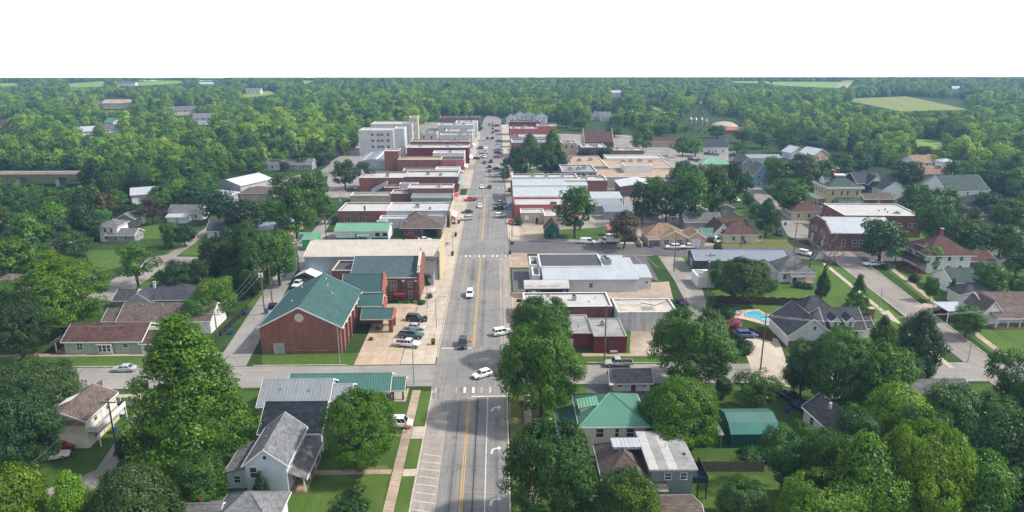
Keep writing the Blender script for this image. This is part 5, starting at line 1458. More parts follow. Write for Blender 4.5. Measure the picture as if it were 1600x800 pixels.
house('white flat roofed outbuilding under the white cottage', 277, 349, 7, 5, 2.4, 'gable', WHITEW, MET_WHITE, rh=.6, nf=1, nr=0)
house('grey cottage with dark red door behind the left trees', 198, 356, 6, 8, 3.4, 'gable', GREYS, SH_GREY, 'y', 1.8, nf=1)
house('pale roofed barn among the left trees', 228, 318, 10, 12, 4, 'gable', WHITEW, MET_WHITE, rh=1.8, rot=.4, nf=0, nr=0, dr=False)
house('white metal barn by the left tree line', 357, 304, 15, 19, 4.6, 'gable', MET_WHITE, MET_WHITEY, 'y', 2.0, rot=-.45, nf=0, nr=0, dr=False)
house('low white annex in front of the metal barn', 340, 316, 13, 9, 3.0, 'gable', MET_WHITE, MET_WHITE, 'x', .7, rot=-.45, nf=0, nr=0, dr=False)
house('white cottage with charcoal roof left of the alley trees', 355, 373, 13, 9, 3.0, 'gable', WHITEW, SH_DARK, 'x', 2.6, nf=3)
house('small teal roofed cottage behind the bright green hut', 408, 371, 8, 7, 2.8, 'gable', WHITEW, MET_GREYX, 'x', 1.4, rot=.2, nf=2)
house('pale blue shed with crooked grey roof near the green hut', 435, 368, 7, 9, 2.6, 'gable', PINKS, MET_GREYX, 'y', 1.6, rot=-.4, nf=1)
house('grey roofed house at the left tree line', 417, 266, 14, 10, 3.2, 'hip', WHITEW, SH_GREY, rh=2.4)
house('small white house beside the back car park', 432, 264, 9, 9, 3.2, 'gable', WHITEW, SH_GREY, 'y', 2.0, rot=.3)
house('green shaded cottage by the back car park', 464, 266, 16, 9, 3.2, 'gable', GREYS, SH_GREY, 'x', 2.2)
house('tan roofed garage at the edge of the back car park', 402, 314, 14, 11, 3.2, 'hip', TANW, SH_BROWN, rh=1.8, nf=1)
# bright green hut with two roof vents
x, y = G(483, 392)
t = thing('hut', 'bright green hut with pale green roof tanks beside the alley', 'hut', x, y)
GREENP = M('bright_green_paint', (0.05, 0.36, 0.10), rough=.6)
block(t, -2.0, 0, 4.6, 5.0, 3.8, 'shed', GREENP, MET_MINT, 'b', .8, .2, .2)
boxpart(t, 'barn_door', -1.2, -.05, .02, .6, -.003, 2.3, GREENP); boxpart(t, 'roof_box', -3.6, 1.5, 3.0, -1.9, 4.0, 5.2, MET_MINT)
# far left hillside houses
for (lb, px, py, w1, d1, h1, wm, rm, rt) in [
    ('cream farm sheds on the left hill', 188, 170, 34, 16, 6, CREAMW, MEMB_T, .1), ('low grey roof beside the cream sheds', 158, 168, 18, 10, 4, WHITEW, SH_GREY, 0),
    ('grey roofed house high in the left woods', 290, 180, 26, 14, 5, CREAMS, SH_GREY, .3), ('white gabled house in the left woods', 318, 195, 15, 12, 6, WHITEW, SH_LGREY, .2),
    ('white house with green roof in the left woods', 172, 203, 9, 10, 6, WHITEW, MET_GREENY, -.4), ('pale trailer roof in the left woods', 178, 208, 14, 5, 3.4, WHITEW, SH_GREY, .5),
    ('low white roof in the left woods', 136, 211, 14, 7, 3, WHITEW, MET_WHITE, .5), ('brown roof at the left edge of the woods', 3, 204, 16, 9, 5, TANW, SH_RED, 0),
    ('tiny pale farmhouse on the hilltop pasture', 199, 135, 26, 10, 4, WHITEW, SH_GREY, 0), ('hilltop barn right of the pasture', 322, 135, 24, 10, 4, WHITEW, MET_WHITE, .4), ('pale cottage on the far left slope', 396, 147, 20, 10, 5, CREAMS, SH_LGREY, 0)]:
    house(lb, px, py, w1, d1, h1, 'gable', wm, rm, 'x', 3.0, rt, 3, 1)
# railway bridge
bx, by = G(62, 292)
t = thing('railway_bridge', 'concrete railway bridge crossing the left woods', 'bridge', bx, by)
BZ = 5.6
deck = boxpart(t, 'deck', -75, 0, BZ - .8, 36, 7.5, BZ, CONCW)
boxpart(t, 'parapet', -75, -.3, BZ - 1.3, 36, -.004, BZ + .35, M('bridge_fascia', (0.20, 0.16, 0.15), stain=.4)); boxpart(t, 'parapet', -75, 7.504, BZ - 1.3, 36, 7.8, BZ + .6, CONCW)
boxpart(t, 'track_bed', -75, 1.2, BZ + .004, 36, 6.2, BZ + .25, TANGRAVEL)
for y in (2.6, 4.4): boxpart(t, 'rail', -75, y - .05, BZ + .255, 36, y + .05, BZ + .42, M('rusty_rail', (0.19, 0.11, 0.08), metal=.4))
for x in (-58, -34, -10, 8, 26): boxpart(t, 'pier', x - .8, .8, -.2, x + .8, 6.6, BZ - .804, CONCW)
# tent garage in the alley
x, y = G(478, 446)
t = thing('tent_garage', 'white fabric tent garage beside the gymnasium', 'tent', x, y, 0, -.12)
TENT = M('tent_fabric', (0.70, 0.72, 0.72), var=.06, rough=.6)
MB().ext([(-3.2, 2.3), (0, 3.7), (3.2, 2.3), (3.2, 2.36), (0, 3.78), (-3.2, 2.36)], 0, 6.4, 'y').build('canopy', TENT, t)
boxpart(t, 'side_curtain', 3.17, 0, .05, 3.2, 6.4, 2.3, TENT); boxpart(t, 'back_curtain', -3.1, 6.38, .05, 3.1, 6.4, 2.3, TENT)
posts(t, [(-3.15, .06), (3.1, .06), (-3.15, 3.2), (-3.15, 6.3)], 0, 2.3, .04, GALV, 'tent_pole')
# ------------------------------------------------------------------ buildings right of main street
# white metal hall with dark flat deck roof
t = thing('hall', 'long white metal hall with dark grey roof panel', 'building', 9.6, 175.6)
B = (0, 0, 27.2, 17.5)
WM = MET_WHITEY
block(t, 2.2, 0, 25.0, 5.4, 3.6, 'shed', WM, MET_WHITE, 'b', 1.5, .25, .2)
block(t, 1.6, 5.42, 17.2, 12.0, 5.4, 'flat', WM, MEMB_D, par=.12, cope=WHITE)
block(t, 18.82, 5.42, 8.4, 8.4, 4.6, 'shed', WM, MET_WHITE, 'b', .6, .2, .2)
block(t, 18.82, 13.84, 7.0, 4.6, 4.2, 'shed', WM, MET_WHITE, 'b', .3, .2, .2)
block(t, 27.22, 2.2, 4.0, 8.2, 3.3, 'shed', WM, MET_WHITE, 'b', .9, .2, .2)
win(t, 'f', (2.2, 0, 25, 5.4), 12.6, 1.9, .9, 1.2); win(t, 'f', (27.22, 2.2, 4, 8.2), 2.8, 1.9, .6, .6, style='plain')
unit(t, 20.2, 9.2, 5.0, 2.2, 2.0, 1.5); unit(t, 19.9, 11.6, 5.2, 1.8, 1.6, 1.2)
block(t, -.9, 10, 2.4, 8, 4.6, 'flat', WHITEW, MEMB_G); block(t, -.5, 2.6, 2.0, 7.3, 3.9, 'flat', WHITEW, MEMB_G)
boxpart(t, 'red_panel', 2.6, -.06, 2.4, 7.4, -.004, 3.3, BRICK_RED)
boxpart(t, 'tarp', -.5, 12, 4.12, 1.0, 14.2, 4.35, DARKD)
# navy kiosk with lettered awning roof
x0, Y, w_ = site(820, 888, 466)
t = thing('kiosk', 'dark navy cafe with white lettered canopy facing the street', 'building', x0, Y)
B = (.3, 0, w_ - .3, 3.6)
block(t, *B, 2.6, 'flat', DARKNAVY, MEMB_W, par=.1, cope=WHITE)
cn = MB().ext([(-.25, 2.75), (1.4, 3.75), (3.7, 3.75), (3.7, 3.55), (1.4, 3.55), (-.25, 2.55)], -.2, w_ + .25, 'x').build('canopy', MEMB_W, t)
door(t, 'f', B, 2.0, .05, .8, 2.0, mat=WHITE); win(t, 'f', B, 1.0, 1.7, .6, .6, style='plain'); win(t, 'f', B, 3.2, 1.7, .8, .5, style='plain'); win(t, 'f', B, 9.9, 1.9, .5, .4, style='plain')
# faded lettering along the canopy
LETR = M('faded_red_lettering', (0.50, 0.20, 0.16), var=.2); LETG = M('faded_grey_lettering', (0.32, 0.33, 0.35), var=.2)
for k in range(9):
    xx = 3.6 + k * .62
    o = boxpart(cn, 'canopy_letter', xx, .3, 3.22, xx + (.42 if k % 3 else .3), .95, 3.25, LETR if k < 6 else LETG)
    o.rotation_euler = (0, 0, 0)
    o.location = (0, 0, 0)
for k in range(4):
    xx = .2 + k * .5
    boxpart(cn, 'canopy_letter', xx, .3, 3.22, xx + .3, .8, 3.25, LETG)
# white-roofed red brick shop and the old white block store
t = thing('shop', 'red brick shop with bright white flat roof and red awnings', 'building', 5.9, 153.6)
block(t, 0, 0, 20.6, 9.8, 4.2, 'flat', BRICK_RED, MEMB_W, par=.35)
unit(t, 12.2, 5.4, 3.85, 1.0, 1.0, 1.2); vent(t, 17.4, 6, 3.85, .9, .1); vent(t, 15.6, 4, 3.85, .4, .12, DARKD)
RAW = M('red_awning', (0.45, 0.03, 0.05))
awning(t, -.02, .4, 1.3, 2.0, 2.9, .9, RAW, 'l'); awning(t, -.02, 3.2, 1.3, 2.0, 2.9, .9, RAW, 'l')
wrow(t, 'l', (0, 0, 20.6, 9.8), 2, 1.6, 2.4, 1.8)
t = thing('store', 'old white painted block store with stained rusty roof', 'building', 27.0, 148.6)
B = (0, 0, 13.6, 9.0)
block(t, *B, 4.6, 'flat', BLOCKW, MEMB_RUST, par=.3, cope=BLOCKW)
win(t, 'f', B, 11.8, 3.3, .5, .5, style='plain'); 
boxpart(t, 'roof_patch', 6.0, 2.2, 4.32, 8.8, 4.6, 4.335, MEMB_G); boxpart(t, 'roof_patch', 1.2, 5.2, 4.32, 6.2, 6.2, 4.335, TANGRAVEL)
MB().tube([(6.5, 6.8, 4.4), (9.5, 5.0, 4.4), (12.8, 7.5, 4.5)], .06, 5).build('conduit', DARKD, t)
# low red brick building with grey-white roof
t = thing('workshop', 'low dark red workshop with patchy grey roof beside the side street', 'building', 14.4, 136.9)
REDP = M('red_painted_wall', (0.19, 0.045, 0.040), var=.12, stain=.4)
block(t, 5.6, 0, 7.0, 10.5, 3.7, 'flat', REDP, MEMB_G, par=.08, cope=MEMB_G)
block(t, 0, 2.2, 5.58, 11.0, 3.5, 'flat', REDP, MEMB_G, par=.08, cope=MEMB_G)
win(t, 'f', (5.6, 0, 7, 10.5), 3.4, 2.2, 1.2, .9, frame=BRICK_BROWN); door(t, 'f', (0, 2.2, 5.6, 11), .9, .1, mat=WHITE)
unit(t, 8.2, 6.4, 3.62, 1.0, .8, .9); boxpart(t, 'bench_box', 9.0, -.9, 0, 10.6, -.25, .7, GREYS); vent(t, 3, 6, 3.4, .4, .1, DARKD)
# little white cabin
t = thing('cabin', 'small white cabin with wide grey roof by the side street', 'building', 20.6, 119.0)
B = (.4, .4, 7.4, 3.0)
block(t, *B, 2.5, 'gable', WHITEW, SH_GREY, 'x', 1.35, .7, .4)
win(t, 'f', B, 1.6, 1.4, .9, .7); win(t, 'f', B, 6.3, 1.4, .6, .7); door(t, 'f', B, 4.2, .05, .9, 2.0, mat=BRICK_MAROON); vent(t, 4.6, 1.2, 2.9, .4, .1, WHITE)
# green-roofed two-storey house
t = thing('house', 'cream two storey house with bright green hipped metal roof', 'house', 12.9, 97.6)
B = (0, 0, 10.0, 9.6)
block(t, *B, 5.4, 'hip', CREAMS, MET_GREENY, rh=3.0, oh=.55)
win(t, 'f', B, 2.8, 4.2, 1.15, 1.5); win(t, 'f', B, 5.5, 4.2, .55, 1.5); win(t, 'f', B, 7.6, 4.2, 1.15, 1.5)
win(t, 'f', B, 2.7, 1.4, 1.15, 1.2); win(t, 'f', B, 5.4, 1.2, .7, .7); win(t, 'f', B, 7.5, 1.4, 1.15, 1.2)
wrow(t, 'l', B, 3, 4.2)
D = (.1, 3.1, 2.6, 2.6)
block(t, *D, 6.9, 'shed', CREAMS, MET_MINT, 'r', .45, .25, .25, z0=5.6)
porch(t, -3.2, -.6, 3.19, 10.4, 2.8, MET_GREENY, 'r', .9, 4, .5, side='l')
A = (10.02, 3.0, 3.2, 6.0)
block(t, *A, 2.9, 'hip', CREAMS, MET_GREENY, rh=1.2, oh=.4)
chimney(t, 5.6, 7.6, 7.2, 8.6, BRICK_BROWN, .5); boxpart(t, 'porch_step', -4.4, 4.2, -.05, -3.25, 6.2, .3, CONC)
# teal house with white membrane roof
t = thing('house', 'grey teal house with white flat rear roof and dark deck', 'house', 15.0, 85.2)
A = (0, 1.2, 6.2, 9.0)
block(t, *A, 3.0, 'hip', TEALS, SH_BROWN, rh=2.7, oh=.5)
MB().box(1.6, 5.4, 5.55, 6.6, 8.0, 5.95).build('ridge_platform', MET_WHITE, t)
B = (6.22, 0, 5.8, 9.2)
TEAL_ROOF_Z = 6.0
boxpart(t, 'wall', B[0], B[1], -.1, B[0] + B[2], B[1] + B[3], 5.7, TEALS)
dkr = boxpart(t, 'flat_roof', B[0] - .5, B[1] - .5, 5.72, B[0] + B[2] + .5, B[1] + B[3] + .5, 5.98, MEMB_W)
for k in range(5):                                          # welded membrane sheets, slightly uneven
    a = B[0] - .46 + k * (B[2] + .92) / 5
    boxpart(dkr, 'roof_sheet', a + .02, B[1] - .46, 5.983, a + (B[2] + .92) / 5 - .03, B[1] + B[3] + .46, 6.0 + .012 * (k % 2), MEMB_W if k in (0, 2) else MEMB_G)
win(t, 'f', B, 2.3, 4.6, .85, .95); win(t, 'f', B, 4.5, 4.6, .85, .95); win(t, 'f', B, 1.0, 2.4, .8, .9)
block(t, 6.3, -1.3, 1.8, 1.28, 3.3, 'shed', TEALS, SH_BROWN, 'b', .3, .2, .2)
dk = boxpart(t, 'deck', 12.06, 1.0, 2.7, 14.6, 6.2, 2.85, DARKNAVY)
for bx in ((14.5, 1.0, 14.58, 6.2), (12.1, .95, 14.49, 1.03)): boxpart(dk, 'deck_rail', bx[0], bx[1], 2.86, bx[2], bx[3], 3.75, DARKNAVY)
posts(t, [(14.45, 1.1), (14.45, 6.1), (13.2, 1.1)], 0, 2.7, .08, DARKNAVY, 'deck_post')
vent(t, 9.2, 5.2, 6.0, .7, .05); vent(t, 11.5, 3.2, 6.0, .2, .2, DARKD); vent(t, 4.5, 2.6, 4.0, .3, .15, DARKD)
# brown roof at the bottom edge, right
t = thing('house', 'tan brown shingle roof cut by the bottom edge', 'house', 11.6, 74.8)
block(t, 0, 0, 14.5, 8.2, 2.8, 'gable', TANW, SH_BROWN, 'x', 1.6, .5, .4)
block(t, 5.0, 1.0, 5.0, 10.0, 2.8, 'gable', TANW, SH_BROWN, 'y', 3.0, .4, .3)
# green shed and carport
t = thing('shed', 'deep green metal shed with lighter green barn roof', 'shed', 37.3, 99.6)
GRW = ribbed_mat('deep_green_metal_wall', (0.025, 0.13, 0.115), 'xy', .5)
prof = [(0, 0), (0, 2.7), (1.3, 3.7), (3.6, 4.3), (5.9, 3.7), (7.2, 2.7), (7.2, 0)]
MB().ext([(p, z) for p, z in prof], 0, 7.6, 'x').build('wall', GRW, t)
for nm_, (p, q) in zip(range(4), (((-.25, 2.5), (1.3, 3.73)), ((1.3, 3.73), (3.6, 4.33)), ((3.6, 4.33), (5.9, 3.73)), ((5.9, 3.73), (7.45, 2.5)))):
    MB().ext([p, q, (q[0], q[1] + .1), (p[0], p[1] + .1)], -.25, 7.85, 'x').build('roof_panel', M('shaded_roof_sheet', (0.040, 0.18, 0.145), rough=.6, var=.15, stain=.4) if nm_ in (0, 3) else MET_GREENX, t)  # steep slopes in a darker green: shade painted in, so the top reads sunlit
t = thing('carport', 'open carport with flat blue grey roof behind the teal house', 'carport', 29.5, 99.6)
block(t, 0, 0, 6.4, 5.0, 2.5, 'shed', None, MET_SLATE, 'b', .3, .1, .1); posts(t, [(.15, .15), (6.2, .15), (.15, 4.8), (6.2, 4.8)], 0, 2.5, .07, GALV, 'carport_post')
# white garage with dark roof
t = thing('garage', 'white gabled garage with charcoal roof in the trees', 'garage', 53.4, 99.0, 0, .12)
B = (0, 0, 5.6, 8.6)
block(t, *B, 3.0, 'gable', WHITEW, SH_DARK, 'y', 2.2, .35, .3); door(t, 'f', B, 2.0, 0, 2.4, 2.2, mat=WHITE); door(t, 'f', B, 4.6, 0, .8, 2.0, mat=BRICK_MAROON)
wrow(t, 'l', B, 2, 1.7)
# big family house with dormers
t = thing('house', 'large white gabled house with charcoal roof, dormers and chimney', 'house', 62.4, 139.2)
G1 = (0, 0, 9.7, 11.0)
block(t, *G1, 2.8, 'gable', WHITEW, SH_DARK, 'y', 3.6, .4, .35)
boxpart(t, 'brick_skirt', .02, -.09, 0, 9.68, -.004, 1.4, BRICK_RED)
boxpart(t, 'garage_door', -.08, 1.0, .02, -.004, 4.4, 2.3, WHITE); boxpart(t, 'garage_door', -.08, 5.6, .02, -.004, 9.0, 2.3, WHITE)
win(t, 'f', G1, 5.4, 4.3, .6, .8, style='plain')
B = (9.72, 3.0, 8.2, 9.0)
block(t, *B, 2.9, 'gable', WHITEW, SH_DARK, 'x', 3.2, .5, .35)
for u in (.7, 4.0):
    Dm = (9.72 + u, 2.9, 1.7, 3.2)
    block(t, *Dm, 4.7, 'gable', WHITEW, SH_DARK, 'y', .85, .2, .2, z0=3.4); win(t, 'f', Dm, .85, 4.0, .7, 1.0)
for u in (2.4, 6.2): win(t, 'f', B, u, 1.6, 1.2, 1.5)
A = (17.94, 4.4, 2.6, 6.2)
block(t, *A, 2.6, 'gable', WHITEW, SH_DARK, 'x', 1.9, .4, .35)
chimney(t, 21.3, 7.4, 0, 5.9, BRICK_RED, 1.1)
Bk = (8, 12.02, 7, 5.5)
block(t, *Bk, 3.4, 'hip', WHITEW, SH_DARK, rh=2.8, oh=.4)
block(t, 7.0, -1.4, 2.6, 1.38, 2.2, 'shed', BRICK_RED, SH_DARK, 'b', .5, .3, .2)
# white house with porch and carport, right edge
t = thing('house', 'white porch house with grey brown roof and white carport', 'house', 109.0, 151.0)
B = (5.0, 0, 17.0, 11.0)
block(t, *B, 3.2, 'gable', WHITEW, SH_BROWN, 'x', 2.8, .4, .35)
porch(t, 5.0, -2.9, 14.0, 2.88, 2.7, SH_BROWN, 'b', .6, 6, .4)
for u in (2.5, 8.2, 13): win(t, 'f', B, u, 1.8, 1.0, 1.5)
door(t, 'f', B, 5.6, .4, mat=WHITE)
C = (3.4, -.5, 4.2, 7.0)
block(t, *C, 3.3, 'gable', WHITEW, SH_BROWN, 'y', 2.6, .35, .3)
MB().box(-3.8, 1.2, 2.75, 3.2, 7.6, 2.95).build('carport_roof', MET_WHITE, t); posts(t, [(-3.6, 1.4), (-3.6, 7.4), (-.6, 1.4)], 0, 2.75, .08, WHITE, 'carport_post')
block(t, 6, 11.02, 8, 6, 3.0, 'hip', WHITEW, SH_DARK, rh=2.4)
# grey hipped cottage + dark long building + white cottage
t = thing('cottage', 'white cottage with weathered grey hipped roof in the green garden', 'house', 74.6, 182.8)
B = (2.8, 0, 9.2, 8.0)
block(t, *B, 2.9, 'hip', WHITEW, SH_GREY, rh=3.4, oh=.5)
block(t, -2.6, 2.0, 5.4, 6, 2.7, 'hip', WHITEW, SH_GREY, rh=2.2, oh=.4)
porch(t, 5.2, -1.9, 6.4, 1.88, 2.3, SH_GREY, 'b', .4, 3, .3)
win(t, 'f', B, 1.4, 1.6, .9, 1.3); door(t, 'f', B, 4.2, .3, mat=DARKNAVY); win(t, 'f', B, 6.6, 1.6, .9, 1.3)
t = thing('hall', 'long charcoal metal hall with slate blue roof by the side street', 'building', 56.6, 192.6, 0, -.06)
NV = ribbed_mat('charcoal_metal_wall', (0.045, 0.055, 0.075), 'xy', .6, stain=.1)
block(t, 0, 0, 26.0, 10.5, 3.6, 'gable', NV, MET_SLATE, 'x', 1.5, .3, .3)
for u in (10, 18): boxpart(t, 'white_downpipe', u - .08, -.12, 0, u + .08, -.004, 3.5, WHITE)
boxpart(t, 'roll_door', -.08, 3.4, .02, -.004, 7.0, 2.8, GALV)
t = thing('shed', 'small white block shed with open yard under the tree', 'shed', 53.6, 178.6)
block(t, 0, 0, 7.6, 6.6, 3.0, 'flat', WHITEW, MEMB_G, par=.2); boxpart(t, 'tank', 2.0, 2.4, 2.82, 3.2, 3.6, 4.0, WHITE); boxpart(t, 'tank', 4.0, 2.4, 2.82, 5.2, 3.6, 3.8, WHITE)
# red-roofed house on the right
t = thing('house', 'white two storey house with maroon hipped roof and brick porch', 'house', 119.6, 187.0)
B = (2.6, 2.6, 12.5, 11)
block(t, *B, 5.4, 'hip', WHITEW, SH_RED, rh=4.2, oh=.9)
wrow(t, 'l', B, 3, 4.4, .9, 1.2); wrow(t, 'f', B, 3, 4.4, .9, 1.2); wrow(t, 'f', B, 3, 1.6, .9, 1.4)
porch(t, -.4, 2.0, 2.98, 11.6, 2.8, SH_RED, 'r', .7, 4, .5, BRICK_RED, 'l', BRICK_RED)
Dm = (3.4, 6.4, 2.6, 2.6)
block(t, *Dm, 7.0, 'hip', WHITEW, SH_RED, rh=.9, oh=.3, z0=5.6); wrow(t, 'l', Dm, 2, 6.5, .6, .7, .2)
block(t, 15.12, 5, 9, 9, 3.0, 'gable', BRICK_RED, SH_RED, 'x', 1.8); chimney(t, 9.5, 9.0, 8.0, 11.6, BRICK_RED)
t = thing('house', 'small white house with dull green roof below the maroon one', 'house', 117.0, 169.8)
B = (1.5, 2.2, 11.6, 8.6)
block(t, *B, 3.4, 'gable', WHITEW, SH_DGREEN, 'x', 2.4); porch(t, 1.0, -.2, 6.2, 2.38, 2.5, SH_DGREEN, 'b', .5, 3, .3)
A = (8.4, -.6, 4.8, 4); block(t, *A, 3.4, 'gable', WHITEW, SH_DGREEN, 'y', 1.9); win(t, 'f', A, 2.4, 1.7, 1.0, 1.3); win(t, 'f', B, 2.0, 1.7); door(t, 'f', B, 4.4, .3)
# brick school: two wings
t = thing('school', 'dark brick hall with stepped gable front and white metal roof', 'building', 104.8, 213.4, 0, -.06)
B = (0, 0, 20, 15.5)
block(t, *B, 6.0, 'gable', BRICK_DARK, MET_WHITE, 'x', 3.2, .3, .1)
MB().ext([(-.4, -.1), (15.9, -.1), (15.9, 6.6), (11.6, 8.6), (11.6, 9.0), (3.9, 9.0), (3.9, 8.6), (-.4, 6.6)], -.55, -.02, 'x').build('front_gable', BRICK_DARK, t)
for (u, z) in ((2.6, 4.6), (5.4, 5.0), (10, 5.0), (13, 4.6)): win(t, 'l', B, u, z, 1.0, 1.7, proud=.56)
for u in (3.4, 12): door(t, 'l', (-.56, 0, 20, 15.5), u, .2, 1.2, 2.4, mat=WHITE)
win(t, 'f', B, 4.6, 2.6, 1.1, 2.1); wrow(t, 'f', B, 3, 2.6, 1.1, 2.1, 7)
t = thing('school_annex', 'red brick flat roofed block behind the gabled brick hall', 'building', 117.4, 230.4, 0, -.06)
B = (0, 0, 26.0, 19)
block(t, *B, 7.6, 'flat', BRICK_RED, MEMB_W, par=.25)
for u in (23.2, 24.6): win(t, 'f', B, u - 1.0, 4.2, .9, 1.5)
wrow(t, 'l', B, 4, 4.0, 1.0, 1.7)
for (u, v) in ((15, 8), (18, 10), (17, 6)): vent(t, u, v, 7.35, .5, .2, DARKD)
unit(t, 19.5, 4.5, 7.35, 1.8, 1.2, .6)
# yellow cottage
x0, Y, w_ = site(1237, 1290, 344)
t = thing('cottage', 'pale yellow bungalow with reddish brown hipped roof', 'house', x0, Y)
B = (0, 0, w_, 10)
block(t, *B, 3.2, 'hip', PALEY, SH_RED, rh=3.0, oh=.6)
block(t, 4, 10.02, 9, 7, 3.2, 'hip', PALEY, SH_RED, rh=2.4, oh=.4)
for u in (2.4, 6.4, 11.2): win(t, 'f', B, u, 1.7, 1.0, 1.4)
wrow(t, 'l', B, 3, 1.7, 1.0, 1.5); door(t, 'f', B, 9.0, .1, mat=WHITE)
# yellow mansion
t = thing('mansion', 'yellow two storey mansion with porches and green grey roof', 'house', 129.4, 272.6)
B = (2.8, 2.6, 13.4, 12.5)
block(t, *B, 8.0, 'hip', YELLS, SH_DGREEN, rh=4.4, oh=.9)
MB().box(7.4, 7.2, 12.2, 11.6, 10.4, 12.75).build('roof_deck', WHITE, t)
for u in (2.0, 5.6, 8.0, 11.8): win(t, 'f', B, u, 6.2, .9, 1.7)
wrow(t, 'l', B, 4, 6.2, .9, 1.7); wrow(t, 'f', B, 4, 2.4, 1, 1.8); wrow(t, 'l', B, 3, 2.4, 1, 1.8)
porch(t, 6.2, -.6, 9.4, 3.18, 3.3, SH_DGREEN, 'b', .9, 5, .6, floorm=DECKW)
porch(t, -.4, 4.0, 3.18, 10, 3.6, WHITE, 'r', .05, 4, .6, side='l')
for bx in ((-.5, 3.8, -.4, 14.2), (-.4, 3.8, 2.7, 3.9)): boxpart(t, 'balcony_rail', bx[0], bx[1], 3.9, bx[2], bx[3], 4.7, WHITE)
for bx in ((2.0, 1.8, 17.0, 1.9), (2.0, 1.9, 2.1, 15.8), (16.9, 1.9, 17.0, 15.8)): boxpart(t, 'roof_rail', bx[0], bx[1], 8.2, bx[2], bx[3], 8.8, WHITE)
Dm = (3.2, 8, 3.0, 4.0)
block(t, *Dm, 10.4, 'gable', CREAMS, SH_DGREEN, 'x', 1.4, .3, .2, z0=8.3)
chimney(t, 7.0, 9.6, 10.8, 14.4, BRICK_MAROON, .9); chimney(t, 10.4, 12.2, 10.8, 14.6, BRICK_MAROON, .9)
t = thing('pavilion', 'open garden pavilion with grey hipped roof in front of the mansion', 'pavilion', 126.0, 259.4)
hip_roof(t, 0, 0, 8.6, 7.0, 2.8, 1.8, .5, SH_GREY, WHITE); posts(t, [(.3, .3), (8.3, .3), (.3, 6.7), (8.3, 6.7), (4.3, .3)], 0, 2.8, .14, CREAMS, 'pavilion_post')
boxpart(t, 'pavilion_floor', 0, 0, -.05, 8.6, 7, .15, CONC); boxpart(t, 'bar_wall', .5, 4.0, .15, 8.1, 6.4, 2.2, YELLS)
# blue craftsman
t = thing('house', 'navy blue gabled house with white trim behind the mansion', 'house', 158.0, 303)
B = (0, 0, 11, 13)
block(t, *B, 5.0, 'gable', NAVYS, SH_DARK, 'x', 3.4); A = (4.0, -2.0, 6, 8)
block(t, *A, 5.0, 'gable', NAVYS, SH_DARK, 'y', 3.2); win(t, 'f', A, 3, 3.8, 1.6, 1.2); win(t, 'f', A, 1.6, 1.6, 1.2, 1.4); MB().ext([(5.4, 6.2), (8.6, 6.2), (7.0, 7.9)], -2.5, -2.42, 'y').build('gable_panel', CREAMS, t)
wrow(t, 'l', B, 3, 3.8); wrow(t, 'l', B, 2, 1.6)
porch(t, 10.2, -2.2, 6.4, 5.0, 2.8, SH_GREY, 'b', .8, 3, .4)
block(t, 2, 13.02, 14, 8, 4, 'gable', NAVYS, SH_GREY, 'x', 2.2)
# peach cottage
x0, Y = 47.6, 219.5
t = thing('cottage', 'peach stucco cottage with tan brown roof by the side street', 'house', x0, Y)
B = (1.0, 2.0, 12.0, 9)
block(t, *B, 3.0, 'hip', PEACH, SH_TAN, rh=3.2, oh=.6)
A = (5.2, 0, 8.4, 4); block(t, *A, 3.0, 'gable', PEACH, SH_TAN, 'y', 2.2, .5, .4)
win(t, 'f', A, 1.8, 1.6, 1.6, 1.4, style='cross'); win(t, 'f', A, 6.0, 1.6, 1.6, 1.4, style='cross'); porch(t, 1.0, -.2, 4.0, 2.18, 2.5, SH_TAN, 'b', .4, 2, .3)
gb = (14.2, 1.0, 5.6, 7.5); block(t, *gb, 2.7, 'gable', PEACH, SH_TAN, 'y', 1.8, .4, .3); boxpart(t, 'garage_door', 15.4, .92, .02, 18.4, .996, 2.2, WHITE)
boxpart(t, 'side_wall', -1.4, -1.0, 0, -.9, 8.0, 1.5, PEACH)
x0, Y, w_ = site(1122, 1183, 380)
t = thing('cottage', 'pale yellow bungalow with brown cross gabled roof', 'house', x0, Y)
B = (1.6, 0, w_ - 1.6, 8.6)
block(t, *B, 2.9, 'hip', PALEY, SH_RED, rh=3.4, oh=.6)
A = (-1.0, 2.0, 5.6, 10.0); block(t, *A, 3.0, 'gable', WHITEW, SH_RED, 'y', 3.0, .5, .4); win(t, 'f', A, 2.8, 4.0, .6, .8); win(t, 'f', B, 3.4, 1.6, 1.0, 1.3); win(t, 'f', B, 6.6, 1.6); porch(t, w_ - .4, .4, 2.2, 6, 2.3, SH_RED, 'l', .4, 3, .3, side='r')
block(t, 3, 8.62, 10, 8, 3.2, 'gable', WHITEW, SH_RED, 'x', 2.6); block(t, -4.4, 2.2, 3.38, 6, 2.8, 'gable', WHITEW, MET_GREENY, 'x', 1.0)
house('grey metal roofed back shed behind the peach cottage', 1010, 345, 9, 10, 3.0, 'gable', GREYS, MET_GREYX, 'y', 1.2, nf=0, nr=1, dr=False, name='shed', cat='shed')
house('low slate shed roof behind the two bungalows', 1098, 358, 13, 9, 2.8, 'gable', GREYS, SH_GREY, 'x', 2.2, nf=0, nr=0, dr=False, name='shed', cat='shed')
house('grey blue little garage beside the far street', 1132, 338, 7, 7, 3.2, 'gable', GREYS, SH_GREY, 'y', 1.4, nf=0, nr=0, name='garage', cat='garage')
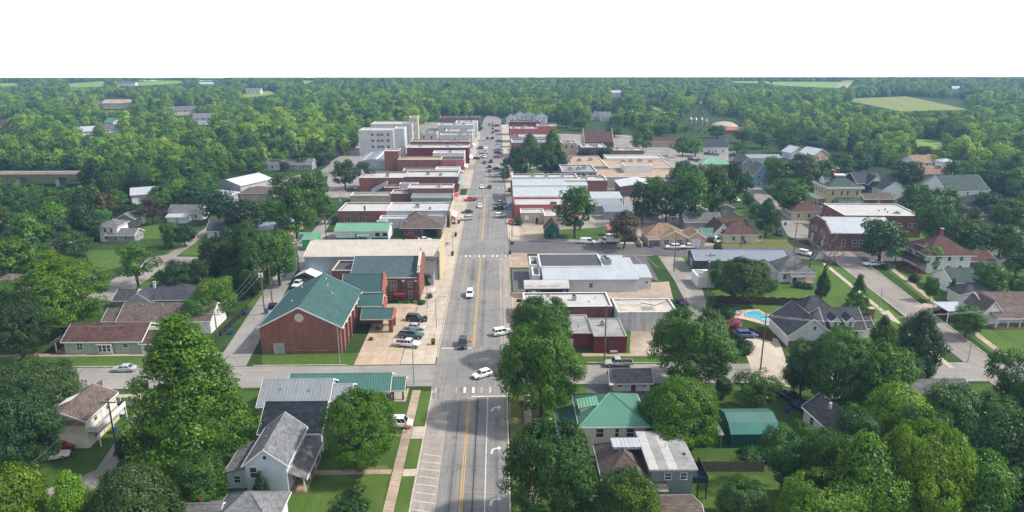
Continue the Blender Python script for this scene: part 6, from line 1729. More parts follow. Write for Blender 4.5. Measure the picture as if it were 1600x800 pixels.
# tiny green hut
x0, Y, w_ = site(851, 873, 373)
t = thing('hut', 'tiny dark green hut with steep maroon roof beside the forecourt', 'hut', x0, Y)
GRN = siding('bottle_green_siding', (0.018, 0.115, 0.085))
B = (0, 0, w_, 5.0)
block(t, *B, 3.2, 'gable', GRN, SH_RED, 'y', 2.9, .25, .2, trim=SAGE); door(t, 'f', B, 1.6, .05, .8, 1.7, mat=DARKD, frame=GRN); win(t, 'f', B, 3.4, 1.6, .4, .7, frame=SAGE)
# tan store
t = thing('store', 'low tan store with white flat roof and blue door', 'building', 8.2, 252.0)
B = (0, 0, 8.6, 7.0)
block(t, *B, 4.0, 'flat', TANW, MEMB_W, par=.3); door(t, 'f', B, 6.0, .05, 1.0, 2.2, mat=DARKNAVY); boxpart(t, 'poster', 1.5, -.05, 1.4, 3.0, -.003, 3.0, SIGNW)
C = (8.62, -2.4, 10, 9.4)
block(t, *C, 3.4, 'flat', TANW, MEMB_W, par=.3); win(t, 'f', C, 6, 1.8, 3.4, 1.0)
# the white-roofed shop block
t = thing('store_block', 'block of joined shops under stepped white metal roofs', 'building', 6.0, 259.2)
block(t, 0, 0, 24, 13, 5.4, 'flat', BRICK_PINK, MEMB_W, cope=BRICK_PINK)
block(t, 0, 13.02, 27, 14, 5.9, 'shed', BLOCKW, MET_WHITE, 'b', 1.2, .1, .1)
block(t, 0, 27.04, 31, 11, 7.6, 'shed', BLOCKW, MET_WHITE, 'b', .9, .1, .1)
block(t, 0, 38.06, 28, 9, 9.0, 'flat', BRICK_DARK, MEMB_W)
for (u, v) in ((9, 43), (15, 43), (22, 43)): unit(t, u, v, 8.5, 1.6, 1.3, 1.1)
boxpart(t, 'street_front', -.5, .0, 0, -.02, 47, 6.2, BRICK_BROWN); awning(t, -.52, 1.0, 2.0, 10, 3.4, .7, M('teal_blue_awning', (0.05, 0.15, 0.26)), 'l'); awning(t, -.52, 14, 2.0, 12, 3.4, .7, GALV, 'l')
boxpart(t, 'roof_hatch', 13.8, 2.4, 4.9, 16.2, 3.6, 6.0, BRICK_BROWN)
for (x_, y_, w1, d1, h1, rm) in ((31.5, 16, 12, 8, 4.4, MET_WHITE), (29, 6, 13, 8, 3.6, MET_GREYX), (34, -2, 10, 6, 3.2, MET_SLATE)):
    block(t, x_, y_, w1, d1, h1, 'shed', GALV, rm, 'b', 1.0, .2, .2)
store('square red brick store with white parapet behind the shop block', 28.5, 292, 17.5, 12, 8.6, BRICK_RED, MEMB_W, 3, 5.4, .8, 2.0, side='')
t = thing('shed', 'red metal roofed canopy beside the round street tree', 'shed', 37.4, 233)
block(t, 0, 0, 10, 3.2, 2.6, 'shed', TANW, MET_RED, 'b', .7, .3, .2)
house('white roofed store behind the big trees', 1000, 307, 17, 15, 4.4, 'gable', BRICK_BROWN, MET_WHITEY, 'y', 1.4, nf=0, nr=0, dr=False, name='store', cat='building')
# tan flat-roofed complex
t = thing('market', 'large tan flat roofed market complex with white fascias', 'building', 30, 318)
block(t, 16, 0, 40, 22, 5.4, 'flat', CREAMW, MEMB_T, par=.25, cope=WHITE)
block(t, 0, 6, 15.9, 20, 7.0, 'flat', GREYS, MEMB_G, cope=WHITE)
for u in (7.5, 9.6, 13.0, 15): MB().ext([(u - .8, 4.2), (u + .8, 4.2), (u + .8, 5.4), (u, 6.1), (u - .8, 5.4)], 5.9, 5.98, 'y').build('arch_shade_panel', DARKD, t)  # near-black slabs on the wall paint the shade inside the arches
block(t, 24, 22.02, 32, 26, 6.0, 'flat', TANW, MEMB_T, par=.25, cope=WHITE)
block(t, 0, 26.02, 23.9, 34, 6.2, 'flat', TANW, MEMB_T, par=.3, cope=WHITE)
block(t, 30, 12, 13, 9.9, 8.6, 'flat', WHITEW, MEMB_T, par=.25, cope=WHITE)
block(t, 27, 48.04, 30, 14, 6.6, 'flat', CREAMW, MEMB_W, cope=WHITE)
wrow(t, 'f', (16, 0, 40, 22), 2, 2.0, 2.6, 2.6, 24, 6, frame=CREAMW)
for (u, v, z) in ((4, 12, 6.5), (8, 13, 6.5), (11, 16, 6.5), (6, 40, 5.9), (12, 44, 5.9), (18, 46, 5.9), (34, 40, 5.7), (38, 41, 5.7), (43, 42, 5.7), (48, 40, 5.7), (8, 52, 5.9)): unit(t, u, v, z, 2.2, 1.8, 1.3)
wrow(t, 'f', (27, 48.04, 30, 14), 6, 4.8, 1.2, .8)
# far right-hand row
store('tan brick four storey building beside the courthouse trees', 36, 398, 8.6, 12, 10.6, BRICK_TAN, MEMB_G, 2, 8.5, 1.3, 1.6, side='l', units=0)
store('long red brick building with grey metal roof behind the courthouse trees', 8.2, 413, 27, 18, 9.0, BRICK_RED, MET_SLATE, 5, 6.4, 1.8, 1.7, side='l', units=0, cope=WHITE)
t = store('tan corner shop with dark pyramid roof', 8.0, 458, 5.6, 6, 6.4, BRICK_TAN, MEMB_D, 2, 4.6, .9, 1.4, side='l', units=0); hip_roof(t, 0, 0, 5.6, 6, 6.52, 1.8, .3, SH_GREY, None)
store('wide low store with white roof beyond the corner shop', 14, 462, 18, 12, 6.6, CONCW, MEMB_W, 0, side='l', units=2)
store('orange brick block with white parapet on the right row', 27, 484, 13, 14, 11.0, BRICK_ORANGE, MEMB_W, 0, side='l')
store('pink store row with white roof on the right', 8.5, 482, 18.4, 14, 9.6, BRICK_PINK, MEMB_W, 0, side='l', units=2)
store('long dark red store at the far right end of main street', 8.5, 525, 23, 11, 10.0, BRICK_MAROON, MEMB_D, 0, side='l')
for k, (px, py, w1, lb) in enumerate([(812, 190, 12, 'pale blue gabled house at the far end of the right row'), (826, 190, 14, 'grey roofed far house second along the right row'), (846, 192, 13, 'white gabled far house nearest the woods'), (798, 194, 9, 'small pale blue house at the end of main street')]):
    house(lb, px, py, w1 * .8, 11, 5, 'gable', WHITEW if k % 2 == 0 else BLUEW, SH_GREY, 'y', 3.0, 0, 2, 2)
t = thing('church_hall', 'brick hall with big brown roof and pale gable parapets', 'building', 55, 446)
block(t, 0, 0, 18, 17, 5.0, 'gable', BRICK_DARK, SH_RED, 'x', 5.6, .2, .0, trim=False)
for x in (-.45, 18.05): MB().ext([(-.4, 4.6), (8.5, 11.4), (17.4, 4.6), (17.4, 0), (-.4, 0)], x, x + .4, 'x').build('gable_parapet', BRICK_TAN, t)
for x in (-.25, 18.25): boxpart(t, 'finial', x - .3, 8.2, 11.2, x + .3, 8.8, 12.8, CREAMW)
store('low brown store row with white roof edge before the brick hall', 50, 421, 15, 18, 5.0, BRICK_BROWN, MEMB_W, 0, side='', units=2)
store('long white roofed shed row behind the market', 63, 408, 22, 11, 5.0, BRICK_BROWN, MEMB_W, 0, side='', units=1)
# mid-distance right
house('low tan brick building with brown roof by the car park', 1038, 230, 20, 9, 4, 'gable', PINKS, SH_RED, 'x', 2.0, nf=2, nr=0)
house('slate blue roofed white house beyond the car park', 1113, 240, 19, 11, 4, 'gable', WHITEW, SH_DARK, 'x', 4.2, nf=4, nr=1)
house('green roofed office beside the round lawn', 1120, 266, 15, 9, 3.2, 'hip', TANW, MET_MINT, rh=2.6, nf=3, nr=0)
house('grey gabled house before the sky blue one', 1167, 280, 9, 14, 6, 'gable', GREYS, SH_GREY, 'y', 4.6, nf=2, nr=2)
house('sky blue gabled house by the far street', 1189, 293, 7, 11, 6, 'gable', SKYS, SH_GREY, 'y', 4.6, nf=2, nr=3)
house('low mint roofed store with red tank', 1194, 258, 18, 9, 4, 'gable', BLUEW, MET_GREYX, 'x', 1.2, nf=0, nr=0)
house('tan gambrel barn house in the right trees', 1281, 256, 11, 11, 5, 'gable', PINKS, MET_WHITEY, 'y', 3.2, .35, 2, 1)
house('pale metal roof beside the gambrel house', 1246, 249, 9, 9, 4, 'gable', BLUEW, MET_WHITEY, 'y', 3.0, .2, 1, 1)
house('white two storey house with tan roof in the right trees', 1447, 268, 14, 10, 5, 'gable', WHITEW, SH_TAN, 'x', 2.8, .2, 3, 2)
house('white cupola house behind the green roof', 1478, 282, 6, 6, 9, 'hip', WHITEW, MET_WHITE, rh=1.2, nf=1, nr=1, dr=False)
house('tan roofed cottage left of the cupola house', 1462, 284, 14, 10, 4, 'gable', TANW, SH_TAN, 'x', 2.8, nf=2)
house('white house with broad dull green gable roof', 1509, 318, 19, 16, 5.5, 'gable', WHITEW, SH_DGREEN, 'x', 5.0, .1, 3, 2)
house('small dark roofed house behind the right trees', 1395, 311, 10, 10, 4, 'gable', WHITEW, SH_DARK, 'y', 3.4, 0, 1, 1)
house('brown roofed shed near the brick school', 1372, 322, 12, 7, 3, 'gable', BRICK_BROWN, SH_BROWN, 'x', 1.6, 0, 0, 0)
house('low grey roofed house at the right edge', 1556, 366, 19, 11, 3.2, 'gable', WHITEW, SH_BROWN, 'x', 2.6, .15, 3, 1)
house('grey blue roofed house among the right trees', 1540, 340, 13, 14, 4, 'hip', WHITEW, SH_DARK, rh=3.4, nf=2)
house('dark roofed hut hidden in the lower right trees', 1462, 650, 13, 8, 3, 'gable', GREYS, SH_GREY, 'x', 2.0, 0, 2, 1)
house('low grey roof at the lower right edge', 1482, 705, 9, 7, 2.8, 'gable', GREYS, SH_LGREY, 'x', 1.4, 0, 1, 1)
house('white barn in the far right woods', 1492, 145, 20, 14, 6, 'gable', WHITEW, MET_WHITE, 'x', 3, 0, 0, 0)
house('tiny white roof in the far valley', 963, 152, 26, 10, 6, 'gable', WHITEW, MET_WHITE, 'x', 2.5, 0, 0, 0)
for k, (px, py, lb) in enumerate([(932, 187, 'white gabled house at the middle tree line'), (946, 189, 'grey roofed house at the middle tree line')]): house(lb, px, py, 10, 9, 4, 'gable', WHITEW, SH_LGREY if k else SH_GREY, 'y' if k == 0 else 'x', 3.6, 0, 2, 1)
# dome and lattice conveyor tower
x, y = G(1131, 204)
t = thing('storage_dome', 'cream storage dome in the far right woods', 'dome', x, y)
MB().sphere((0, 0, 2.0), 11, 11, 5.0, 24, 8, 0).build('dome_shell', M('dome_cream', (0.46, 0.385, 0.30), var=.08, scale=.1), t, smooth=True)
MB().tube([(0, 0, -.2), (0, 0, 2.0)], 11, 24).build('dome_base', BRICK_PINK, t)
block(t, -9, -22, 14, 7, 3, 'gable', BRICK_PINK, MET_RED, 'x', 1.5); block(t, 7, -21, 9, 6, 3, 'gable', WHITEW, MET_WHITE, 'x', 1.5)
x, y = G(1092, 197)
t = thing('silo_tower', 'grey steel grain tower with sloping conveyor legs beside the dome', 'tower', x, y)
for (ax, bx) in ((-2, 0), (2, 0), (-9, 0), (10, 0), (-5, 0), (5, 0)): MB().tube([(ax, 0, 0), (bx, 0, 19 - abs(ax) * .25)], .28, 4).build('steel_leg', M('dark_steel', (.12, .125, .135), rough=.6), t)
for (xx, r_, h_) in ((-6, 1.6, 5), (-2, 1.6, 5), (3, 1.5, 5), (7, 1.3, 4)): MB().tube([(xx, 4, 0), (xx, 4, h_), (xx, 4, h_ + 2)], [r_, r_, .3], 10).build('silo', GALV, t)
boxpart(t, 'head_house', -1.0, -1.0, 18, 1.0, 1.0, 20.2, GALV)
# ------------------------------------------------------------------ trees and shrubs of the town
T = [
 # near left
 (303, 712, 494, 200, 'pyr', 'fresh', 'huge full green tree left of the pale blue house'), (46, 742, 604, 132, 'round', 'blue', 'dark blue green tree hiding the yellow apartment corner'),
 (62, 655, 562, 142, 'wide', 'olive', 'spreading olive tree behind the yellow apartment house'), (42, 868, 728, 100, 'round', 'yellow', 'bright yellow green tree in the bottom left corner'),
 (126, 866, 734, 74, 'tall', 'yellow', 'slim bright tree second from the bottom left corner'), (228, 872, 726, 150, 'wide', 'olive', 'dark olive tree at the bottom edge before the blue house'),
 (318, 800, 712, 78, 'round', 'mid', 'rounded tree against the blue house side wing'), (563, 736, 618, 120, 'round', 'bright', 'bright green street tree on the near left lawn'),
 (410, 782, 734, 34, 'cone', 'blue', 'little cedar before the pale blue house'), (206, 722, 676, 46, 'round', 'deep', 'dark round evergreen beside the gravel lane'),
 # mid left
 (100, 520, 392, 138, 'tall', 'yellow', 'big pale green tree behind the sage green house'), (38, 565, 466, 96, 'round', 'dark', 'dark tree left of the sage green house'),
 (217, 449, 378, 82, 'open', 'mid', 'open crowned tree with bare trunk on the green lot'), (284, 468, 410, 60, 'round', 'dark', None), (340, 500, 434, 60, 'round', 'yellow', 'bright yellow green tree beside the alley'),
 (315, 512, 464, 52, 'round', 'mid', None), (350, 452, 372, 66, 'round', 'dark', None), (395, 462, 346, 84, 'tall', 'dark', None), (437, 446, 360, 62, 'round', 'mid', None), (372, 405, 352, 60, 'round', 'deep', None),
 (384, 374, 314, 66, 'round', 'deep', None), (343, 348, 296, 58, 'round', 'deep', None), (268, 388, 346, 34, 'round', 'dark', None), (290, 386, 350, 36, 'round', 'deep', None),
 (465, 374, 288, 62, 'tall', 'fresh', None), (448, 325, 272, 52, 'round', 'mid', None), (492, 324, 268, 54, 'round', 'fresh', None), (508, 350, 304, 36, 'round', 'mid', None), (430, 355, 312, 44, 'round', 'mid', None),
 (540, 296, 250, 44, 'round', 'deep', None), (572, 292, 252, 40, 'open', 'deep', None), (630, 232, 194, 32, 'tall', 'fresh', None), (322, 465, 402, 44, 'round', 'dark', None), (352, 490, 440, 40, 'round', 'mid', None), (250, 438, 428, 20, 'round', 'mid', None),
 (168, 346, 302, 38, 'round', 'rust', 'yellow brown tinged tree in the left woods'), (120, 360, 322, 42, 'round', 'yellow', None), (148, 372, 330, 52, 'round', 'dark', None), (205, 350, 318, 40, 'round', 'deep', None), (240, 352, 304, 46, 'open', 'brown', 'grey brown thin tree beside the pale barn'),
 (118, 402, 362, 52, 'round', 'dark', None), (18, 440, 372, 80, 'round', 'yellow', None), (62, 428, 380, 52, 'round', 'mid', None), (-10, 420, 360, 60, 'round', 'dark', None), (40, 405, 350, 58, 'round', 'mid', None), (90, 388, 340, 56, 'round', 'dark', None),
 (305, 335, 288, 44, 'round', 'dark', None), (325, 310, 268, 46, 'round', 'mid', None), (255, 330, 290, 40, 'round', 'mid', None), (470, 262, 236, 44, 'round', 'mid', None), (440, 262, 238, 38, 'round', 'fresh', None), (500, 258, 226, 44, 'round', 'mid', None), (445, 268, 252, 18, 'round', 'dark', None), (10, 500, 440, 60, 'round', 'mid', None),
 # near right
 (845, 652, 512, 132, 'round', 'fresh', 'big round tree right of the intersection'), (850, 566, 468, 102, 'round', 'mid', 'bushy tree before the white roofed shop'), (864, 822, 668, 150, 'round', 'dark', 'large dark tree on the near right sidewalk'),
 (985, 864, 746, 82, 'round', 'yellow', 'bright yellow green treetop at the bottom edge'), (975, 846, 738, 110, 'round', 'dark', 'dark treetop beside the teal house'), (1083, 604, 488, 134, 'round', 'mid', 'big spreading tree beyond the small white cabin'),
 (1062, 704, 592, 134, 'wide', 'bright', 'broad light green tree behind the green roofed house'), (1180, 644, 580, 84, 'open', 'mid', None), (1160, 474, 406, 84, 'round', 'mid', 'round tree beside the grey hipped cottage'), (1119, 450, 405, 32, 'tall', 'bright', None),
 (898, 372, 292, 64, 'round', 'fresh', 'round bright street tree by the tiny green hut'), (975, 388, 328, 54, 'wide', 'brown', 'purplish brown low tree beside the peach cottage drive'), (780, 812, 800, 10, 'round', 'mid', None),
 (1003, 352, 284, 44, 'round', 'dark', None), (1040, 352, 284, 56, 'round', 'mid', None), (1078, 352, 268, 60, 'round', 'mid', None), (1112, 346, 258, 58, 'round', 'fresh', None), (1140, 332, 252, 44, 'round', 'dark', None), (1060, 330, 262, 50, 'round', 'dark', None), (1020, 330, 276, 40, 'round', 'mid', None), (1066, 282, 250, 30, 'round', 'dark', None), (1085, 292, 258, 34, 'round', 'mid', None), (1165, 300, 268, 24, 'tall', 'mid', None),
 (1337, 487, 428, 40, 'cone', 'mid', 'dark pyramidal conifer beside the dormer house'), (1373, 410, 342, 80, 'round', 'dark', 'dense dark tree before the brick school'), (1508, 528, 478, 50, 'round', 'fresh', 'neat round tree before the white porch house'),
 (1428, 596, 484, 76, 'tall', 'deep', 'tall dark tree beside the residential street'), (1374, 560, 492, 40, 'tall', 'mid', None), (1250, 622, 532, 66, 'round', 'dark', None), (1300, 640, 528, 100, 'round', 'mid', None), (1366, 650, 538, 100, 'round', 'fresh', None), (1310, 575, 510, 50, 'round', 'mid', None), (1402, 620, 552, 60, 'round', 'dark', None),
 (1390, 704, 598, 104, 'wide', 'yellow', 'flat topped yellow green tree in the right thicket'), (1480, 705, 604, 100, 'round', 'mid', None), (1572, 655, 552, 88, 'open', 'dark', None), (1560, 806, 652, 126, 'round', 'dark', 'large blue green tree at the right edge'), (1620, 760, 640, 90, 'round', 'dark', None),
 (1330, 846, 676, 128, 'tall', 'fresh', None), (1430, 850, 672, 140, 'round', 'yellow', 'brightest treetop in the lower right thicket'), (1510, 850, 706, 110, 'round', 'fresh', None), (1276, 868, 748, 152, 'round', 'yellow', 'yellow green treetop at the bottom edge, right of the lawn'), (1352, 872, 742, 100, 'round', 'yellow', None), (1285, 790, 672, 76, 'round', 'mid', None), (1430, 760, 640, 80, 'round', 'mid', None), (1330, 735, 640, 70, 'round', 'dark', None), (1545, 720, 622, 80, 'round', 'fresh', None), (1510, 760, 660, 70, 'round', 'dark', None),
 (1220, 768, 670, 84, 'open', 'blue', 'pale leaved open tree behind the bright back yard'), (1155, 822, 750, 84, 'round', 'mid', None), (1250, 720, 660, 46, 'round', 'mid', None), (1600, 690, 590, 70, 'round', 'mid', None), (1590, 850, 730, 100, 'round', 'dark', None), (1130, 620, 590, 30, 'round', 'mid', None),
 # courthouse and far right
 (1004, 238, 193, 36, 'tall', 'mid', None), (1066, 244, 214, 28, 'round', 'mid', None), (1086, 244, 216, 28, 'round', 'fresh', None), (828, 266, 208, 34, 'tall', 'mid', None), (862, 276, 202, 34, 'tall', 'mid', None), (852, 278, 232, 44, 'round', 'dark', None), (872, 276, 236, 34, 'round', 'deep', None), (806, 276, 228, 28, 'round', 'deep', None), (789, 284, 262, 18, 'round', 'mid', None), (792, 268, 246, 18, 'round', 'dark', None), (813, 284, 244, 26, 'round', 'deep', None),
 (915, 256, 232, 26, 'round', 'deep', None), (944, 254, 230, 32, 'round', 'deep', None), (748, 208, 192, 14, 'round', 'mid', None), (1150, 262, 222, 34, 'open', 'mid', None), (1196, 368, 310, 40, 'tall', 'dark', 'feathery dark tree on the far street corner'),
 (1230, 334, 278, 66, 'round', 'mid', 'smooth domed tree beside the yellow bungalow'), (1215, 300, 250, 46, 'round', 'mid', None), (1252, 300, 240, 52, 'round', 'olive', None), (1284, 296, 250, 44, 'round', 'mid', None), (1312, 280, 240, 46, 'round', 'mid', None), (1340, 272, 236, 44, 'round', 'dark', None), (1205, 282, 244, 34, 'round', 'fresh', None), (1168, 326, 300, 20, 'round', 'mid', None), (1180, 340, 318, 24, 'round', 'mid', None),
 (1418, 302, 252, 46, 'round', 'deep', None), (1395, 296, 266, 30, 'open', 'dark', None), (1424, 348, 286, 52, 'round', 'mid', None), (1468, 352, 294, 56, 'round', 'mid', None), (1455, 382, 304, 58, 'round', 'mid', None), (1506, 372, 322, 42, 'round', 'olive', None), (1480, 398, 338, 52, 'round', 'dark', None), (1520, 400, 346, 56, 'round', 'mid', None), (1560, 402, 350, 50, 'round', 'mid', None),
 (1578, 366, 312, 62, 'round', 'fresh', None), (1540, 340, 300, 44, 'round', 'dark', None), (1586, 432, 364, 60, 'round', 'mid', None), (1538, 470, 408, 54, 'round', 'mid', None), (1552, 300, 266, 50, 'round', 'dark', None), (1590, 305, 262, 54, 'round', 'mid', None), (1520, 296, 262, 40, 'round', 'mid', None), (1505, 270, 238, 44, 'round', 'dark', None), (1560, 268, 236, 50, 'round', 'mid', None),
 (1452, 424, 384, 40, 'round', 'bright', None), (1452, 470, 432, 22, 'round', 'fresh', None), (1486, 462, 434, 18, 'cone', 'deep', None), (1590, 470, 430, 40, 'round', 'fresh', None), (1490, 290, 250, 44, 'round', 'mid', None), (1400, 250, 222, 42, 'round', 'mid', None), (1360, 256, 224, 44, 'round', 'mid', None), (1440, 258, 228, 40, 'round', 'fresh', None), (1600, 350, 300, 40, 'round', 'mid', None), (1620, 420, 360, 50, 'round', 'dark', None),
 (1283, 470, 420, 22, 'tall', 'dark', 'slender bushy tree beside the bare tree'), (1160, 224, 200, 34, 'round', 'mid', None), (1190, 232, 206, 38, 'round', 'mid', None), (1030, 214, 192, 36, 'round', 'mid', None), (960, 214, 196, 30, 'round', 'dark', None), (1120, 216, 196, 36, 'round', 'dark', None), (1230, 240, 212, 40, 'round', 'mid', None), (1270, 238, 210, 40, 'round', 'dark', None), (905, 204, 184, 30, 'round', 'mid', None), (885, 200, 182, 30, 'round', 'dark', None),
]
for r in T:
    if r[0] == 780: continue
    tree(*r)
# shrubs
for (px, py, wpx, hm, tn, lb) in [(550, 796, 62, 1.8, 'dark', 'large loose shrub on the near left lawn'), (556, 770, 30, 1.3, 'olive', 'round shrub behind the larger lawn shrub'), (478, 744, 16, .9, 'dark', 'small shrub by the blue house porch'),
    (1125, 486, 26, 2.6, 'deep', 'dark hedge clump beside the alley pole'), (1136, 496, 26, 2.4, 'dark', 'hedge clump at the garden fence end'), (1148, 512, 22, 2.4, 'pink', 'pink flowering bush beside the pool'), (1160, 545, 34, 2.2, 'deep', 'dark bush beside the concrete drive'), (1166, 552, 24, 1.6, 'olive', 'olive bush at the drive edge'),
    (1205, 452, 20, 2.6, 'mid', 'leafy bush before the hipped cottage'), (1247, 449, 16, 1.5, 'dark', 'low bush under the cottage porch'), (1262, 451, 18, 1.6, 'dark', 'low dark bush right of the cottage porch'), (810, 352, 16, 3.0, 'dark', 'round bush hiding the red car'),
    (668, 446, 14, 3.2, 'dark', 'dark bush at the church front'), (660, 476, 14, 1.3, 'olive', 'flower bed shrub by the church corner'), (648, 474, 10, .9, 'yellow', 'yellow green shrub below the church window'), (636, 474, 10, .9, 'fresh', 'small green shrub below the church window'), (671, 466, 12, 1.2, 'brown', 'brown flower bed by the church steps'),
    (970, 505, 16, 2.0, 'dark', 'bush against the white block store'), (948, 486, 32, 2.2, 'dark', 'ivy bush on the shop back wall'), (834, 448, 10, 1.4, 'fresh', 'small bush beside the navy cafe'), (1124, 505, 18, 1.5, 'mid', 'bush by the alley dumpster'), (1110, 378, 14, 1.6, 'mid', 'bush between the two drives'), (1121, 392, 14, 2.4, 'dark', 'small fir beside the drive'),
    (1145, 378, 14, 1.6, 'deep', 'dark bush before the yellow bungalow'), (985, 376, 24, 2.6, 'dark', 'dark hedge left of the cottage drive'), (1385, 418, 26, 1.2, 'dark', 'clipped hedge beside the white pickup'), (1428, 440, 18, 2.0, 'deep', 'dark bush at the maroon house porch'), (560, 420, 1, .5, 'mid', None),
    (1080, 700, 24, 1.4, 'fresh', 'bush by the carport'), (1180, 716, 50, 1.2, 'dark', 'low hedge below the green shed'), (480, 436, 10, 1.2, 'mid', 'bush by the tent garage'), (590, 515, 8, .8, 'olive', 'shrub bed along the gymnasium wall'), (580, 532, 8, .8, 'mid', 'nearer shrub along the gymnasium wall'), (822, 690, 20, 1.2, 'rust', 'flowering garden bed by the near right sidewalk'), (836, 676, 22, 1.2, 'fresh', 'green garden bed behind the near right sidewalk'), (800, 382, 7, 1.0, 'olive', 'planted corner bed by the sandy forecourt')]:
    if lb: shrub(px, py, wpx, hm, tn, lb)
# bare dead tree
def dead_tree(px, py, h, label):
    x, y = G(px, py); rg_ = random.Random(5)
    t = thing('dead_tree', label, 'tree', x, y)
    mb = MB(); twigs = MB()
    def grow(p, d, L, r, lev):
        q = p + d * L
        mid = p + d * L * .5 + Vector((rg_.uniform(-.1, .1), rg_.uniform(-.1, .1), 0)) * L * .3
        (mb if lev < 2 else twigs).tube([p, mid, q], [r, r * .8, r * .6], 6 if lev < 2 else 4)
        if lev >= 4: return
        n = 3 if lev < 3 else 2
        for k in range(n):
            a = rg_.uniform(0, 6.28)
            nd = (d * .75 + Vector((math.cos(a), math.sin(a), rg_.uniform(-.1, .5))) * .75).normalized()
            grow(q if k else mid.lerp(q, .6), nd, L * rg_.uniform(.55, .78), r * .55, lev + 1)
    grow(Vector((0, 0, -.2)), Vector((.03, 0, 1)).normalized(), h * .36, .42, 0)
    mb.build('trunk', DEADW, t, smooth=True); tag(twigs.build('twigs', DEADW, t), kind='stuff')
dead_tree(1262, 436, 19, 'bare dead tree with dark trunk beside the grey cottage')
dead_tree(1284, 447, 15.0, 'leaning bare dead tree right of the first bare one')
# ------------------------------------------------------------------ vehicles
def paint_mat():
    m, n, b = newmat('car_paint')
    oi = n.nodes.new('ShaderNodeObjectInfo')
    f = ramp(n, noise(n, pos(n), 1.5, 3), [(0.3, (.93,)*3), (0.7, (1,)*3)])
    n.links.new(mult(n, oi.outputs['Color'], f, 1.0), b.inputs['Base Color'])
    b.inputs['Roughness'].default_value = .35; b.inputs['Coat Weight'].default_value = .5; b.inputs['Coat Roughness'].default_value = .12
    return m
PAINT = paint_mat(); CGLASS = glass_mat('car_glass', (0.018, 0.024, 0.030), .06, .8)
TYRE = M('tyre_rubber', (0.02, 0.02, 0.021), var=.15, rough=.9); RIM = M('alloy_rim', (0.42, 0.42, 0.43), rough=.35, metal=.7, var=.1)
HLAMP = M('head_lamp', (0.75, 0.76, 0.78), rough=.15, var=.05, spec=.6); TLAMP = M('tail_lamp', (0.42, 0.015, 0.015), rough=.2, var=.1, spec=.6)
PLAST = M('black_plastic', (0.025, 0.025, 0.027), rough=.7, var=.1)
CM = [PAINT, CGLASS, TYRE, RIM, HLAMP, TLAMP, PLAST]
SPEC = {  # stations x, z low, z high, half width; cabin: base x0,x1, roof x0,x1, belt z, roof z
 'sedan': dict(st=[(-2.35,.42,.78,.74),(-2.25,.30,.92,.84),(-1.3,.24,.98,.90),(0,.22,.94,.91),(.95,.24,.92,.90),(1.9,.28,.80,.86),(2.25,.34,.66,.76),(2.35,.44,.58,.66)], cab=(-1.75,1.05,-1.05,.25,.93,1.44), wb=(-1.38,1.40), r=.32),
 'hatch': dict(st=[(-2.02,.40,.85,.72),(-1.95,.30,.98,.82),(-1.2,.24,1.0,.87),(0,.22,.96,.88),(.9,.24,.94,.87),(1.75,.30,.80,.82),(2.0,.36,.66,.72)], cab=(-1.95,1.05,-1.5,.2,.95,1.50), wb=(-1.22,1.28), r=.32),
 'suv': dict(st=[(-2.35,.46,.95,.80),(-2.28,.36,1.08,.90),(-1.3,.32,1.10,.96),(0,.30,1.08,.97),(.95,.32,1.06,.96),(1.95,.36,.98,.92),(2.3,.42,.82,.84),(2.38,.5,.7,.74)], cab=(-2.25,1.05,-1.95,.4,1.06,1.76), wb=(-1.40,1.42), r=.37),
 'pickup': dict(st=[(-2.9,.55,.78,.92),(-1.5,.5,.80,.98),(-.55,.48,.82,.99),(-.5,.46,1.12,.99),(.9,.46,1.12,.99),(1.0,.46,1.12,.98),(2.4,.48,1.04,.95),(2.8,.52,.9,.88),(2.88,.6,.78,.8)], cab=(-.55,1.35,-.35,.75,1.10,1.84), wb=(-1.75,1.90), r=.40, bed=1),
 'van': dict(st=[(-2.6,.44,1.0,.86),(-2.5,.36,1.15,.96),(0,.32,1.15,.98),(1.3,.34,1.12,.97),(2.3,.38,.98,.92),(2.6,.46,.78,.82)], cab=(-2.5,1.75,-2.35,1.0,1.12,2.0), wb=(-1.5,1.6), r=.36),
}
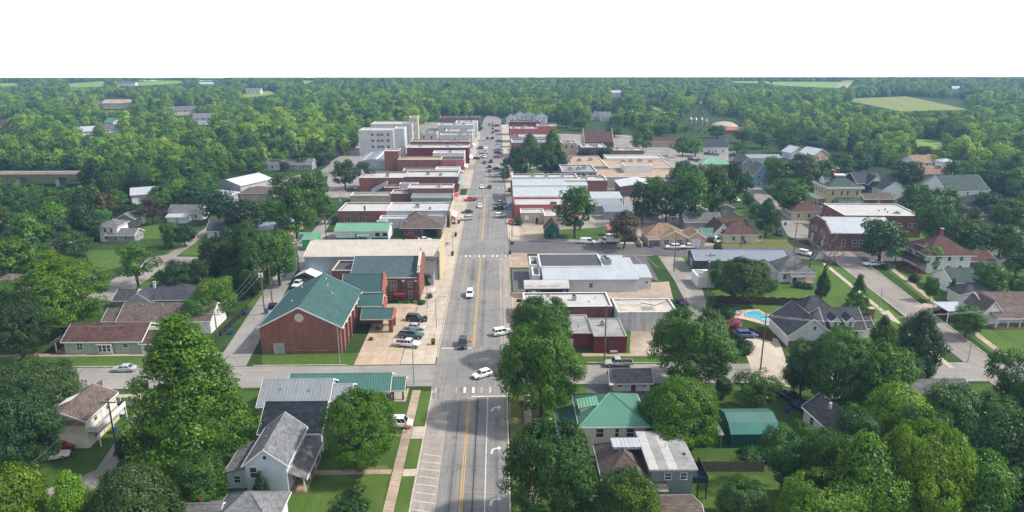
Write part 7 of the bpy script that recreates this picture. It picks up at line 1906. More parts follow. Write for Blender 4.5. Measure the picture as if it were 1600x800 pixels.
def car_pieces(kind):
    s = SPEC[kind]; P = []
    def frag(name, sub=None):
        mb = MB(); P.append((name, mb, sub)); return mb
    bd = frag('body').mat(0); st = s['st']; n = 8; vs = []; fs = []
    for (x, a, b, w_) in st:
        c = min(.14, (b - a) * .3)
        vs += [(x,-.85*w_,a),(x,.85*w_,a),(x,w_,a+c),(x,w_,b-c),(x,.84*w_,b),(x,-.84*w_,b),(x,-w_,b-c),(x,-w_,a+c)]
    for i in range(len(st) - 1):
        for k in range(n): fs.append((i*n+k, i*n+(k+1)%n, (i+1)*n+(k+1)%n, (i+1)*n+k))
    fs += [tuple(range(n))[::-1], tuple(range((len(st)-1)*n, len(st)*n))]
    bd.add(vs, fs)
    b0, b1, r0, r1, zb, zr = s['cab']; hw = max(q[3] for q in st); wb_, wr = hw * .90, hw * .74
    cb = frag('cabin').mat(0)
    zs = zr - .06
    lo = [(b0,-wb_,zb-.04),(b1,-wb_,zb-.04),(b1,wb_,zb-.04),(b0,wb_,zb-.04)]; md = [(r0-.03,-wr-.02,zs),(r1+.05,-wr-.02,zs),(r1+.05,wr+.02,zs),(r0-.03,wr+.02,zs)]; tp = [(r0+.15,-wr+.12,zr),(r1-.12,-wr+.12,zr),(r1-.12,wr-.12,zr),(r0+.15,wr-.12,zr)]
    cb.add(lo + md + tp, [(0,1,5,4),(1,2,6,5),(2,3,7,6),(3,0,4,7),(4,5,9,8),(5,6,10,9),(6,7,11,10),(7,4,8,11),(8,9,10,11)])
    def pane(name, a, b, c, d, out, sh=.07):
        """a-b bottom edge, d-c top edge, shrunk and set proud"""
        A, B_, C, D = map(Vector, (a, b, c, d)); o = Vector(out) * .012
        f = lambda u, v: tuple((A.lerp(B_, u)).lerp(D.lerp(C, u), v) + o)
        frag(name).mat(1).add([f(sh, .14), f(1 - sh, .14), f(1 - sh, .90), f(sh, .90)], [(0,1,2,3)])
    L = lo; Mq = md
    pane('windshield', L[1], L[2], Mq[2], Mq[1], (.7, 0, .7)); pane('rear_window', L[3], L[0], Mq[0], Mq[3], (-.7, 0, .7), .1)
    for (i, j, sg) in ((0, 1, -1), (2, 3, 1)):
        A, B_, C, D = (Vector(L[0]), Vector(L[1]), Vector(Mq[1]), Vector(Mq[0])) if sg < 0 else (Vector(L[3]), Vector(L[2]), Vector(Mq[2]), Vector(Mq[3]))
        cuts = (0, .48, 1) if kind != 'van' else (.62, .8, 1)
        if kind == 'suv': cuts = (0, .25, .6, 1)
        for u0, u1 in zip(cuts, cuts[1:]):
            pane('side_window', A.lerp(B_, u0), A.lerp(B_, u1), D.lerp(C, u1), D.lerp(C, u0), (0, sg, .2), .06 if u0 > 0 else .12)
    for x in s['wb']:
        for sg in (-1, 1):
            y = sg * (hw - .10)
            frag('wheel').mat(2).tube([(x, y - .11 * sg, s['r']), (x, y + .115 * sg, s['r'])], s['r'], 14)
            frag('rim', 'wheel').mat(3).tube([(x, y + .117 * sg, s['r']), (x, y + .128 * sg, s['r'])], s['r'] * .62, 10)
    xf = st[-2][0]; xr = st[1][0]; w1 = st[-2][3]; z1 = st[-2][2]
    for sg in (-1, 1):
        frag('headlight').mat(4).box(xf - .06, min(sg*w1*.52, sg*w1*.97), z1 - .2, xf + .09, max(sg*w1*.52, sg*w1*.97), z1 - .06)
        frag('tail_light').mat(5).box(st[0][0] - .012, min(sg*st[0][3]*.62, sg*st[0][3]*1.02), st[0][2] - .24, st[0][0] + .1, max(sg*st[0][3]*.62, sg*st[0][3]*1.02), st[0][2] - .02)
        frag('mirror').mat(0).box(b1 - .55, min(sg*(wb_+.02), sg*(wb_+.2)), zb + .02, b1 - .40, max(sg*(wb_+.02), sg*(wb_+.2)), zb + .18)
    frag('grille').mat(6).box(st[-1][0] - .05, -st[-1][3] * .6, st[-1][1] + .02, st[-1][0] + .02, st[-1][3] * .6, st[-1][2] - .02)
    if s.get('bed'):
        x0, x1 = st[0][0], -.58; w2 = .97
        frag('bed_floor').mat(6).box(x0 + .1, -.85, .80, x1, .85, .835)
        for sg in (-1, 1): frag('bed_side').mat(0).box(x0 + .02, min(sg*.86, sg*w2), .76, x1, max(sg*.86, sg*w2), 1.10)
        frag('tailgate').mat(0).box(x0 - .02, -.86, .62, x0 + .08, .86, 1.08)
    return P
CARP = {}
def car_protos(kind):
    if kind not in CARP:
        P = car_pieces(kind)
        parts = []
        for nm, mb, sub in P:
            mats = [CM[mb.m[0]]]; mb2 = MB(); mb2.v = mb.v; mb2.f = mb.f; mb2.m = [0] * len(mb.f)
            parts.append((nm, mb2.mesh(nm, mats), sub))
        al = MB()
        for nm, mb, sub in P:
            al.mat(mb.m[0]); al.add(mb.v, mb.f)
        CARP[kind] = (parts, al.mesh('car', CM))
    return CARP[kind]
PAL = {'white': (.74, .74, .73), 'silver': (.42, .44, .46), 'black': (.018, .018, .022), 'navy': (.02, .03, .075), 'red': (.42, .015, .018), 'maroon': (.13, .012, .022), 'teal': (.025, .09, .12), 'grey': (.17, .175, .185), 'blue': (.06, .12, .26), 'tan': (.40, .34, .26)}
def car(kind, px, py, deg, col, label, x=None, y=None, parts=None):
    if x is None: x, y = G(px, py)
    z = .13 if (-20.3 < x < -13 and 134 < y < 600) or (-29.6 < x < -20.2 and 132 < y < 167) else .06
    near = math.hypot(x, y) < 300 if parts is None else parts
    P, allm = car_protos(kind)
    nm = {'sedan': 'car', 'hatch': 'car', 'suv': 'car', 'pickup': 'pickup_truck', 'van': 'van'}[kind]
    cat = {'car': 'car', 'pickup_truck': 'pickup truck', 'van': 'van'}[nm]
    grp = 'vehicles on the streets and lots'
    if not near:
        o = put(nm, allm, None, (x, y, z), R(deg)); o.color = (*PAL[col], 1)
        return tag(o, label, cat, grp)
    t = thing(nm, label, cat, x, y, z, R(deg), grp)
    last = None
    for n_, me, sub in P:
        o = put(n_, me, last if sub else t)
        o.color = (*PAL[col], 1)
        if n_ == 'wheel': last = o
    return t
for r in [
 ('suv', 734, 463, -90, 'white', 'white car driving towards the camera beside the church'), ('suv', 723, 541, -90, 'black', 'black car waiting at the left stop line'), ('hatch', 753, 589, 214, 'white', 'white hatchback turning across the intersection'),
 ('suv', 785, 523, 22, 'white', 'white SUV parked on the right beyond the intersection'), ('pickup', 735, 314, 203, 'red', 'bright red pickup parked on the left of main street'), ('sedan', 730, 333, 203, 'navy', 'navy car parked on the left before the silver one'), ('suv', 729.5, 344, 203, 'silver', 'silver car parked nearest on the left shop row'),
 ('sedan', 750, 324, -90, 'white', 'white sedan driving in the left lane by the shops'), ('sedan', 753, 294, -90, 'white', 'white car crossing the second crosswalk'), ('suv', 765, 294, 90, 'maroon', 'maroon car driving away at the second crosswalk'),
 ('pickup', 781, 320, 20, 'silver', 'silver pickup parked on the right of main street'), ('pickup', 781, 328, 20, 'black', 'black pickup parked right of main street'), ('suv', 782, 339, 20, 'white', 'white car parked nearest on the right shop row'), ('hatch', 799, 350, -80, 'red', 'red car half hidden by the round bush'),
 ('suv', 797, 299, 90, 'black', 'dark car parked beside the white roofed block'), ('suv', 765, 262, 90, 'black', 'dark car queueing below the third crosswalk'), ('suv', 765, 268.5, 90, 'grey', 'dark grey car second in the queue'), ('pickup', 767, 254, 90, 'black', 'dark pickup on the third crosswalk'), ('suv', 757, 256, -90, 'maroon', 'dark red car facing the third crosswalk'),
 ('sedan', 776, 276, 25, 'white', 'white car parked under the small street trees'), ('sedan', 776, 265, 25, 'black', 'black car parked beyond the white one'), ('suv', 777, 247, 5, 'red', 'dark red SUV parked by the courthouse trees'), ('pickup', 747, 246, 200, 'white', 'white pickup parked before the pink store'), ('sedan', 744, 249, 200, 'black', 'black car beside the white pickup'),
 ('pickup', 778, 236, 15, 'blue', 'blue pickup parked on the right beyond the courthouse'), ('suv', 757.5, 246.5, -90, 'white', 'white car following the box truck'), ('suv', 778, 240, 15, 'navy', 'navy car parked beside the blue pickup'), ('pickup', 753, 220, 190, 'white', 'white camper truck parked far left'), ('suv', 761.5, 217.5, -90, 'black', 'far dark car driving towards the camera'), ('suv', 769.5, 217, 90, 'black', 'far dark car driving away on main street'),
 ('suv', 770, 208, 90, 'black', 'farther black car driving away'), ('suv', 777, 206, 20, 'maroon', 'far maroon parked car'), ('suv', 764.5, 196, -90, 'navy', 'farthest blue car on main street'), ('suv', 770, 197.5, 90, 'black', 'farthest black car on main street'), ('suv', 777, 197.5, 20, 'black', 'far black parked car at the street end'), ('sedan', 770, 193, 90, 'tan', 'tiny tan car where main street ends'),
 ('sedan', 779, 221, 20, 'grey', 'far grey car parked beside the tan corner shop'), ('sedan', 779, 226, 20, 'silver', 'far silver car parked on the right'), ('suv', 750, 233, 200, 'navy', 'far navy car parked on the left'),
 ('suv', 650, 502, -12, 'black', 'black SUV parked in the concrete lot'), ('sedan', 650, 515, -12, 'silver', 'silver sedan in the concrete lot'), ('pickup', 643, 528, -12, 'teal', 'dark teal flatbed pickup in the concrete lot'), ('pickup', 637, 542, -12, 'white', 'white pickup nearest in the concrete lot'), ('suv', 575, 499, -90, 'white', 'white SUV under the gymnasium carport'),
 ('sedan', 194, 580, 180, 'silver', 'silver sedan on the left side street'), ('suv', 184, 642, 30, 'black', 'black SUV beside the yellow apartment deck'), ('sedan', 172, 653, 30, 'silver', 'silver car under the apartment deck'), ('hatch', 99, 701, 20, 'red', 'red car half hidden by the dark tree'), ('sedan', 84, 717, 20, 'white', 'white car half hidden by the dark tree'),
 ('van', 622, 667, 0, 'white', 'white van parked by the street tree'), ('pickup', 966, 572, 180, 'silver', 'silver pickup behind the small white cabin'), ('van', 918, 381, -8, 'white', 'white van on the dark side street'), ('suv', 1051, 389, 180, 'white', 'white SUV before the peach cottage'), ('pickup', 1077, 389, 180, 'white', 'white pickup before the garage drive'),
 ('suv', 1090, 377, -100, 'white', 'white car on the garage drive'), ('van', 1117, 378, -70, 'white', 'white minivan beside the yellow bungalow'), ('pickup', 1364, 416, 180, 'white', 'white pickup beside the clipped hedge'), ('suv', 1258, 399, -50, 'white', 'white car at the right street corner'), ('suv', 1218, 367, -100, 'black', 'dark car on the far residential street'), ('sedan', 1150, 314, -80, 'white', 'white car on the farthest residential stretch'),
 ('sedan', 1474, 488, 0, 'maroon', 'maroon sedan on the cracked drive'), ('suv', 1166, 527, 0, 'blue', 'blue grey car beside the pool garden'), ('pickup', 1234, 626, -60, 'black', 'black pickup in the shaded drive'), ('sedan', 1252, 641, -60, 'navy', 'dark blue car behind the white garage'), ('pickup', 467, 447, -100, 'white', 'white pickup inside the tent garage'),
 ('suv', 643, 374, 0, 'maroon', 'maroon SUV beside the drive through bank'), ('sedan', 664, 377, 0, 'white', 'white car before the drive through bank'), ('pickup', 548, 298, 10, 'black', 'dark pickup behind the long brick store'), ('suv', 524, 246, 40, 'black', 'black car in the back car park'), ('suv', 517, 250, 40, 'navy', 'navy car in the back car park'), ('suv', 530, 243, 40, 'navy', 'second navy car in the back car park'), ('suv', 440, 277, 0, 'grey', 'grey SUV on the back road'),
 ('sedan', 140, 437, 0, 'white', 'white car on the winding back road'), ('sedan', 1050, 246, 0, 'white', 'white car in the right car park'), ('suv', 1080, 251, 0, 'navy', 'navy car in the right car park'), ('suv', 1092, 253, 0, 'black', 'black car in the right car park'), ('suv', 1106, 242, 0, 'black', 'black car before the slate roofed house'), ('suv', 1118, 243, 0, 'grey', 'grey car before the slate roofed house'), ('suv', 1152, 254, 40, 'silver', 'silver car beneath the grey tree'),
 ('sedan', 532, 385, 60, 'silver', 'silver car beside the bright green hut'), ('suv', 1345, 312, 0, 'red', 'red car by the mansion lawn'), ('suv', 770, 202, 90, 'grey', 'grey car between the far black ones')]:
    if r[1] == 532: r = (r[0], 463, 381, *r[3:])
    car(*r)
# box trucks
def box_truck(px, py, deg, label, s=1.0):
    x, y = G(px, py)
    t = thing('box_truck', label, 'truck', x, y, .06, R(deg), 'vehicles on the streets and lots')
    BW = M('truck_white', (.72, .72, .70), var=.06, rough=.5)
    boxpart(t, 'cargo_box', -3.2*s, -1.15*s, .95*s, 1.2*s, 1.15*s, 3.3*s, BW); boxpart(t, 'chassis', -3.1*s, -.5*s, .5*s, 3.0*s, .5*s, .946*s, PLAST)
    cb = MB().ext([(1.3*s, .55*s), (3.3*s, .55*s), (3.35*s, 1.25*s), (2.55*s, 1.4*s), (2.0*s, 2.25*s), (1.3*s, 2.3*s)], -1.0*s, 1.0*s, 'y').build('cab', BW, t)
    MB().add([(2.62*s, -.85*s, 1.42*s), (2.62*s, .85*s, 1.42*s), (2.12*s, .8*s, 2.15*s), (2.12*s, -.8*s, 2.15*s)], [(0,1,2,3)]).build('windshield', CGLASS, cb)
    for sg in (-1, 1):
        boxpart(cb, 'side_window', 1.5*s, min(sg*1.005*s, sg*1.02*s), 1.45*s, 2.2*s, max(sg*1.005*s, sg*1.02*s), 2.05*s, CGLASS); boxpart(t, 'headlight', 3.31*s, min(sg*.6*s, sg*.95*s), .8*s, 3.4*s, max(sg*.6*s, sg*.95*s), 1.05*s, HLAMP)
        for xx in (-2.1*s, 2.5*s):
            w1 = MB().tube([(xx, sg*.78*s, .45*s), (xx, sg*1.05*s, .45*s)], .45*s, 12).build('wheel', TYRE, t); MB().tube([(xx, sg*1.055*s, .45*s), (xx, sg*1.065*s, .45*s)], .24*s, 8).build('rim', RIM, w1)
box_truck(952, 381, 180, 'white box truck on the dark side street')
box_truck(759, 240, -90, 'white box truck driving down main street', 1.1)

# ------------------------------------------------------------------ utility poles, wires, lamps
POLEW = M('pole_wood', (0.17, 0.125, 0.092), var=.25, stretch=(1, 1, .1)); INSUL = M('porcelain', (.55, .56, .56), rough=.3); WIRE = M('wire_metal', (.20, .205, .21), rough=.5, metal=.4); TRANSF = M('transformer_grey', (.48, .50, .51), rough=.5)
POLES = {}
def pole(key, px, py, pyt, label, arm=True, rot=0.0, cans=0, h=None):
    x, y = G(px, py)
    hh = h or max(6.0, W(px, pyt, y)[1])
    t = thing('utility_pole', label, 'utility pole', x, y, 0, rot, 'utility poles')
    MB().tube([(0, 0, -.3), (0, 0, hh)], [.17, .11], 8).build('pole', POLEW, t)
    tips = [Vector((x, y, hh))]
    if arm:
        a = boxpart(t, 'cross_arm', -1.25, -.2, hh - .75, 1.25, -.09, hh - .6, POLEW)
        tips = []
        for u in (-1.15, 0.0, 1.15):
            MB().tube([(u, -.14, hh - .597), (u, -.14, hh - .33)], [.05, .07], 6).build('insulator', INSUL, a)
            tips.append(Vector((x + math.cos(rot) * u, y + math.sin(rot) * u, hh - .33)))
    for k in range(cans):
        MB().tube([(-.3 + .6 * k, -.42, hh - 2.3), (-.3 + .6 * k, -.42, hh - 1.3), (-.3 + .6 * k, -.42, hh - 1.22)], [.25, .25, .1], 10).build('transformer', TRANSF, t)
    POLES[key] = tips + [Vector((x, y, hh - 1.9))]
    return t
pole('a', 60, 558, 506, 'utility pole before the sage green house', True); pole('b', 183, 706, 622, 'utility pole at the gravel lane', True); pole('c', 340, 528, 487, 'white armed utility pole beside the left alley', True)
pole('d', 414, 492, 418, 'utility pole by the blue dumpster', True, .2, 2); pole('d2', 426, 478, 414, 'second alley pole behind the dumpster', False); pole('e', 467, 424, 374, 'alley pole beside the tent garage', True, .2)
pole('f', 510, 374, 332, 'alley pole behind the mint roofed shed', True, .2); pole('g', 534, 330, 306, 'pole at the brick end of the white roofed shop', True, .2, 1); pole('g2', 470, 268, 228, 'far pole before the left woods', True); pole('g3', 535, 240, 214, 'tall pole beside the office block', False)
pole('i', 944, 570, 478, 'dark pole before the red workshop', False); pole('j', 1188, 578, 490, 'pole at the concrete drive', True, .1); pole('k', 1103, 484, 395, 'alley pole left of the fenced garden', True, .1, 1); pole('l', 1069, 510, 464, 'short pole by the alley dumpsters', False); pole('m', 1408, 554, 492, 'pole in front of the dark tall tree', True)
pole('n', 1290, 690, 616, 'pole with white arm and transformer above the garage', True, 0, 1); pole('o', 1053, 424, 366, 'flag pole post on the rough green lot', False); pole('p', 1157, 386, 345, 'pole before the yellow bungalow', True); pole('q', 1022, 378, 330, 'pole by the peach cottage', True); pole('r', 974, 320, 296, 'pole behind the shop block', True); pole('s', 990, 330, 290, 'second pole behind the shop block', True)
pole('t', 1240, 396, 346, 'pole at the right street corner', True); pole('u', 1470, 325, 285, 'pole before the green gable roof', True); pole('v', 1213, 240, 212, 'tall lamp pole above the right trees', False); pole('w', 800, 372, 340, 'steel pole by the sandy forecourt', False); pole('x', 862, 168 + 70, 205, 'pole among the courthouse trees', True); pole('y', 1480, 448, 428, 'pole by the right edge houses', True); pole('z', 984, 372, 350, 'pole at the hedge of the side street', False)
def wire(a, ia, b, ib, label, sag=.9, r=.015):
    p, q = POLES[a][ia] if isinstance(a, str) else Vector(a), POLES[b][ib] if isinstance(b, str) else Vector(b)
    pts = [p.lerp(q, k / 14) - Vector((0, 0, sag * 4 * (k / 14) * (1 - k / 14))) for k in range(15)]
    c = pts[0].copy()
    o = MB().tube([v - c for v in pts], r, 4).build('power_line', WIRE, None, tuple(c))
    tag(o, label, 'wire', 'power lines')
FARL_ = (-150, 139, 9.0)
for i in range(3):
    nth = ['left', 'middle', 'right'][i]
    wire('d', i, 'e', i, nth + ' wire between the dumpster pole and the tent garage pole'); wire('e', i, 'f', i, nth + ' wire from the tent garage pole to the mint shed pole'); wire('f', i, 'g', i, nth + ' wire from the mint shed pole to the brick end pole')
    wire('c', i, 'd', i, nth + ' wire between the two lower alley poles'); wire('a', i, 'c', i, nth + ' wire over the sage green house', 1.4)
    wire((-150 + i, 139, 9.2 + .2 * i), 0, 'a', i, nth + ' wire leaving the left edge of the view')
    wire('j', i, 'm', i, nth + ' wire over the dormer house', 1.2); wire('m', i, (150, 150 - i, 9.5), 0, nth + ' wire leaving the right edge of the view', 1.0); wire('k', i, 'j', i, nth + ' wire over the fenced garden')
wire('i', 0, 'j', 3, 'long wire from the red workshop to the drive pole', 1.2); wire('n', 3, 'j', 3, 'wire from the garage pole to the drive pole', .8); wire('n', 0, (62, 80, 6), 0, 'wire running down from the garage pole', .8); wire('k', 3, 'l', 0, 'service wire to the short alley pole', .4); wire('b', 0, (-64, 60, 9), 0, 'wire running off the bottom left', .8); wire('b', 2, 'c', 0, 'wire crossing behind the huge left tree', 1.0); wire('i', 0, (-24.5, 128.8, 9.6), 0, 'street crossing wire above the intersection', 1.0)
def lamp(px, py, h, side, label, arm=3.2):
    """street lamp: steel post, curved arm, cobra head"""
    x, y = G(px, py)
    t = thing('street_lamp', label, 'street lamp', x, y, .05, 0, 'street lamps')
    p = MB().tube([(0, 0, 0), (0, 0, h)], [.11, .07], 8).build('post', GALV, t); boxpart(p, 'base_plate', -.2, -.2, 0, .2, .2, .06, GALV)
    if arm:
        MB().tube([(0, 0, h - .1), (side * arm * .4, 0, h + .45), (side * arm, 0, h + .6)], .045, 6).build('arm', GALV, t); boxpart(t, 'lamp_head', min(side*arm, side*(arm+.7)), -.14, h + .54, max(side*arm, side*(arm+.7)), .14, h + .68, TRANSF)
lamp(797, 657, 7.2, -1, 'street lamp reaching over the right turn lane', 2.4); lamp(647, 601, 9.5, 1, 'tall lamp post at the left intersection corner', .0); lamp(531, 567, 8.6, 1, 'tall dark pole at the gymnasium corner', .0)
lamp(682, 512, 7.0, 1, 'street lamp beside the concrete lot', 1.8); lamp(708, 396, 7.0, 1, 'street lamp at the left crosswalk corner', .0); lamp(796, 395, 7, -1, 'street lamp at the right crosswalk corner', .0); lamp(789, 305, 8, -1, 'street lamp at the second crosswalk', 1.6); lamp(789, 352, 8, -1, 'street lamp before the white roofed block', 0); lamp(668, 482, 6.0, 1, 'short lamp post at the church corner', 0); lamp(1374, 482, 5.0, -1, 'small lamp on the residential street', 0); lamp(1512, 566, 4.5, -1, 'sign post beside the right street', 0)
lamp(750, 290, 6.5, 1, 'lamp on the left of the second crosswalk', 1.2) if False else None
# ------------------------------------------------------------------ small things
BLUEP = M('blue_plastic', (.02, .09, .32), rough=.5); DUMPB = M('dumpster_blue', (.015, .04, .16), rough=.6, var=.25)
def dumpster(px, py, label, rot=0.0):
    x, y = G(px, py); t = thing('dumpster', label, 'dumpster', x, y, .03, rot)
    MB().ext([(-.75, .15), (.65, .15), (.85, 1.3), (-.85, 1.15)], -1.0, 1.0, 'x').build('body', DUMPB, t); MB().ext([(-.9, 1.155), (.9, 1.305), (.9, 1.36), (-.9, 1.21)], -1.03, 1.03, 'x').build('lid', PLAST, t)
    for sg in (-1, 1): boxpart(t, 'lift_pocket', min(sg*1.004, sg*1.12), -.5, .7, max(sg*1.004, sg*1.12), .5, .9, DUMPB)
dumpster(1062, 474, 'blue dumpster at the end of the sandy yard'); dumpster(1067, 504, 'blue dumpster beside the short alley pole'); dumpster(427, 483, 'big blue dumpster in the left alley', .1); dumpster(1068, 480, 'second blue dumpster by the sandy yard')
def bin_(px, py, label):
    x, y = G(px, py); t = thing('wheelie_bin', label, 'bin', x, y, .03, random.uniform(0, 1))
    MB().add([(-.24,-.26,.05),(.24,-.26,.05),(.24,.26,.05),(-.24,.26,.05),(-.3,-.34,1.0),(.3,-.34,1.0),(.3,.34,1.0),(-.3,.34,1.0)], [(0,3,2,1),(4,5,6,7),(0,1,5,4),(1,2,6,5),(2,3,7,6),(3,0,4,7)]).build('body', BLUEP, t)
    boxpart(t, 'lid', -.33, -.38, 1.004, .33, .38, 1.1, BLUEP); MB().tube([(-.3, .3, .12), (.3, .3, .12)], .12, 8).build('axle_wheel', TYRE, t)
for (px, py, lb) in [(142, 694, 'blue bin at the yellow apartment corner'), (180, 676, 'blue bin on the grass by the lane'), (417, 490, 'blue bin beside the alley dumpster'), (385, 492, 'blue bin on the alley verge'), (362, 522, 'blue bin at the alley fence'), (1018, 387, 'blue bin before the peach cottage'), (1230, 645, 'blue bin beside the dark pickup'), (874, 372, 'blue barrel beside the tiny green hut'), (1227, 352, 'dark bin by the school car park'), (1164, 381, 'blue bin before the yellow bungalow'), (806, 697, 'teal bin lid on the near right verge')]: bin_(px, py, lb)
# planters on the sidewalks
POT = M('black_pot', (.03, .03, .032)); FLW = M('flower_purple', (.32, .14, .30), var=.4, scale=6)
def planter(px, py, label, tint='yellow', tall=False):
    x, y = G(px, py); t = thing('planter', label, 'planter', x, y, .13)
    MB().tube([(0, 0, 0), (0, 0, .55)], [.32, .42], 10).build('pot', POT, t)
    c = put('plant', SHRUB[0], t, (0, 0, .5)); c.scale = (.42, .42, .42); c.color = (*TINT[tint], 1)
    if tall: MB().tube([(.3, 0, 0), (.3, 0, 2.6)], .04, 6).build('banner_post', PLAST, t); 
planter(677, 539, 'flower planter on the sidewalk beside the concrete lot', 'bright', True); planter(707, 400, 'planter at the left end of the crosswalk', 'yellow'); planter(797, 398, 'planter at the right end of the crosswalk', 'yellow'); planter(712, 370, 'dark potted bush on the left sidewalk', 'dark'); planter(717, 350, 'tall planter before the striped awning', 'olive'); planter(665, 503, 'planted island in the concrete lot', 'olive')
# cone in the lane
x, y = G(735.5, 534); t = thing('traffic_cone', 'orange and white traffic cone on the yellow line', 'cone', x, y, .06)
OR = M('cone_orange', (.72, .16, .03), rough=.6); boxpart(t, 'cone_base', -.3, -.3, 0, .3, .3, .06, OR); MB().tube([(0, 0, .06), (0, 0, .45)], [.24, .17], 10).build('lower_cone', OR, t); MB().tube([(0, 0, .452), (0, 0, .75)], [.17, .11], 10).build('white_collar', WHITE, t); MB().tube([(0, 0, .752), (0, 0, 1.1)], [.11, .04], 10).build('upper_cone', OR, t)
# pool garden
px_ = [(1164, 489), (1175, 486.5), (1186, 487.5), (1192, 492), (1200, 494), (1208, 497), (1211, 502), (1206, 506), (1192, 503), (1184, 499), (1172, 497), (1164, 494)]
c = G(1187, 495)
pool = thing('swimming_pool', 'figure eight swimming pool with turquoise water behind the fence', 'swimming pool', c[0], c[1])
deckp = PX((1148, 486), (1165, 484), (1186, 484), (1196, 490), (1212, 494), (1222, 503), (1228, 512), (1212, 516), (1204, 510), (1185, 505), (1165, 500), (1148, 497))
MB().prism([(a - c[0], b - c[1]) for a, b in deckp][::-1], .0, .10).build('pool_deck', M('pink_deck', (.58, .43, .35), var=.12), pool)
pp_ = [(a - c[0], b - c[1]) for a, b in PX(*px_)]
m, n, b = newmat('pool_water')
n.links.new(ramp(n, noise(n, pos(n), .5, 3), [(.3, (.02, .36, .50)), (.7, (.14, .55, .66))]), b.inputs['Base Color']); b.inputs['Roughness'].default_value = .05; bump(n, b, noise(n, pos(n), 3.0, 2), .15, .03)
MB().prism(pp_[::-1], .104, .125).build('water', m, pool)
n_ = len(pp_); rim = MB()
for i in range(n_):
    a, d_ = Vector((*pp_[i], .13)), Vector((*pp_[(i + 1) % n_], .13)); rim.tube([a, d_], .14, 5)
rim.build('pool_coping', CURB, pool)
for k, (px, py) in enumerate([(1150, 486), (1146, 491), (1153, 493)]):
    x, y = G(px, py); t = thing('lounger', ['blue lounger behind the pool patio table', 'white lounger left of the pool', 'grey chair on the pool patio'][k], 'lounger', x, y, .11, .6 * k)
    col_ = [BLUEP, WHITE, GREYS][k]; boxpart(t, 'seat', -.35, -.5, .28, .35, .8, .36, col_); MB().ext([(-.9, .95), (-.5, .3), (-.44, .34), (-.84, 1.0)], -.35, .35, 'x').build('backrest', col_, t); posts(t, [(-.3, -.45), (.3, -.45), (-.3, .75), (.3, .75)], 0, .28, .03, GALV, 'leg')
# fences made of boards
FW = M('brown_fence', (.085, .040, .032), var=.3, scale=2, stretch=(3, 3, .4)); FG = M('grey_fence', (.17, .145, .12), var=.3, scale=2, stretch=(3, 3, .4)); FB = M('black_fence', (.03, .032, .035))
def fence(p0, p1, h, mat, label, step=2.4, scallop=0.0, name='fence', bw=.28):
    a, b = Vector((*p0, 0)), Vector((*p1, 0)); d = b - a; L = d.length
    t = thing(name, label, 'fence', a.x, a.y, 0, math.atan2(d.y, d.x))
    nb = int(L / bw); npan = max(1, round(L / step)); pw = L / npan
    meshes = {}
    for i in range(nb):
        u = (i + .5) * L / nb; f = (u % pw) / pw
        hh = round(h + scallop * math.sin(f * math.pi), 2)
        if hh not in meshes: meshes[hh] = MB().box(-L / nb / 2 + .012, -.02, .05, L / nb / 2 - .012, .02, hh).mesh('board', mat)
        put('board', meshes[hh], t, (u, random.uniform(-.008, .008), 0))
    pm = MB().box(-.08, -.13, -.1, .08, -.025, h + .12).mesh('post', mat)
    for k in range(npan + 1): put('post', pm, t, (k * pw, 0, 0))
    for z in (.4, h - .4): boxpart(t, 'rail', 0, .022, z - .05, L, .07, z + .05, mat)
fence(G(1119, 474), G(1262, 479), 1.9, FW, 'scalloped brown timber fence behind the pool garden', 2.5, .35)
fence(G(1094, 737), G(1192, 737), 1.8, FG, 'weathered timber fence above the bright back yard', 2.4)
fence(G(1104, 486), G(1170, 556), 1.6, FW, 'brown fence between alley and pool garden', 2.4)
fence(G(142, 618), G(160, 607), 1.7, FG, 'short grey fence behind the yellow apartment', 2.2)
fence(G(345, 525), G(386, 486), 1.4, FB, 'dark fence along the left alley', 2.6)
fence(G(1170, 522), G(1206, 534), 1.6, FW, 'short brown fence before the pool', 2.4)
# swing set
x, y = G(206, 634); t = thing('swing_set', 'white metal swing set on the left lawn', 'swing set', x, y, 0, .5)
for xx in (-1.6, 1.6):
    for yy in (-1.0, 1.0): MB().tube([(xx, yy, 0), (xx, 0, 2.2)], .045, 6).build('leg', WHITE, t)
MB().tube([(-1.7, 0, 2.2), (1.7, 0, 2.2)], .05, 6).build('top_bar', WHITE, t)
for xx in (-.8, 0, .8):
    s_ = boxpart(t, 'swing_seat', xx - .22, -.1, .5, xx + .22, .1, .54, PLAST)
    for q in (-.2, .2): MB().tube([(xx + q, 0, .54), (xx + q, 0, 2.18)], .012, 4).build('chain', GALV, s_)
# trampoline
x, y = G(1066, 385); t = thing('trampoline', 'netted trampoline before the peach cottage', 'trampoline', x, y)
MB().tube([(0, 0, .72), (0, 0, .78)], 1.7, 16).build('mat', PLAST, t); 
for k in range(6):
    a = k * math.pi / 3; MB().tube([(1.75 * math.cos(a), 1.75 * math.sin(a), 0), (1.75 * math.cos(a), 1.75 * math.sin(a), 2.6)], .04, 5).build('net_pole', BLUEP if k % 2 else GALV, t)
for k in range(16):
    a = k * math.pi / 8; b_ = (k + 1) * math.pi / 8
for z in (.8, 1.7, 2.5):
    rg2 = MB(); 
    pts = [(1.72 * math.cos(k * math.pi / 8), 1.72 * math.sin(k * math.pi / 8), z) for k in range(17)]; rg2.tube(pts, .03, 4); rg2.build('net_ring', PLAST, t)
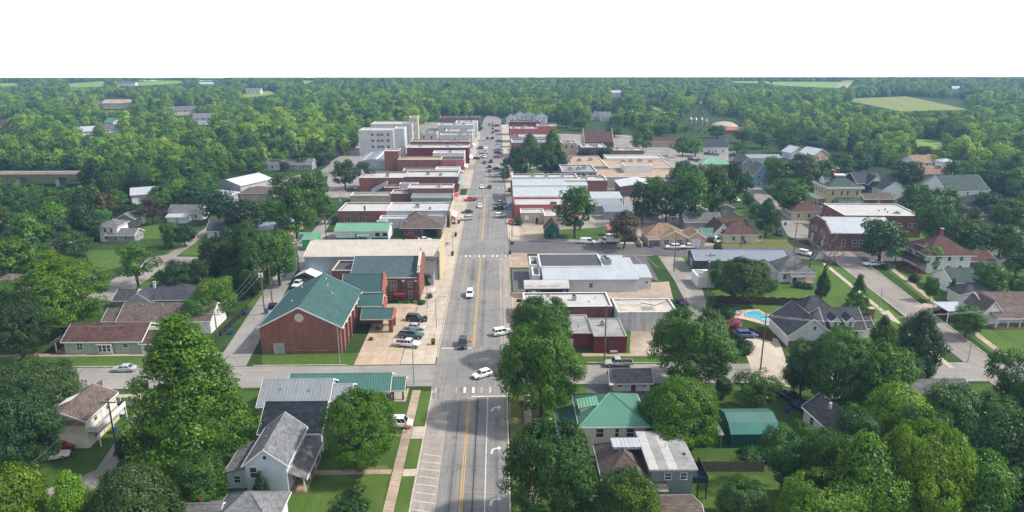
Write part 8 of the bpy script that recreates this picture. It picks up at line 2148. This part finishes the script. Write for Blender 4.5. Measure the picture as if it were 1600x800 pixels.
# signs and flags
def board_sign(px, py, w_, h_, z, label, mat, frame=None, rot=0.0):
    x, y = G(px, py); t = thing('sign', label, 'sign', x, y, .1, rot)
    boxpart(t, 'sign_board', -w_/2, -.06, z, w_/2, .06, z + h_, mat); posts(t, [(-w_/2 + .1, .1), (w_/2 - .1, .1)], 0, z + h_, .05, frame or GALV, 'sign_post')
    return t
board_sign(661, 419, 1.0, 3.0, 2.6, 'orange and white banner board beside the church', SIGNO, None, 1.2)
t = board_sign(700, 385, 1.6, 1.0, .4, 'white and pink sidewalk sign by the warehouse', SIGNW); boxpart(t, 'pink_panel', -.75, -.08, .5, -.1, -.064, 1.3, M('pink_print', (.62, .18, .42)))
board_sign(677, 460, 1.6, .9, .8, 'tilted white church sign in the flower bed', SIGNW, None, .6)
board_sign(709, 352, 1.4, .9, .3, 'dark brick coloured sidewalk bench sign', BRICK_BROWN)
board_sign(811, 473, 1.3, .8, .1, 'dark menu board before the white roofed shop', DARKNAVY)
board_sign(853, 366, .9, 2.0, .4, 'white board beside the tiny green hut', SIGNW)
def flag(px, py, h, label):
    x, y = G(px, py); t = thing('flag', label, 'flag', x, y, 0, .2)
    MB().tube([(0, 0, 0), (0, 0, h)], .035, 6).build('staff', GALV, t)
    RD = M('flag_red', (.50, .03, .05)); 
    for k in range(7):
        boxpart(t, 'flag_stripe', .04, -.01, h - .12 - .11 * (k + 1), 1.3, .01, h - .12 - .11 * k - .004, RD if k % 2 == 0 else SIGNW)
    boxpart(t, 'flag_canton', .035, -.016, h - .55, .55, .016, h - .116, BLUEP)
flag(1057, 416, 5.0, 'small striped flag beside the post on the green lot'); flag(868, 668, 2.4, 'small striped flag by the green porch')
# patio table etc. on porches
x, y = G(800, 600)
bench = thing('bench', 'pale stone bench slab under the big right tree', 'bench', *G(848, 658)); boxpart(bench, 'seat', -1.6, -.2, .34, 1.6, .2, .44, CURB); boxpart(bench, 'support', -1.3, -.16, 0, -1.0, .16, .336, CURB); boxpart(bench, 'support', 1.0, -.16, 0, 1.3, .16, .336, CURB)
# ------------------------------------------------------------------ the person on the near sidewalk
def skin_body(name, verts, edges, radii, mat, parent, root_i=0, sub=2):
    me = bpy.data.meshes.new(name); me.from_pydata([tuple(v) for v in verts], edges, [])
    me.materials.append(mat)
    o = put(name, me, parent)
    sk = o.modifiers.new('skin', 'SKIN'); sk.use_smooth_shade = True
    lay = me.skin_vertices[0].data if me.skin_vertices else None
    if lay is None:
        me.skin_vertices.new() if hasattr(me.skin_vertices, 'new') else None
        lay = me.skin_vertices[0].data
    for i, r in enumerate(radii): lay[i].radius = (r, r) if not isinstance(r, tuple) else r
    lay[root_i].use_root = True
    sb = o.modifiers.new('smooth', 'SUBSURF'); sb.levels = sb.render_levels = sub
    return o
def person():
    x, y = G(635, 677)
    t = thing('person', 'person in an orange shirt and dark shorts walking on the near sidewalk', 'person', x, y, .13, 0.15)
    SKIN = M('skin', (.42, .24, .17), var=.06, rough=.6); SHIRT = M('orange_shirt', (.78, .20, .03), var=.12, scale=3); SHORT = M('dark_shorts', (.025, .028, .035)); HAIR = M('dark_hair', (.03, .02, .015)); SHOE = M('dark_shoe', (.04, .04, .045))
    V = [(0,0,.95), (0,.01,1.15), (0,.02,1.36), (0,.02,1.48), (0,.03,1.60), (0,.04,1.70)]
    Rd = [(.15,.11), (.145,.10), (.17,.11), .055, (.085,.10), (.07,.08)]
    E = [(0,1),(1,2),(2,3),(3,4),(4,5)]
    def chain(start, pts, rs):
        p = start
        for q, r in zip(pts, rs):
            V.append(q); Rd.append(r); E.append((p, len(V) - 1)); p = len(V) - 1
        return p
    for sg in (-1, 1):
        st = .16 * sg
        hip = chain(0, [(.10*sg, 0, .88), (.105*sg, .12*sg, .50), (.105*sg, -.02 + .10*sg, .09), (.11*sg, .14 + .10*sg, .04)], [.09, .062, .042, .04])
        el = chain(2, [(.19*sg, .02, 1.40), (.24*sg, -.06*sg, 1.14), (.25*sg, .10 - .06*sg, .92)], [.058, .042, .032])
        palm = chain(el, [(.25*sg, .15 - .06*sg, .84)], [(.035, .02)])
        for k in range(4): chain(palm, [(.25*sg + (k - 1.5) * .02, .175 - .06*sg, .79), (.25*sg + (k - 1.5) * .02, .17 - .06*sg, .755 + .006 * abs(k - 1.5))], [.009, .007])
        chain(palm, [(.25*sg - .035*sg, .19 - .06*sg, .83), (.25*sg - .04*sg, .20 - .06*sg, .80)], [.01, .008])
    skin_body('body', V, E, Rd, SKIN, t)
    SV = [(0,0,.93), (0,.01,1.15), (0,.02,1.37), (0,.02,1.45)]; SE = [(0,1),(1,2),(2,3)]; SR = [(.175,.135), (.17,.125), (.195,.135), .075]
    for sg in (-1, 1):
        SV += [(.20*sg, .02, 1.40), (.235*sg, -.04*sg, 1.20)]; SE += [(2, len(SV) - 2), (len(SV) - 2, len(SV) - 1)]; SR += [.078, .066]
    skin_body('shirt', SV, SE, SR, SHIRT, t)
    HV = [(0,0,.95)]; HE = []; HR = [(.17,.13)]
    for sg in (-1, 1):
        HV += [(.10*sg, 0, .86), (.108*sg, .10*sg, .58)]; HE += [(0, len(HV) - 2), (len(HV) - 2, len(HV) - 1)]; HR += [.108, .088]
    skin_body('shorts', HV, HE, HR, SHORT, t)
    MB().sphere((0, .02, 1.67), .098, .112, .105, 10, 6).build('hair', HAIR, t, smooth=True)
    for sg in (-1, 1): MB().sphere((.108*sg, .06 + .10*sg, .04), .05, .14, .045, 8, 5).build('shoe', SHOE, t, smooth=True)
    fz = 1.63
    for sg in (-1, 1):
        MB().sphere((.035*sg, .125, fz + .01), .013, .01, .010, 6, 4).build('eye', SHOE, t); MB().sphere((.095*sg, .03, fz), .014, .03, .035, 6, 4).build('ear', SKIN, t)
    MB().add([(-.016, .125, fz - .03), (.016, .125, fz - .03), (0, .155, fz - .028), (0, .128, fz + .02)], [(0,1,2),(1,3,2),(3,0,2)]).build('nose', SKIN, t); MB().box(-.028, .122, fz - .062, .028, .133, fz - .052).build('mouth', BRICK_PINK, t)
    b = thing('bag', 'small red and white bag held by the walking person', 'bag', x + .34, y + .16, .63)
    MB().add([(-.12,-.06,0),(.12,-.06,0),(.12,.06,0),(-.12,.06,0),(-.15,-.08,.26),(.15,-.08,.26),(.15,.08,.26),(-.15,.08,.26)], [(0,3,2,1),(4,5,6,7),(0,1,5,4),(1,2,6,5),(2,3,7,6),(3,0,4,7)]).build('pouch', M('bag_red', (.5, .06, .08)), b); MB().tube([(-.09, 0, .26), (-.06, 0, .36), (.06, 0, .36), (.09, 0, .26)], .012, 5).build('handle', WHITE, b)
person()
# ------------------------------------------------------------------ labels of the trees, told apart by their neighbours
def short(lb):
    for cut in (' with ', ' and ', ' by ', ' behind ', ' beside ', ' in ', ' at ', ' on ', ' before ', ' among ', ' under ', ' near ', ' left of ', ' facing ', ' cut ', ' beyond ', ' closing ', ' of '):
        if cut in lb: lb = lb.split(cut)[0]
    return lb
def label_trees():
    bl = []
    for o in bpy.data.objects:
        if o.parent is None and o.get('category') in ('house', 'building', 'church', 'shed', 'garage', 'hut', 'bridge', 'tower', 'dome', 'pavilion') and o.type == 'EMPTY':
            bl.append((o.location.x, o.location.y, short(o['label']), o['label']))
    cnt = {}
    for b in bl: cnt[b[2]] = cnt.get(b[2], 0) + 1
    names = {}
    for root, x, y, r, h in TREES:
        if root.get('label') and 'edge of the' not in root['label']: continue
        c = next(k for k in root.children if k.name.startswith('crown'))
        edge = 'edge of the' in (root.get('label') or '')
        d, b = min(((math.hypot(x - b[0] - 4, y - b[1] - 4), b) for b in bl), key=lambda q: q[0])
        g = c.color[1]; rr = c.color[0] / max(g, .01)
        hue = 'yellow green' if rr > .66 and g > .15 else 'brownish' if rr > 1 else 'very dark' if g < .075 else 'dark green' if g < .105 else 'light green' if g > .16 else 'green'
        size = 'tall' if h > 12.5 else 'small' if h < 7 else 'medium'
        rel = 'in front of' if y < b[1] - 2 else 'behind' if y > b[1] + 9 else ('left of' if x < b[0] + 3 else 'right of')
        nm = b[2] if cnt[b[2]] == 1 else b[3]
        nm = ' '.join(nm.split()[:8])
        lb = f'{size} {hue} tree {"at the wood edge " if edge else ""}{rel} the {nm}'
        names.setdefault(lb, []).append((PJ(x, y, 0)[0], root))
    ORD = ['first', 'second', 'third', 'fourth', 'fifth', 'sixth', 'seventh', 'eighth', 'ninth', 'tenth']
    for lb, rs in names.items():
        rs.sort(key=lambda q: q[0])
        for i, (p, o) in enumerate(rs):
            if len(rs) > 1 and i < 10: o['label'] = ' '.join(lb.split()[:13]) + f', {ORD[i]} from left'
            else: o['label'] = ' '.join(lb.split()[:16])
label_trees()
# ------------------------------------------------------------------ humid summer air over the valley
HAZE = bpy.data.materials.new('haze'); HAZE.use_nodes = True
hn = HAZE.node_tree
hn.nodes.remove(hn.nodes['Principled BSDF'])
pv = hn.nodes.new('ShaderNodeVolumePrincipled')
pv.inputs['Color'].default_value = (0.34, 0.58, 0.95, 1)
pv.inputs['Density'].default_value = 0.00026
pv.inputs['Anisotropy'].default_value = 0.2
hn.links.new(pv.outputs[0], hn.nodes['Material Output'].inputs['Volume'])
hz = MB().box(-1600, -300, -60, 1600, 1640, 80).build('haze', HAZE)
tag(hz, 'thin blue summer haze over the valley', None, None, 'stuff')
